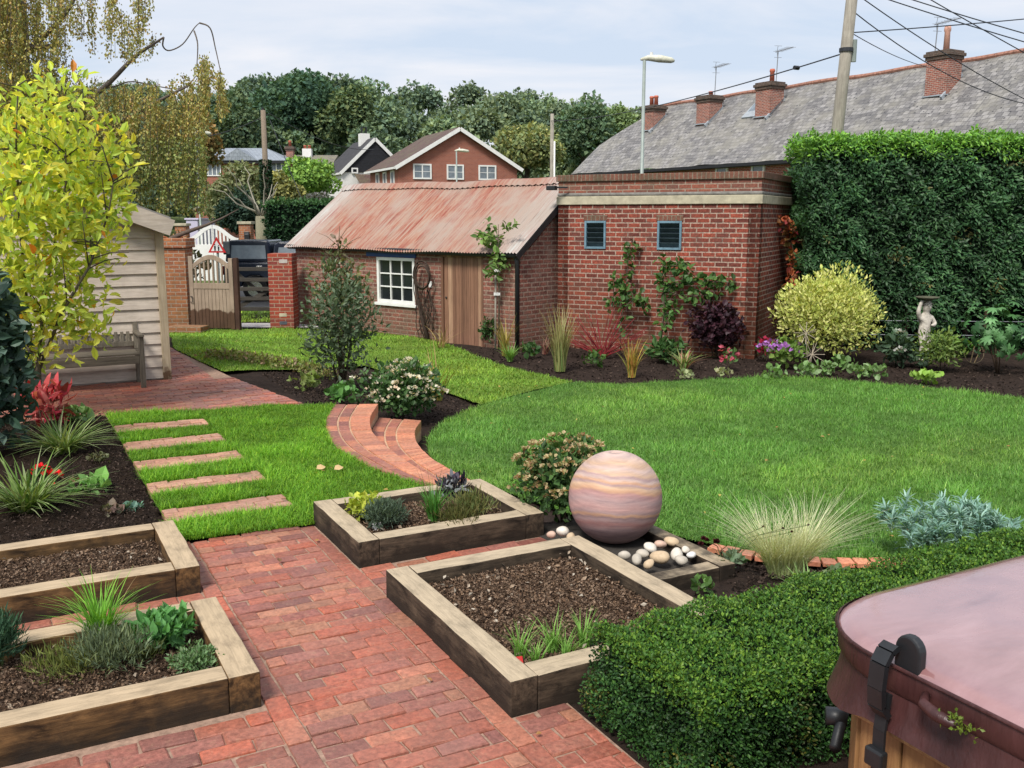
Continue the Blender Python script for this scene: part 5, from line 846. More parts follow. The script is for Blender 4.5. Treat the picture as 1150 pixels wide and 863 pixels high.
# hedge box generator
def hedge(name, label, p, rz, L, D, h, n, leaf, width, cols, topcols=None, shape='dia', mat=None, core=(.006, .012, .007), bulge=.05, topf=.35, under=0., stemsn=0, ntop=None, dn=(0, 0, 0), round_=.12, lumps=3.):
    t = thing(name, label, 'hedge', p, rz); ci_ = .14 if h > 1 else .075; MB().box(ci_, L-ci_, ci_, D-ci_, max(under, .02), h-ci_, core).box(.2, L-.2, min(.75, D*.5), D-.08, .0, max(under, .02)-.004, core).build('shade_core', plain(name+'_core', core, 1., .3, 9., .05), t)  # near-black boxes standing in for the shade inside and under the hedge
    m = MB(); areas = np.array([L*h, L*D, D*h, D*h, L*h*.25]); kf = rng.choice(5, n, p=areas/areas.sum()); u, v = rng.random(n), rng.random(n); P = np.zeros((n, 3)); O = np.zeros((n, 3)); zz = under*.0+(h)*u**1.0
    for k in range(5):
        s = kf == k; c = s.sum()
        if k in (0, 4): P[s] = np.c_[v[s]*L, np.full(c, 0. if k == 0 else D), zz[s]]; O[s] = (0, -1 if k == 0 else 1, .25)
        elif k == 1: P[s] = np.c_[u[s]*L, v[s]*D, np.full(c, h)]; O[s] = (0, 0, 1)
        else: P[s] = np.c_[np.full(c, 0. if k == 2 else L), v[s]*D, zz[s]]; O[s] = (-1 if k == 2 else 1, 0, .25)
    O = unit(O); lump = np.sin(P[:, 0]*lumps*2.1+np.sin(P[:, 2]*lumps*1.7)*1.5)*np.sin(P[:, 2]*lumps*2.3+P[:, 1]*lumps*2+1)+.6*np.sin(P[:, 0]*lumps*5+P[:, 2]*lumps*4.)
    c = np.array([L/2, D/2, h-round_*2]); P = P+O*(lump*bulge*.6-rng.random(n)**1.3*bulge*2.2)[:, None]
    q = np.clip(P-[0, 0, h-round_], 0, None)[:, 2]/round_; inw = np.clip(1-q, 0, 1); edge = round_*.4*q**2; P[:, 1] += np.where(P[:, 1] < D/2, edge, -edge)*(kf != 1); P[:, 0] += np.where(P[:, 0] < L/2, edge, -edge)*((kf == 2) | (kf == 3)); 
    e1_ = np.minimum(P[:, 1], D-P[:, 1]); P[:, 2] -= (kf == 1)*round_*.5*np.clip(1-e1_/round_, 0, 1)**2
    if under: keep = (P[:, 2] > under*(.75+.35*np.sin(P[:, 0]*2.3)+.15*np.sin(P[:, 0]*7))) | (rng.random(n) < .12); P, O, kf, lump = P[keep], O[keep], kf[keep], lump[keep]; n = len(P)
    pq = np.c_[P[:, 0]+P[:, 1]*.7, P[:, 2]+P[:, 1]*.3]; vn = vnoise(pq, lumps*.6)+.6*vnoise(pq+7, lumps*2.5); C = colmix(cols, n)*(1+.2*lump[:, None])*(.55+.58*vn[:, None]); bz = (vnoise(pq+31, lumps*1.1) > .86) & (rng.random(n) < .4); C[bz] = C[bz]*np.array([3.2, 1.25, 1.1])
    if topcols is not None: s = (P[:, 2] > h-topf*rng.uniform(.4, 1., n)); C[s] = colmix(topcols, s.sum())
    D_ = O*.55+runit(n)*.75+np.array([0, 0, .15])+np.array(dn); leaves(m, P, D_, O+runit(n)*.6+np.array([0, 0, .35]), leaf*rng.normal(1, .25, n).clip(.5, 1.7), width, np.clip(C, .003, 1), shape); m.build('foliage', mat or LEAF, t)
    if stemsn:
        m = MB()
        for i in range(stemsn): x = L*(i+.5)/stemsn+rng.normal(0, .1); m.tube([(x, D*.35, -.1), (x+rng.normal(0, .05), D*.4, h*.5)], [.05, .035], 7, (.07, .055, .045))
        m.build('stem', BARK, t, True)
    return t
a, b = at(300, 38, -.3), at(420, 38, -.3); loc, rz, L = frame2(a, b); hedge('laurel_hedge', 'dark green clipped hedge between the ivy pole and the tin roof', (loc[0], loc[1], -.3), rz, L, 2., zat(226, 38)+.3, 9000, .13, .6, [(.02, .06, .022), (.03, .085, .03), (.014, .04, .018)], [(.06, .14, .04), (.04, .1, .035)], mat=GLOSSLEAF, bulge=.12, topf=.3)
a, b = at(899, 17.1, -.3), at(1400, 16.5, -.3); loc, rz, L = frame2(a, b)
hedge('conifer_hedge', 'tall clipped dark green conifer hedge with a bright green top', (loc[0], loc[1], -.3), rz, L, 2.0, zat(151, 17)+.3, 130000, .085, .34, [(.04, .105, .04), (.052, .135, .05), (.027, .075, .033), (.075, .165, .058)], [(.19, .42, .055), (.13, .32, .05), (.24, .46, .06), (.08, .2, .045)], 'lance', LEAF, bulge=.13, topf=.5, under=.8, stemsn=14, dn=(.25, -.2, -.35), lumps=2.2)
# wire fence under the hedge
t = thing('wire_fence', 'low dark wire fence in the shade under the conifer hedge', 'fence', (loc[0], loc[1], -.3), rz)
for x in (.5, 1.85, 3.2, 4.6): MB().box(x-.025, x+.025, .08, .12, 0, .75, (.05, .045, .04)).build('post', DARKWOOD, t)
for z in (.3, .55): MB().tube([(.1, .06, z), (L, .06, z)], .006, 5).build('wire', ALUM, t)
# ------------------------------------------------------------------ hot tub and box hedge
K0 = G(1046.7, 646, .95); yB = K0[1]; K1 = G(1043, 756.6, .95); K2 = G(1096, 784.7, .95); xL = (K1[0]+K2[0])/2; TS = 2.1
tb = thing('hot_tub', 'square cedar hot tub under a wet maroon vinyl cover', 'hot tub', (xL+TS/2, yB-TS/2, 0), 0)
def rsq(h, r, n=10):
    pts = []
    for cx_, cy_, a0 in ((h-r, h-r, 0), (-h+r, h-r, 90), (-h+r, -h+r, 180), (h-r, -h+r, 270)): pts += [(cx_+r*math.cos(math.radians(a0+90*i/n)), cy_+r*math.sin(math.radians(a0+90*i/n))) for i in range(n+1)]
    return pts
def loft(m, rings, col=(.5, .5, .5), cap=True):
    n = len(rings[0][0]); V = [(x, y, z+(0 if zo is None else zo(x, y))) for pts, z, zo in rings for x, y in pts]; Fs = [np.array([(i*n+j, i*n+(j+1) % n, (i+1)*n+(j+1) % n, (i+1)*n+j) for i in range(len(rings)-1) for j in range(n)])]
    if cap: Fs.append((len(rings)-1)*n+np.arange(n))
    m.add(V, Fs, col)
h = TS/2; R0 = .3
vin = Mt('maroon_vinyl', .3, spec=.9); vin.b.inputs['Coat Weight'].default_value = .8; vin.b.inputs['Coat Roughness'].default_value = .12; vin.b.inputs['Coat IOR'].default_value = 1.75; v = vin.co('Object', (1.2, 2.4, 2)); n1 = vin.noise(v, 2.6, 7, .6, .35); vin.base(vin.ramp(n1, [(.3, (.2, .09, .09)), (.5, (.29, .15, .15)), (.72, (.38, .22, .225))])); vin.rough(vin.ramp(n1, [(.42, (.07,)*3), (.6, (.3,)*3)])); vin.bump(vin.noise(vin.co('Object'), 4, 5), .25, .02); VIN = vin.m
vsk = Mt('vinyl_skirt', .42, spec=.4); vsk.base(vsk.ramp(vsk.noise(vsk.co('Object', (3, 3, 1)), 3, 6), [(.3, (.03, .011, .011)), (.7, (.075, .028, .027))])); vsk.bump(vsk.noise(vsk.co('Object', (6, 6, 1)), 3, 4), .5, .02); VSK = vsk.m  # darker copy of the cover vinyl, shade of the sides put into its colour
m = MB(); sagf = lambda x, y: .035*(1-max(abs(x), abs(y))/h)+.006*math.sin(x*5)*math.sin(y*4); loft(m, [(rsq(h+.004, R0), .93, None), (rsq(h-.012, R0), .946, None), (rsq(h-.04, R0-.02), .952, None)]+[(rsq(h*f, max(.02, R0*f)), .953, sagf) for f in (.9, .75, .55, .35, .15, .04)])
cv = m.build('cover', VIN, tb, True); m = MB(); loft(m, [(rsq(h-.004, R0), .855, None), (rsq(h+.004, R0), .87, None), (rsq(h+.006, R0), .925, None), (rsq(h+.003, R0), .931, None)], cap=False); m.build('cover_side', VSK, cv, True); m = MB()
dro = lambda x, y: -.055*math.exp(-((abs(x)-h+.06)**2+(abs(y)-h+.06)**2)/.05)+.006*math.sin(x*23+y*19); wob = rsq(h+.02, R0); loft(m, [(wob, .775, dro), (rsq(h+.002, R0), .82, lambda x, y: dro(x, y)*.5), (rsq(h-.008, R0), .862, None)], cap=False); m.build('skirt', VSK, cv, True)
m = MB(); loft(m, [(rsq(h+.005, R0), .924, None), (rsq(h+.012, R0), .93, None), (rsq(h+.005, R0), .936, None)], cap=False); m.build('piping', VSK, cv, True)
hc_ = h-.06; m = MB(); ch = .16; oc = [(-hc_, -hc_+ch), (-hc_, hc_-ch), (-hc_+ch, hc_), (hc_-ch, hc_), (hc_, hc_-ch), (hc_, -hc_+ch), (hc_-ch, -hc_), (-hc_+ch, -hc_)]
m.prism(oc[::-1], .03, .755); m.build('tank', DARKWOOD, tb); m = MB()
for a, b in zip(oc, oc[1:]+oc[:1]):
    a, b = Vector(a), Vector(b); Ln = (b-a).length; k = max(1, round(Ln/.14)); dr_ = (b-a).normalized()
    for i in range(k):
        p_, q_ = a+dr_*(Ln*i/k+.003), a+dr_*(Ln*(i+1)/k-.003); nn = Vector((-dr_.y, dr_.x))*.012; m.bar((p_.x+nn.x, p_.y+nn.y, .39), (q_.x+nn.x, q_.y+nn.y, .39), .022, .66)
m.build('plank_cladding', TUBW, tb, False, .004); m = MB()
for a, b in zip(oc, oc[1:]+oc[:1]):
    d_ = (Vector(b)-Vector(a)).normalized(); nn = Vector((-d_.y, d_.x))*.03; m.bar((a[0]+nn.x, a[1]+nn.y, .755), (b[0]+nn.x, b[1]+nn.y, .755), .05, .05)
m.build('top_rail', TUBWX, tb, False, .008)
for s_ in (-1, 1): MB().bar((-hc_-.034, s_*.35, .12), (-hc_-.034, s_*-.35+.0, .66), .015, .06).build('cross_brace', TUBWX, tb) if s_ > 0 else None
# black clip, strap, handle on the left face near the corner
yg = lambda px, py, z: G(px, py, z)[1]-tb.location.y
yc = yg(1020, 745, .95)
MB().prism([(-.038, 0), (.038, 0), (.038, .085)]+[(.038*math.cos(a), .085+.038*math.sin(a)) for a in np.linspace(.2, 2.94, 9)]+[(-.038, .085)], -.014, .014, M=Matrix.Translation((-h+.012, yc, .9)) @ Matrix(((0, 0, 1, 0), (1, 0, 0, 0), (0, 1, 0, 0), (0, 0, 0, 1))) @ Matrix.Rotation(0, 4, 'X')).build('clip', BLACKPL, tb, False, .006)
m = MB(); lev = [(-h-.01, .985), (-h-.03, .975), (-h-.05, .945), (-h-.055, .88), (-h-.05, .83), (-h-.025, .80)]
for (xa, za), (xb, zb3) in zip(lev, lev[1:]): m.bar((xa, yc+.04, za), (xb, yc+.04, zb3), .046, .016, up=(1, 0, .3))
m.build('clip_lever', BLACKPL, tb)
yst = yg(1000, 800, .8); m = MB(); m.bar((-h-.02, yst, .86), (-h-.034, yst, .76), .035, .008, up=(1, 0, 0)); m.bar((-h-.034, yst, .76), (-h-.03, yst, .3), .035, .008, up=(1, 0, 0)); m.build('strap', BLACKGUT, tb); MB().box(-h-.055, -h-.028, yst-.028, yst+.028, .66, .71).build('buckle', BLACKPL, tb, False, .006)
yh0, yh1 = yg(1050, 777, .9), yg(1106, 808, .88); m = MB(); m.tube([(-h-.008, yh0, .9), (-h-.04, yh0-.02, .893), (-h-.045, (yh0+yh1)/2, .885), (-h-.04, yh1+.02, .88), (-h-.008, yh1, .878)], [.01, .014, .016, .014, .01], 10); m.build('carry_handle', VSK, tb, True)
mo = MB(); nn_ = 70; leaves(mo, np.c_[np.full(nn_, -h-.04)+rng.normal(0, .008, nn_), yh1+rng.normal(0, .022, nn_), .89+rng.normal(0, .012, nn_)], runit(nn_), runit(nn_), .013, .7, colmix([(.1, .16, .02), (.16, .22, .03)], nn_)); mo.build('foliage', LEAF, tb)
q = G(940, 818, .42); MB().tube([(q[0]-tb.location.x-.06, q[1]-tb.location.y-.05, .39), (q[0]-tb.location.x+.16, q[1]-tb.location.y+.1, .48)], .018, 10).build('cover_lifter', BLACKPL, tb, True); MB().tube([(q[0]-tb.location.x-.0, q[1]-tb.location.y+.05, .44), (q[0]-tb.location.x+.05, q[1]-tb.location.y+.01, .44)], .03, 10).build('knob', BLACKPL, tb, True)
BX = [(.018, .058, .014), (.027, .08, .017), (.011, .038, .01), (.045, .11, .02)]; BXT = [(.075, .18, .024), (.05, .13, .02), (.15, .26, .03), (.03, .09, .016)]  # side leaves darkened and top leaves paler, hedge shading put into the colours
hedge('box_hedge', 'low clipped box hedge beside the hot tub', (2.03, 2.42, 0), 0, 4.6, .77, .415, 150000, .0148, .62, BX, BXT, 'dia', GLOSSLEAF, bulge=.035, topf=.15, round_=.14, lumps=4.5)
# ------------------------------------------------------------------ planting
B = lambda px, py, z=.1: G(px, py, z)
DG = [(.045, .11, .03), (.065, .14, .04), (.03, .075, .022), (.09, .18, .05)]; MG = [(.07, .15, .03), (.1, .2, .04), (.05, .11, .025)]; LG = [(.16, .3, .04), (.22, .38, .06), (.12, .24, .03)]; CREAM = [(.62, .52, .36), (.7, .62, .48), (.55, .38, .24), (.66, .6, .45)]
# magnolia in the left bed
p = gp(40, 470); t = thing('magnolia_tree', 'young multi stemmed tree with yellow green autumn leaves in front of the shed', 'tree', p, 0); s = ppm(p); m = MB(); tips = []
def lcl(px, py, dy=0.): q = Vector(at(px, sy*p.x+cy*p.y+dy, zat(py, sy*p.x+cy*p.y+dy))); return q-p
for bx, pts in ((0, [(38, 425), (30, 340), (22, 250), (18, 160), (20, 95)]), (.05, [(42, 420), (48, 350), (60, 280), (75, 200), (72, 140)]), (-.05, [(36, 430), (10, 370), (-25, 300), (-45, 220), (-50, 150)]), (.03, [(44, 415), (70, 350), (100, 300), (122, 240), (128, 200)])):
    q = [Vector((bx, 0, -.1))]+[lcl(a, b_, random.uniform(-.3, .3)) for a, b_ in pts]; m.tube(q, [.022, .02, .017, .013, .009, .005], 7, (.1, .085, .06)); 
    for i in range(2, len(q)):
        for _ in range(5):
            e_ = q[i].lerp(q[i-1], random.random()); d_ = Vector((random.uniform(-1, 1), random.uniform(-1, 1), random.uniform(-.1, .8))).normalized()*random.uniform(.25, .6); m.tube([e_, e_+d_*.5+Vector((0, 0, .03)), e_+d_], [.008, .006, .003], 5, (.08, .065, .05)); tips += [e_+d_, e_+d_*.6]
m.build('trunk', BARK, t, True)
cl = [(28, 120, 30), (70, 115, 35), (15, 165, 50), (85, 170, 45), (50, 200, 55), (105, 215, 40), (125, 165, 26), (20, 250, 60), (75, 265, 55), (110, 285, 30), (40, 320, 50), (85, 335, 42), (15, 335, 45), (60, 375, 34), (105, 375, 20), (95, 245, 40), (-25, 200, 60), (-30, 300, 60), (130, 232, 16), (25, 395, 22), (148, 190, 9), (145, 245, 10)]
cen = [tuple(lcl(a, b_, random.uniform(-.35, .35))) for a, b_, r in cl]; rad = [(r/s*1.02,)*3 for a, b_, r in cl]
ML = [(.64, .76, .14), (.54, .7, .15), (.74, .78, .14), (.44, .6, .12), (.8, .72, .12), (.32, .48, .1)]
foliage('crown', t, (cen, rad), 4600, .105, .44, ML, 'oval', .35, .75, .8, LIMELEAF, sv=.3, dark=.1); foliage('autumn_leaves', t, (cen, rad), 70, .115, .5, [(.7, .33, .02), (.75, .45, .03), (.6, .2, .03)], 'oval', .1, .8, .6)
# weeping birch beyond the shed
p = Vector(at(22, 25, -.3)); t = thing('weeping_birch', 'large weeping birch with long hanging olive and yellow strands behind the shed', 'tree', p, 0)
def lb(px, py, dy=0.): return Vector(at(px, 25+dy, zat(py, 25+dy)))-p
m = MB(); bk = (.2, .18, .16); bd = (.12, .1, .085)
m.tube([(0, 0, -.1), lb(24, 160), lb(26, 60), lb(20, -60), lb(30, -160)], [.26, .2, .15, .11, .05], 10, bk)
LIMBS = [[(26, 60), (45, 45), (70, 20), (86, -5), (100, -30)], [(24, 150), (70, 130), (115, 100), (150, 65), (172, 50), (184, 42)], [(184, 42), (183, 52), (190, 57), (205, 50), (218, 32), (224, 26)], [(224, 26), (236, 32), (242, 55), (248, 82)], [(218, 35), (222, 50), (221, 75)], [(25, 90), (5, 60), (-20, 20), (-40, 0)], [(60, 30), (85, 5), (95, 25)], [(30, 55), (55, 52), (70, 50)], [(24, 200), (80, 170), (130, 140), (185, 110), (215, 95)], [(24, 190), (-20, 150), (-60, 120)], [(115, 100), (130, 97), (150, 92), (200, 100), (222, 84)]]
def catmull(p, k=5):
    q = [p[0]]+p+[p[-1]]; o = []
    for i in range(1, len(q)-2):
        for j in range(k): t_ = j/k; a, b, c, d = q[i-1], q[i], q[i+1], q[i+2]; o.append(.5*((2*b)+(c-a)*t_+(2*a-5*b+4*c-d)*t_*t_+(3*b-a-3*c+d)*t_**3))
    return o+[p[-1]]
for L_ in LIMBS: pts = catmull([lb(a, b_, random.uniform(-.2, .2)) for a, b_ in L_]); r0 = .09 if L_[0][0] < 60 else .022; m.tube(pts, list(np.linspace(r0, r0*.22 if L_[0][0] < 60 else .01, len(pts))), 7, bd)
m.build('trunk', BARK, t, True)
st_ = []
for _ in range(330): px = random.uniform(-70, 226); st_.append((px, random.triangular(78, 165, 100) + (18 if px > 190 else 0)-(15 if px < 90 else 0), random.uniform(60, 130), 1.))
for _ in range(190): px = random.triangular(-60, 90, 10); st_.append((px, random.uniform(-70, 40), random.uniform(30, 120), .85))
for px, y0, ln in ((96, -20, 60), (100, -25, 85), (118, -30, 70), (124, -20, 60), (128, -30, 95), (133, 10, 55), (140, 15, 52), (146, 20, 45), (155, -20, 70), (158, -10, 75), (160, -25, 60), (163, -5, 30), (150, 35, 35), (170, 38, 25), (86, 0, 40), (92, 10, 35)): st_ += [(px+random.uniform(-3, 3), y0, ln, 1.)]*2
for px, y0, ln in ((226, 62, 80), (228, 66, 75), (222, 72, 80), (231, 74, 60), (247, 80, 48), (249, 84, 46), (245, 88, 40), (215, 90, 70), (205, 85, 80), (195, 90, 80)): st_ += [(px+random.uniform(-2, 2), y0, ln, 1.2)]*3
P, D = [], []
m = MB()
for px, y0, ln, dn in st_:
    dy = random.uniform(-1.6, 1.6); q0 = lb(px, y0, dy); q1 = lb(px+random.uniform(-4, 4), min(y0+ln, 240), dy); Ln = (q1-q0).length; k = max(6, int(Ln*85*dn)); f = rng.random(k)[:, None]; w_ = np.array([.12*math.sin(px*.7)*1., .1, 0])*np.sin(f*3+px)
    P.append(np.array(q0)*(1-f)+np.array(q1)*f+w_+rng.normal(0, .06, (k, 3))); m.tube([q0, q0.lerp(q1, .5), q1], .006, 3, bd, False)
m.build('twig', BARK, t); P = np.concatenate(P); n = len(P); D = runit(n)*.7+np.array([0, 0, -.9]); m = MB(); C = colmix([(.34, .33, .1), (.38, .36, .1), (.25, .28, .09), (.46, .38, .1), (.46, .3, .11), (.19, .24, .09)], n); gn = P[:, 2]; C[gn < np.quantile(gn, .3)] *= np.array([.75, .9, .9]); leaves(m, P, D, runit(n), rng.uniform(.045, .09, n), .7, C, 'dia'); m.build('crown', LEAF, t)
# left bed
shrub('evergreen_shrub', 'big glossy blue green evergreen shrub cut off by the left edge', -18, 520, 82, 215, 2300, 15, [(.035, .075, .05), (.05, .1, .065), (.02, .05, .035), (.09, .15, .11), (.13, .2, .16)], .55, 'oval', .02, 6, GLOSSLEAF, k=16, jit=.75)
p = gp(58, 478); t = shrub('red_leaf_shrub', 'shrub with bright pink red young leaves below the magnolia stems', 56, 488, 48, 60, 190, 16, [(.62, .06, .1), (.6, .09, .1), (.4, .03, .05), (.65, .2, .18), (.16, .06, .04)], .3, 'lance', .2, 5, PETAL, up=.5, k=7)
VB = [(.2, .28, .08), (.11, .2, .04), (.34, .4, .2), (.08, .15, .03)]
tuft('striped_sedge', 'arching striped green and cream sedge, further of two in the left bed', 72, 517, 62, .9, 190, 3.2, VB, .55, .85); tuft('striped_sedge', 'arching striped green and cream sedge, nearer of two behind the empty bed', 32, 582, 74, .9, 210, 3.6, VB, .6, .9)
def geranium(name, label, px, py, w, h, leafc, flc, nf, n=90, lp=9, lift=0., cat='plant', pos=None): return shrub(name, label, px, py, w, h, n, lp, leafc, .95, 'oval', .1, 3, None, lift, cat, (nf, 9, flc, 9) if nf else None, 5, .5, pos=pos, dark=.1)
geranium('geranium', 'small plant with a vivid scarlet flower head in the left bed', 49, 552, 26, 26, DG, [(.75, .01, .02), (.85, .03, .04)], 9, 40, 8)
geranium('heuchera', 'lime green round leaved plant right of the scarlet flower', 105, 557, 38, 18, [(.2, .42, .1), (.26, .5, .15), (.16, .34, .08)], None, 0, 60, 12); geranium('heuchera', 'pale green round leaved plant by the terrace corner of the left bed', 84, 478, 30, 18, [(.13, .24, .08), (.18, .3, .1)], None, 0, 60, 10); geranium('heuchera', 'low brownish pink plant near the front timber of the left bed', 124, 580, 32, 11, [(.2, .13, .11), (.12, .16, .08), (.26, .2, .16)], None, 0, 60, 7); geranium('succulent', 'blue grey low plant at the right front corner of the left bed', 150, 578, 22, 11, [(.13, .26, .2), (.18, .32, .25)], None, 0, 40, 7); geranium('heuchera', 'small bronze leaved plant left of the lime one', 76, 549, 18, 9, [(.3, .15, .11), (.22, .1, .07)], None, 0, 25, 7); geranium('sedum', 'small dull brown green plant between the sedges and the path', 108, 525, 24, 16, [(.12, .14, .06), (.16, .15, .08)], None, 0, 70, 5)
# raised bed herbs
tuft('lemongrass', 'tall fresh green grassy tuft in the left herb bed', *(0, 0), 86, .6, 170, 2.6, [(.16, .38, .04), (.22, .46, .06), (.11, .28, .03)], .4, .55, None, 0, 'plant', None, B(114, 726)); 
m = MB(); q = Vector(B(116, 720)); s = ppm(q); R = disc(10, .05); blades(m, R, rng.uniform(45, 75, 10)/s, 1.6/s, .9, .9, colmix([(.3, .22, .1), (.2, .22, .07)], 10), 6); o = m.build('dry_grass', BLADE, None, loc=q); tag(o, 'few thin brown arching stems around the fresh green tuft', 'grass')
def feathery(name, label, px, py, w, h, n, cols, pos, lp=10, up=.8): 
    q = Vector(pos); s = ppm(q); t = thing(name, label, 'herb', q, 0); m = MB(); bl = mkblobs(w/s, h/s, 0, 8, None, .6); P, O = blobpts(n, *bl, .9); D = O*.5+runit(n)*.5+np.array([0, 0, up]); leaves(m, P, D, runit(n), lp/s*rng.uniform(.4, 1.2, n), .055, colmix(cols, n), 'dia'); m.build('foliage', BLADE, t); stems(t, 8, h/s*.8, w/s*.3, .003, (.06, .09, .03)); return t
feathery('fennel', 'dark feathery bronze fennel in front of the grassy tuft', 0, 0, 90, 46, 1900, [(.12, .17, .1), (.16, .21, .12), (.2, .25, .12)], B(124, 752), 13)
feathery('dill', 'low feathery yellow green herb at the front left of the herb bed', 0, 0, 90, 24, 900, [(.18, .22, .05), (.13, .17, .05), (.22, .24, .07)], B(75, 757), 12); feathery('rosemary', 'upright blue green rosemary cut by the left edge in the herb bed', 0, 0, 42, 66, 1700, [(.05, .12, .07), (.07, .15, .08), (.1, .2, .12)], B(0, 752), 14); feathery('thyme', 'small yellowish sprawling herb between fennel and mint', 0, 0, 40, 18, 500, [(.14, .16, .04), (.1, .13, .04)], B(158, 742), 9)
shrub('mint', 'rounded mound of bright green mint leaves in the left herb bed', 0, 0, 72, 44, 420, 12, [(.11, .3, .08), (.15, .37, .12), (.08, .23, .06)], .6, 'oval', .05, 4, None, 0, 'herb', None, 8, .35, .5, .5, pos=B(189, 728)); shrub('thyme', 'low small leaved thyme at the front right corner of the herb bed', 0, 0, 62, 24, 800, 5, [(.1, .2, .07), (.14, .26, .1), (.22, .32, .16)], .55, 'dia', .02, 3, None, 0, 'herb', None, 7, .4, pos=B(222, 752))
shrub('oregano', 'golden leaved oregano in the small herb bed', 0, 0, 44, 30, 330, 6.5, [(.4, .48, .05), (.48, .52, .08), (.3, .42, .05)], .75, 'oval', .05, 4, None, 0, 'herb', None, 7, .4, pos=B(410, 585)); shrub('lavender', 'grey green mounded lavender beside the golden oregano', 0, 0, 50, 30, 1300, 7, [(.1, .15, .1), (.14, .2, .14), (.08, .12, .08)], .2, 'dia', .05, 4, None, 0, 'herb', None, 8, .6, pos=B(434, 593))
tuft('chives', 'upright green chive clump in the middle of the small herb bed', 0, 0, 50, .5, 130, 1.8, [(.08, .24, .04), (.12, .3, .06), (.06, .18, .03)], .35, .4, None, 0, 'herb', None, B(487, 588)); m = MB(); q = Vector(B(486, 585)); s = ppm(q); blades(m, disc(9, .04), rng.uniform(50, 72, 9)/s, 1.1/s, .25, .1, colmix([(.16, .12, .06)], 9), 4); tag(m.build('dry_stalk', BLADE, None, loc=q), 'thin brown flower stalks rising above the chive clump', 'stalks')
shrub('purple_sage', 'dark purple and silver leaved herb at the back of the small bed', 0, 0, 34, 24, 130, 10, [(.03, .022, .04), (.06, .05, .07), (.35, .38, .4), (.02, .015, .03)], .4, 'lance', .05, 4, GLOSSLEAF, 0, 'herb', None, 6, .5, pos=B(507, 561)); feathery('fennel', 'feathery olive green herb in the right half of the small bed', 0, 0, 62, 26, 900, [(.13, .18, .06), (.17, .2, .07), (.24, .22, .08)], B(535, 580), 10); feathery('dill', 'low olive brown ferny herb at the right front of the small bed', 0, 0, 50, 18, 700, [(.09, .11, .03), (.13, .12, .04)], B(512, 592), 9)
def label_tag(label, pos, w, h, mat, red=None):
    q = Vector(pos); s = ppm(q); t = thing('plant_label', label, 'plant label', q, -YAW+.3); W_, H_ = w/s, h/s; o = MB().add([(-W_/2, 0, .0), (W_/2, 0, .0), (W_/2, H_*.5, H_*.85), (-W_/2, H_*.5, H_*.85), (-W_/2, .003, 0), (W_/2, .003, 0), (W_/2, H_*.5+.003, H_*.85), (-W_/2, H_*.5+.003, H_*.85)], np.array([(0, 1, 2, 3), (7, 6, 5, 4), (0, 3, 7, 4), (1, 5, 6, 2)])).build('card', mat, t)
    m = MB(); 
    for k in range(3): a_ = .25+.2*k; m.add([(-W_*.35, H_*.5*a_-.002, H_*.85*a_+.001), (W_*(.3-.1*k), H_*.5*a_-.002, H_*.85*a_+.001), (W_*(.3-.1*k), H_*.5*(a_+.07)-.002, H_*.85*(a_+.07)+.001), (-W_*.35, H_*.5*(a_+.07)-.002, H_*.85*(a_+.07)+.001)], np.array([(0, 1, 2, 3)]))
    m.build('print_lines', red or ALUM, t)
label_tag('white plant label in front of the lavender in the small bed', B(424, 596), 11, 9, WHITE); label_tag('red and white plant label in the front corner of the large square bed', B(583, 749), 11, 11, plain('label_red', (.55, .04, .04), .4, .1), WHITE)
for px, py, h, lab in ((584, 738, 36, 'chive seedling tuft at the left of the five in the square bed'), (601, 749, 32, 'shortest chive tuft nearest the red plant label'), (621, 733, 44, 'chive tuft in the middle of the five in the square bed'), (637, 742, 34, 'chive tuft right of the middle one, closest to the front sleeper'), (656, 727, 42, 'chive tuft furthest right and back in the square bed')): tuft('chives', lab, 0, 0, h*1.15, .7, 44, 1.8, [(.18, .36, .07), (.24, .44, .1), (.13, .28, .05)], .45, .4, None, 0, 'herb', 'chive tufts in the square bed', B(px, py, .105))
# by the ball
shrub('flowering_shrub', 'rounded shrub with flat cream and pink flower heads behind the stone ball', 632, 588, 112, 98, 2600, 8, DG, .6, 'dia', .06, 6, None, 0, 'shrub', (120, 8.5, [(.46, .36, .2), (.54, .46, .28), (.34, .2, .11), (.36, .36, .16)], 14), 12)
q = gp(880, 648); sF = ppm(q); m = MB()
for dx, nF, hF, bx in ((-10, 330, 98, -.3), (12, 360, 108, .34), (0, 200, 84, 0.)):
    R_ = disc(nF, .035)+np.array([dx/sF*cy, -dx/sF*sy, 0]); i0 = m.n; blades(m, R_, hF/sF*rng.uniform(.45, 1.1, nF), .9/sF, rng.uniform(.02, .3, nF), rng.uniform(.15, .7, nF), colmix([(.4, .5, .2), (.5, .55, .27), (.3, .42, .14)], nF), 6, (.72, .7, .5)); V_ = m.v[-1]; z_ = np.clip(V_[:, 2], 0, None); V_[:, 0] += bx*z_**1.4*cy*1.6; V_[:, 1] -= bx*z_**1.4*sy*1.6
o = m.build('feather_grass', BLADE, None, loc=q); tag(o, 'wispy blond feather grass between the round lawn and the box hedge', 'grass')
tuft('lance_leaf_plant', 'pale green upright leafy plant in front of the feather grass', 905, 672, 40, .9, 60, 3.4, [(.2, .34, .1), (.26, .4, .14)], .5, .5); shrub('euphorbia', 'blue green spurge with whorled leaves along the lawn behind the box hedge', 1068, 640, 132, 60, 60, 8, [(.1, .2, .17)], .2, 'dia', .1, 8, k=10)
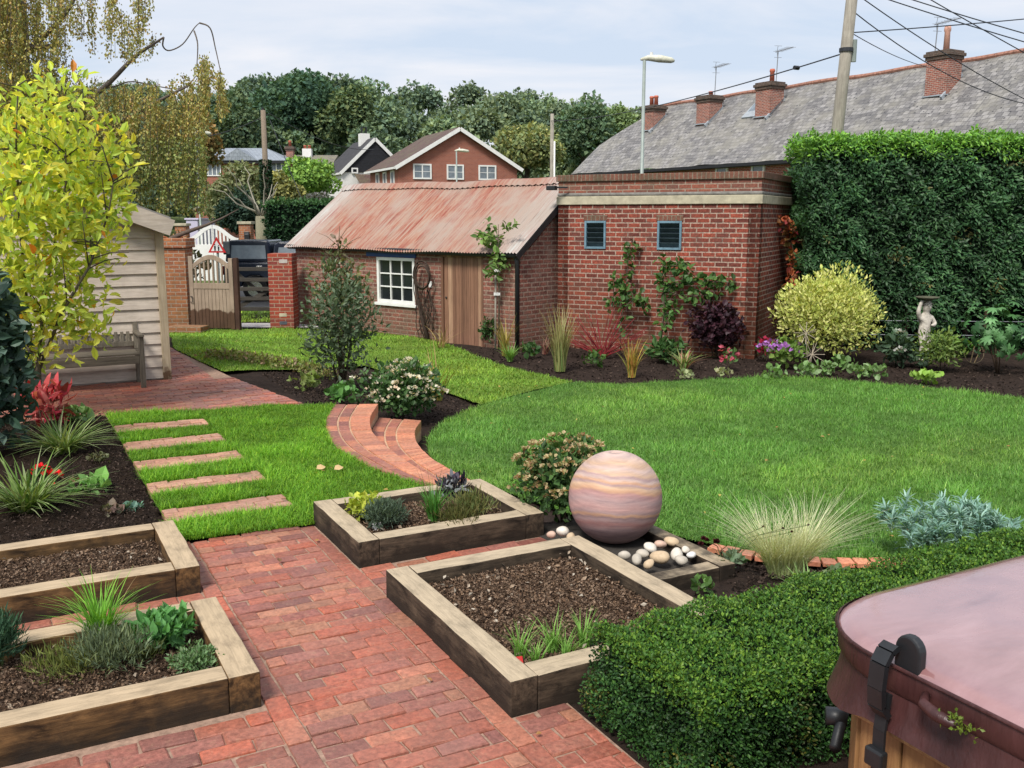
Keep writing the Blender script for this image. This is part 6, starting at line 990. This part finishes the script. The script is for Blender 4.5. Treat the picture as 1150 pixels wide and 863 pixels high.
def whorls(t, pts, n, L, cols, w=.16):
    m = MB()
    for q in pts:
        d = runit(n); d[:, 2] = np.abs(d[:, 2])*.7-.1; f = rng.random(n)[:, None]; leaves(m, q+np.array([0, 0, 1])*(f-.7)*L*1.3, d+np.array([0, 0, .25]), runit(n)*.3+np.array([0, 0, 1]), L*rng.uniform(.7, 1.1, n), w, colmix(cols, n), 'lance')
    m.build('rosette', LEAF, t)
eu = [o for o in bpy.data.objects if o.get('category') == 'shrub' and o.name.startswith('euphorbia')][0]; s = ppm(eu.location); pts = []
for _ in range(64): x = random.uniform(-66, 66); y = random.uniform(-.25, .3); pts.append((x/s*cy+y*.3, x/s*-sy+y, (34+36*math.sqrt(max(0, 1-(x/72)**2))*random.uniform(.55, 1))/s))
whorls(eu, np.array(pts), 46, 15/s, [(.2, .36, .3), (.26, .43, .37), (.14, .28, .23), (.33, .5, .43)])
t = thing('scabious', 'plant with dark crimson flower heads on thin stems right of the ball', 'flower', gp(815, 640), -YAW); s = ppm(t.location); m = MB(); mf = MB()
for x, z in ((-22, 34), (-26, 36), (-12, 32), (-29, 30), (62, 48), (72, 44), (90, 52), (40, 50)): m.tube([(0, 0, 0), (x*.4/s, .02, z*.75/s), (x/s, 0, z/s)], .002, 4, (.07, .1, .04)); c_ = np.array([x/s, 0, z/s]); k = 26; d = runit(k); d[:, 2] = np.abs(d[:, 2]); r_ = (5.5 if x == -12 else (4 if x < 0 else 2.2))/s; leaves(mf, np.repeat([c_], k, 0), d+[0, -.4, .2], runit(k), r_, .8, colmix([(.05, .008, .014), (.09, .012, .02), (.025, .006, .008)], k))
m.build('stem', BARK, t); mf.build('flower_head', PETAL, t)
geranium('seedling', 'small grey green leafy plant beside the pebble tray corner', 822, 640, 30, 20, [(.2, .28, .18), (.12, .22, .1)], None, 0, 40, 8); geranium('seedling', 'small leafy weed in the dark bed between the tray and the box hedge', 786, 668, 26, 20, MG, None, 0, 26, 8); geranium('seedling', 'pale leafy plant at the right of the feather grass', 940, 660, 32, 24, [(.16, .2, .1), (.1, .16, .06)], None, 0, 40, 8)
# middle bed along the terrace
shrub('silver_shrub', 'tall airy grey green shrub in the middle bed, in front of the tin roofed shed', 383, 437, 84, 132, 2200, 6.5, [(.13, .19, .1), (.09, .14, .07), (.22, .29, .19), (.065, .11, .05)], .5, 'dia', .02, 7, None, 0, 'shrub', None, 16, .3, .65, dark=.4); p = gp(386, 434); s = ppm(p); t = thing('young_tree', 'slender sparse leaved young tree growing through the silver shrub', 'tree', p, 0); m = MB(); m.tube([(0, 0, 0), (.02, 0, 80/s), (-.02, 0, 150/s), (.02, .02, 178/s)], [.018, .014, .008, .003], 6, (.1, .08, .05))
for k in range(16): z = random.uniform(85, 165)/s; a = random.uniform(0, 6.28); m.tube([(0, 0, z), (math.cos(a)*.16, math.sin(a)*.16, z+.14), (math.cos(a)*.3, math.sin(a)*.3, z+.2)], [.006, .004, .002], 4, (.1, .08, .05))
m.build('trunk', BARK, t, True); foliage('crown', t, ([(0, 0, 105/s), (.12, 0, 125/s), (-.12, .05, 130/s), (.22, 0, 105/s), (0, 0, 150/s)], [(.34, .3, .25), (.3, .3, .22), (.3, .3, .2), (.25, .25, .2), (.12, .12, .25)]), 420, 7.5/s, .5, [(.14, .16, .06), (.1, .13, .05), (.2, .2, .08), (.17, .12, .07)], 'lance', .1, .9, 1.)
shrub('flowering_shrub', 'bushy white flowered shrub by the end of the curved steps', 449, 472, 92, 70, 2600, 6.5, DG, .6, 'dia', .04, 6, None, 0, 'shrub', (64, 7, [(.72, .68, .56), (.78, .75, .66), (.66, .5, .38), (.7, .66, .5)], 14), 12); tuft('ornamental_grass', 'sparse arching yellowing grass behind the white flowered shrub', 488, 450, 78, .9, 24, 1.6, [(.3, .3, .06), (.36, .26, .1), (.2, .25, .05)], .5, .5)
geranium('leafy_plant', 'small fresh green plant at the head of the curved steps', 385, 453, 34, 20, [(.09, .22, .05), (.13, .3, .08)], None, 0, 70, 8); geranium('leafy_plant', 'yellow green small plant left of the silver shrub', 345, 437, 30, 18, [(.2, .28, .07), (.26, .32, .1)], None, 0, 60, 7)
t = thing('ground_cover', 'low band of yellow green ground cover along the edge of the terrace', 'ground cover', gp(300, 420), 0); m = MB(); P = []
for _ in range(1500): f = random.random(); q = gp(245+115*f, 404+19*f) if False else None
E0, E1 = gp(238, 404), gp(372, 425)
for _ in range(1500): f = random.random(); q = E0.lerp(E1, f)+Vector((random.gauss(0, .12), random.gauss(0, .16), 0)); P.append((q.x-t.location.x, q.y-t.location.y, H1(q.x, q.y)-t.location.z+random.uniform(0, .13)))
P = np.array(P); n = len(P); leaves(m, P, runit(n)+[0, 0, .7], runit(n)+[0, 0, .7], .06, .6, colmix([(.18, .22, .05), (.12, .17, .04), (.24, .25, .08), (.3, .2, .14)], n), 'dia'); m.build('foliage', LEAF, t)
# border against the buildings
p = gp(560, 392); s = ppm(p); t = thing('staked_apple_tree', 'young staked fruit tree with a sparse leafy top in front of the shed corner', 'tree', p, -YAW); m = MB(); m.tube([(0, 0, -.05), (.01, 0, 60/s), (-.01, 0, 110/s), (.0, 0, 138/s)], [.016, .014, .011, .005], 6, (.11, .085, .06)); lp_ = []
for k in range(15): z = random.uniform(82, 135)/s; a = random.uniform(0, 6.28); L_ = random.uniform(.15, .45); e_ = (math.cos(a)*L_, math.sin(a)*L_*.6, z+L_*random.uniform(-.2, .5)); m.tube([(0, 0, z), (e_[0]*.5, e_[1]*.5, z+.05), e_], [.006, .005, .002], 4, (.1, .08, .05)); lp_ += [e_, tuple(np.array(e_)*[.6, .6, 1])]
m.build('trunk', BARK, t, True); MB().tube([(-.06, .02, -.1), (-.05, .02, 92/s)], .018, 8, (.34, .26, .15)).build('stake', POLEW, t, True); MB().box(-.085, .03, -.03, .05, 86/s, 89/s).box(-.085, .03, -.03, .05, 60/s, 63/s).build('tie', WHITE, t); foliage('crown', t, (np.array(lp_), np.full((len(lp_), 3), .1)), 330, .105, .6, [(.12, .22, .05), (.18, .3, .07), (.08, .15, .04), (.24, .34, .1)], 'oval', .0, .9, 1.)
shrub('leafy_shrub', 'dark leaved small shrub at the foot of the staked tree', 552, 389, 30, 36, 420, 6, DG, .5, 'dia', .05, 4); tuft('golden_grass', 'straw yellow upright grass beside the staked tree', 567, 400, 48, .5, 60, 1.3, [(.4, .32, .08), (.46, .36, .12), (.3, .3, .06)], .35, .3); tuft('grass_clump', 'short bright green grass clump in front of the staked tree', 573, 406, 24, .8, 70, 1.4, [(.16, .32, .06), (.22, .4, .1)], .5, .5); tuft('ornamental_grass', 'tall green grass with straw tips at the shed and outbuilding corner', 629, 417, 78, .55, 110, 1.7, [(.14, .24, .07), (.2, .3, .1), (.26, .28, .1)], .25, .25, (.4, .32, .16)); tuft('bronze_plant', 'few dark bronze strappy leaves by the drainpipe', 612, 398, 24, .8, 16, 2.2, [(.16, .06, .05), (.2, .12, .08)], .5, .4)
tuft('dry_grass', 'thin dry grass stems leaning in front of the plank door', 496, 392, 34, .9, 20, 1.2, [(.42, .3, .16), (.34, .26, .1)], .7, .5); tuft('golden_grass', 'yellow and orange upright grass left of centre before the brick outbuilding', 709, 424, 50, .5, 60, 1.6, [(.45, .36, .07), (.4, .2, .06), (.3, .32, .07)], .4, .35); tuft('grass_clump', 'low green and pink strappy clump in front of the purple shrub', 768, 415, 28, 1., 60, 2., [(.2, .34, .08), (.26, .4, .12), (.4, .18, .14)], .6, .6); 
t = thing('red_dogwood', 'small shrub of bare red twigs against the outbuilding wall', 'shrub', gp(676, 402), -YAW); s = ppm(t.location); m = MB()
for k in range(46): a = random.uniform(-1.2, 1.2); L_ = random.uniform(.45, 1.0); m.tube([(random.uniform(-.05, .05), 0, 0), (math.sin(a)*L_*.5, random.uniform(-.12, .12), math.cos(a)*L_*.55), (math.sin(a)*L_, random.uniform(-.2, .2), math.cos(a)*L_)], [.009, .008, .005], 4, (.2, .025, .03))
m.build('stem', BARK, t)
def climber(name, label, base, pts, leafpx, cols, n, lit=None, mat=None):     # climbs the outbuilding front wall
    t = thing(name, label, 'climber', base, 0); s = ppm(base); m = MB(); cen, rad = [], []
    for pl_ in pts:
        q = [Vector(at(px, d, zat(py, d)))-base for px, py, d in pl_]; m.tube(q, list(np.linspace(.014, .005, len(q))), 6, (.08, .06, .045)); 
        for a_, b_ in zip(q, q[1:]): cen += [tuple(a_.lerp(b_, f)) for f in (.3, .7, 1.)]; rad += [(.13, .1, .12)]*3
    m.build('stem', BARK, t, True); foliage('foliage', t, (np.array(cen[2:]), np.array(rad[2:])), n, leafpx/s, .8, cols, 'oval', .0, .8, 1., mat or LEAF); return t
CLM = [(.05, .12, .03), (.08, .18, .045), (.035, .08, .02), (.13, .24, .06)]
climber('wall_climber', 'narrow leafy climber between the two vents of the brick outbuilding', Vector(at(697, 16.75, -.2)), [[(697, 395, 16.7), (696, 370, 16.8), (702, 330, 16.95), (705, 300, 17.), (708, 275, 17.05)], [(702, 330, 16.9), (690, 315, 16.95), (688, 345, 16.9)], [(700, 345, 16.85), (715, 335, 16.85), (725, 345, 16.8)]], 6.5, CLM, 230); climber('espalier_tree', 'broad leafy wall trained plant under the right vent of the outbuilding', Vector(at(742, 16.35, -.2)), [[(742, 388, 16.3), (746, 350, 16.4), (745, 320, 16.55), (744, 292, 16.6)], [(745, 320, 16.5), (770, 318, 16.45), (800, 316, 16.35), (822, 318, 16.2)], [(745, 300, 16.55), (765, 298, 16.5), (775, 310, 16.4)], [(746, 325, 16.5), (770, 335, 16.4), (800, 330, 16.3)], [(742, 375, 16.3), (755, 348, 16.35)]], 7, CLM, 400)
climber('red_creeper', 'strip of orange red creeper on the shaded side wall by the hedge', Vector(at(884, 17.4, -.2)), [[(884, 360, 17.3), (888, 320, 17.5), (893, 290, 17.7), (886, 262, 17.7), (880, 245, 17.5)]], 7, [(.4, .1, .04), (.5, .16, .07), (.3, .05, .06), (.2, .14, .04)], 150)
t = shrub('purple_shrub', 'dark purple leaved small tree in front of the outbuilding corner', 803, 402, 60, 62, 1200, 6, [(.035, .012, .022), (.055, .018, .03), (.022, .01, .016), (.09, .035, .05)], .8, 'oval', .12, 5, LEAF, 0, 'shrub', None, 12, .1, .65); geranium('pink_flower', 'short spike of pink red flowers in front of the purple shrub', 820, 416, 16, 26, [(.1, .2, .06)], [(.5, .06, .12), (.6, .14, .2)], 4, 24, 5)
shrub('leafy_shrub', 'low dark broad leaved plant at the outbuilding wall foot', 745, 407, 44, 24, 220, 9, DG, .5, 'oval', .05, 3, GLOSSLEAF); geranium('leafy_plant', 'small green plant in the border left of the yellow orange grass', 665, 412, 24, 16, MG, None, 0, 45, 6); geranium('leafy_plant', 'small green plant beside the short bright grass clump', 596, 402, 22, 16, DG, None, 0, 45, 6); geranium('leafy_plant', 'cream edged small plant at the lawn edge below the pink spike', 812, 424, 18, 9, [(.3, .36, .16), (.4, .4, .24)], None, 0, 36, 5); geranium('leafy_plant', 'tiny pale plant at the lawn edge in front of the green and pink clump', 770, 426, 20, 8, [(.34, .38, .2), (.2, .28, .1)], None, 0, 36, 5)
geranium('phlox', 'bright green plant with mauve flower heads by the outbuilding corner', 879, 414, 50, 34, [(.16, .28, .05), (.12, .22, .04), (.22, .32, .07)], [(.42, .16, .55), (.5, .24, .62)], 11, 220, 6); geranium('red_flower', 'small crimson flowered plant left of the mauve phlox', 857, 406, 14, 20, DG, [(.35, .02, .06)], 9, 30, 5)
t = thing('seed_heads', 'starburst dried seed heads on stalks right of the mauve phlox', 'seed head', gp(907, 414), -YAW); s = ppm(t.location); m = MB()
for x, z, R_ in ((-4, 40, 12), (4, 16, 14)):
    c_ = Vector((x/s, 0, z/s)); m.tube([(0, 0, 0), c_], .005, 5, (.35, .3, .22))
    for k in range(12): a = k/12*6.28+random.uniform(-.2, .2); m.tube([c_, c_+Vector((math.cos(a), random.uniform(-.5, .3), math.sin(a)))*R_/s], .005, 4, (.42, .36, .28))
m.build('stalk', BARK, t)
shrub('golden_shrub', 'large rounded yellow variegated shrub between the outbuilding and the statue', 930, 408, 106, 102, 10000, 4.6, [(.68, .7, .2), (.76, .74, .3), (.55, .62, .15), (.42, .52, .13)], .5, 'dia', .1, 8, None, 0, 'shrub', None, 16, .55, .6, dark=.3)
for px, py, lab in ((868, 427, 'first small border plant from the outbuilding corner along the lawn edge'), (903, 424, 'small pale flowered border plant under the golden shrub left side'), (926, 421, 'small bright green border plant below the golden shrub middle'), (946, 416, 'broader leafy border plant at the right foot of the golden shrub'), (962, 425, 'tiny border plant at the lawn edge below the golden shrub right side'), (984, 425, 'narrow leaved grey green plant at the lawn edge left of the lime one')): geranium('border_plant', lab, px, py, 28, 14, [(.12, .24, .06), (.18, .32, .1), (.24, .36, .16)], None, 0, 50, 6)
geranium('border_plant', 'low lime green plant at the lawn edge below the statue', 1039, 430, 32, 12, [(.24, .42, .06), (.3, .48, .1)], None, 0, 70, 6.5)
# statue
p = gp(1036, 402); s = ppm(p); t = thing('garden_statue', 'pale stone figure of a child carrying a shallow bowl, against the hedge', 'statue', p, -YAW+.25); hS = (402-336)/s
STAT = attrmat('weathered_statue', .85, .15, 18., .5, .5, .01, .4).m
def skin(name, verts, edges, mat, par, sub=2, root=0, col=(.46, .43, .38)):
    me = bpy.data.meshes.new(name); me.from_pydata([v[:3] for v in verts], edges, []); o = bpy.data.objects.new(name, me); COL.objects.link(o); o.parent = par; o.modifiers.new('Skin', 'SKIN')
    for i, v in enumerate(verts): me.skin_vertices[0].data[i].radius = (v[3], v[3]*(v[4] if len(v) > 4 else 1)); me.skin_vertices[0].data[i].use_root = (i == root)
    m_ = o.modifiers.new('Sub', 'SUBSURF'); m_.levels = sub; m_.render_levels = sub; me.materials.append(mat); return o
SP = plain('statue_stone', (.5, .46, .4), .85, .4, 14., .15, 0, .5); k = hS
vv = [(0, 0, .42*k, .085*k), (0, 0, .52*k, .095*k), (.0, 0, .62*k, .09*k), (.0, 0, .7*k, .085*k), (0, -.01, .765*k, .04*k), (0, -.02*k, .82*k, .075*k), (0, -.03*k, .9*k, .078*k), (0, -.02*k, .95*k, .04*k),
      (.06*k, 0, .36*k, .062*k), (.065*k, -.02*k, .2*k, .05*k), (.06*k, .01*k, .06*k, .034*k), (.07*k, -.06*k, .03*k, .03*k), (-.055*k, -.01*k, .36*k, .062*k), (-.05*k, -.06*k, .21*k, .05*k), (-.07*k, -.02*k, .06*k, .034*k), (-.08*k, -.09*k, .03*k, .03*k),
      (.12*k, 0, .68*k, .045*k), (.16*k, -.05*k, .58*k, .036*k), (.07*k, -.13*k, .56*k, .03*k), (.02*k, -.14*k, .58*k, .026*k), (-.12*k, 0, .69*k, .045*k), (-.17*k, -.03*k, .8*k, .036*k), (-.13*k, -.03*k, .93*k, .03*k), (-.1*k, -.02*k, .98*k, .026*k)]
ee = [(0, 1), (1, 2), (2, 3), (3, 4), (4, 5), (5, 6), (6, 7), (0, 8), (8, 9), (9, 10), (10, 11), (0, 12), (12, 13), (13, 14), (14, 15), (3, 16), (16, 17), (17, 18), (18, 19), (3, 20), (20, 21), (21, 22), (22, 23)]
skin('figure', vv, ee, SP, t); MB().lathe([(.05*k, 0), (.07*k, .012*k), (.15*k, .04*k), (.19*k, .055*k), (.19*k, .07*k), (.16*k, .065*k), (.0, .045*k)], (0, -.02*k, .97*k), 24).build('bowl', plain('mossy_stone', (.09, .09, .06), .9, .4, 14.), t, True); MB().lathe([(.15*k, -.1), (.15*k, .03), (.13*k, .035), (0, .036)], (0, -.02, -.01), 8).build('plinth', SP, t)
m = MB(); kk = 60; d = runit(kk); d[:, 2] = np.abs(d[:, 2]); P = np.array([0, -.02*k, .9*k])+d*.075*k; leaves(m, P, d*.4+runit(kk), d, .045*k, .8, np.tile((.4, .37, .32), (kk, 1))); m.build('hair', SP, t)
m = MB(); 
for a, b_, c_ in ((-.026, .895, .014), (.026, .895, .014)): m.lathe([(.0, -c_*k*.7), (c_*k*.8, 0), (0, c_*k*.7)], (a*k, -.1*k, b_*k), 8)
m.lathe([(0, -.02*k), (.014*k, -.01*k), (.0, .025*k)], (0, -.115*k, .865*k), 8); m.build('face', SP, t, True)
# ferns, fatsia, hoop
def fern(name, label, px, py, hpx, n, cols):
    p = gp(px, py); s = ppm(p); t = thing(name, label, 'fern', p, 0); m = MB(); P, D, Nn, Sz = [], [], [], []
    for i in range(n):
        a = random.uniform(0, 6.28); L_ = hpx/s*random.uniform(.7, 1.15); r = Vector((math.cos(a), math.sin(a), 0)); sd = Vector((-math.sin(a), math.cos(a), 0))
        for k in range(26):
            f = (k+1)/27; q = r*(L_*(.25*f+.6*f*f))+Vector((0, 0, L_*(1.0*f-.5*f**2.4)))
            for sg in (-1, 1): P.append(q); D.append(sd*sg+r*.35); Nn.append((-r.x*.5, -r.y*.5, 1)); Sz.append(L_*.24*math.sin(math.pi*min(1, f*.9+.12)))
    leaves(m, np.array(P), np.array(D), np.array(Nn), np.array(Sz), .3, colmix(cols, len(P)), 'lance'); m.build('foliage', LEAF, t); return t
fern('fern', 'bright green arching fern between the statue and the glossy shrub', 1082, 400, 36, 12, [(.12, .26, .05), (.17, .34, .07)]); shrub('leafy_shrub', 'feathery yellow green shrub right beside the statue', 1057, 417, 46, 46, 900, 6, [(.16, .25, .05), (.22, .3, .07), (.1, .18, .04)], .35, 'lance', .05, 4); shrub('hydrangea', 'grey green low plant left of the statue with pale flower heads', 1010, 411, 36, 36, 260, 8, [(.07, .13, .07), (.1, .17, .1), (.05, .09, .05)], .6, 'oval', .05, 3, None, 0, 'shrub', (5, 7, [(.45, .45, .42)], 10)); tuft('bronze_grass', 'dull bronze strappy clump left of the statue in the hedge shade', 998, 402, 26, .8, 30, 2., [(.1, .1, .04), (.14, .12, .05)], .5, .5); geranium('leafy_plant', 'low dark leaved plant at the foot of the statue', 1030, 412, 26, 14, [(.1, .17, .1), (.14, .22, .13)], None, 0, 50, 7)
p = gp(1122, 418); s = ppm(p); t = thing('fatsia_shrub', 'glossy shrub with big hand shaped leaves at the right end of the border', 'shrub', p, 0); bl = mkblobs(84/s, 68/s, .05, 10, None, .7); P, O = blobpts(105, *bl, .4); m = MB()
for q, o_ in zip(P, O):
    o_ = Vector(o_)+Vector((0, 0, .55)); o_.normalize(); u_ = o_.orthogonal().normalized(); v_ = o_.cross(u_); R_ = random.uniform(7, 12)/s; a0 = random.random()*6; c_ = colmix([(.05, .14, .045), (.08, .2, .065), (.12, .26, .1), (.03, .085, .03)], 1)
    ang = np.linspace(-2.3, 2.3, 8)+a0; Dd = np.array([u_*math.cos(a)+v_*math.sin(a)-o_*.25 for a in ang]); leaves(m, np.repeat([q], 8, 0), Dd, np.repeat([np.array(o_)], 8, 0), R_*np.array([.7, .85, .95, 1, 1, .95, .85, .7]), .38, np.repeat(c_, 8, 0), 'lance')
m.build('foliage', GLOSSLEAF, t); stems(t, 7, 48/s, .25, .012); p = gp(1093, 408); s = ppm(p); t = thing('wire_hoop', 'round wicker hoop leaning in the border between the fern and the glossy shrub', 'hoop', p, -YAW); R_ = 11/s; MB().tube([(R_*math.cos(a), .03*math.sin(a), R_+R_*math.sin(a)) for a in np.linspace(0, 6.3, 26)], .007, 6, (.14, .11, .07)).build('ring', BARK, t, True); MB().tube([(-R_*.3, 0, 0), (0, 0, R_*1.8)], .008, 5, (.3, .22, .12)).tube([(R_*.1, 0, 0), (R_*.7, 0, R_*1.6)], .008, 5, (.3, .22, .12)).build('spoke', BARK, t)
# bits by the orange pillar and under the birch
shrub('red_berry_shrub', 'shrub with red leaves spilling over the orange brick pillar', 0, 0, 34, 34, 260, 7, [(.35, .03, .04), (.45, .1, .05), (.12, .12, .04), (.3, .16, .06)], .6, 'dia', .4, 4, None, pos=at(196, 21.6, .95)); shrub('dark_shrub', 'dull evergreen shrub in the gap behind the shed roof and the birch', 0, 0, 130, 90, 1800, 10, [(.04, .06, .025), (.07, .08, .03), (.12, .09, .04)], .6, 'dia', .05, 4, pos=at(150, 24, -.3), jit=.8)
for px, py, lab in ((355.5, 535, 'yellow fallen leaf on the left lawn, nearer the path'), (375.5, 535.5, 'curled brown fallen leaf on the left lawn, nearer the steps')):
    m = MB(); leaves(m, np.zeros((1, 3)), np.array([(1., .2, .12)]), np.array([(-.1, -.5, 1.)]), .085, .85, np.array([(.72, .5, .26)]), 'oval'); q = gp(px, py); tag(m.build('fallen_leaf', LEAF, None, loc=q+Vector((0, 0, .06))), lab, 'leaf')
q = gp(1000, 443); m = MB(); P = []; pts = [gp(px, py) for px, py in ((520, 396), (600, 418), (700, 424), (800, 416), (900, 418), (1000, 427), (1140, 438))]
m = MB(); n = 0
BORD = [gp(*a)[:2] for a in [(515, 393), (560, 412), (640, 427), (700, 431), (775, 427), (850, 423), (905, 424), (950, 428), (1040, 435), (1150, 447), (1190, 440), (1150, 412), (950, 404), (850, 398), (740, 390), (600, 388)]]
chips(m, BORD, 9000, 0, .02, .06, CH_D, zf=lambda P: HH(P)-.012); kind(m.build('border_mulch', CHIP), 'stuff')
m = MB(); LB = [(-1.6, 6.2), (.84, 6.2), (.84, 10.76), (.3, 10.76), (-1.6, 10.6)]; soilgrid(m, -2.2, .85, 6.2, 10.75, .0, .02, .05, .08); m.c[-1] = m.c[-1]*.3; chips(m, LB, 30000, .06, .007, .026, CH_D); kind(m.build('left_bed_soil', CHIP), 'stuff')
m = MB(); MBD = [gp(*a)[:2] for a in [(290, 418), (345, 455), (430, 458), (432, 478), (478, 478), (482, 492), (500, 474), (538, 456), (500, 442), (470, 428), (420, 418), (360, 418)]]; chips(m, MBD, 7000, 0, .012, .045, CH_D, zf=lambda P: HH(P)-.005); kind(m.build('middle_bed_mulch', CHIP), 'stuff')
m = MB(); HB = [(2.98, 3.2), (5.6, 3.2)]+[gp(*a)[:2] for a in [(1000, 640), (930, 640), (850, 632), (800, 622)]]; chips(m, HB, 6000, 0, .012, .04, CH_D, zf=lambda P: HH(P)-.005); kind(m.build('hedge_bed_mulch', CHIP), 'stuff')
m = MB(); P = []
for reg, n_ in ((ROUND, 46), (LEFTLAWN, 10), (REAR, 26), (TER, 30), ([(-1, 1.6), (1.9, 1.6), (1.7, 6.1), (.9, 6.1), (.85, 3.8), (-1, 3.8)], 12)):
    reg = np.array([p[:2] for p in reg]); lo, hi = reg.min(0), reg.max(0); q = lo+rng.random((n_*4, 2))*(hi-lo); q = q[sdf(q, reg) < -.05][:n_]; P.append(np.c_[q, HH(q)+(.055 if reg is not None and n_ in (46, 10, 26) else .03)])
P = np.concatenate(P); n = len(P); leaves(m, P, runit(n)*[1, 1, .15], runit(n)*.25+[0, 0, 1.], rng.uniform(.025, .05, n), .75, colmix([(.4, .25, .08), (.3, .15, .05), (.5, .38, .1), (.22, .12, .06)], n), 'oval')
kind(m.build('leaf_litter', LEAF), 'stuff')
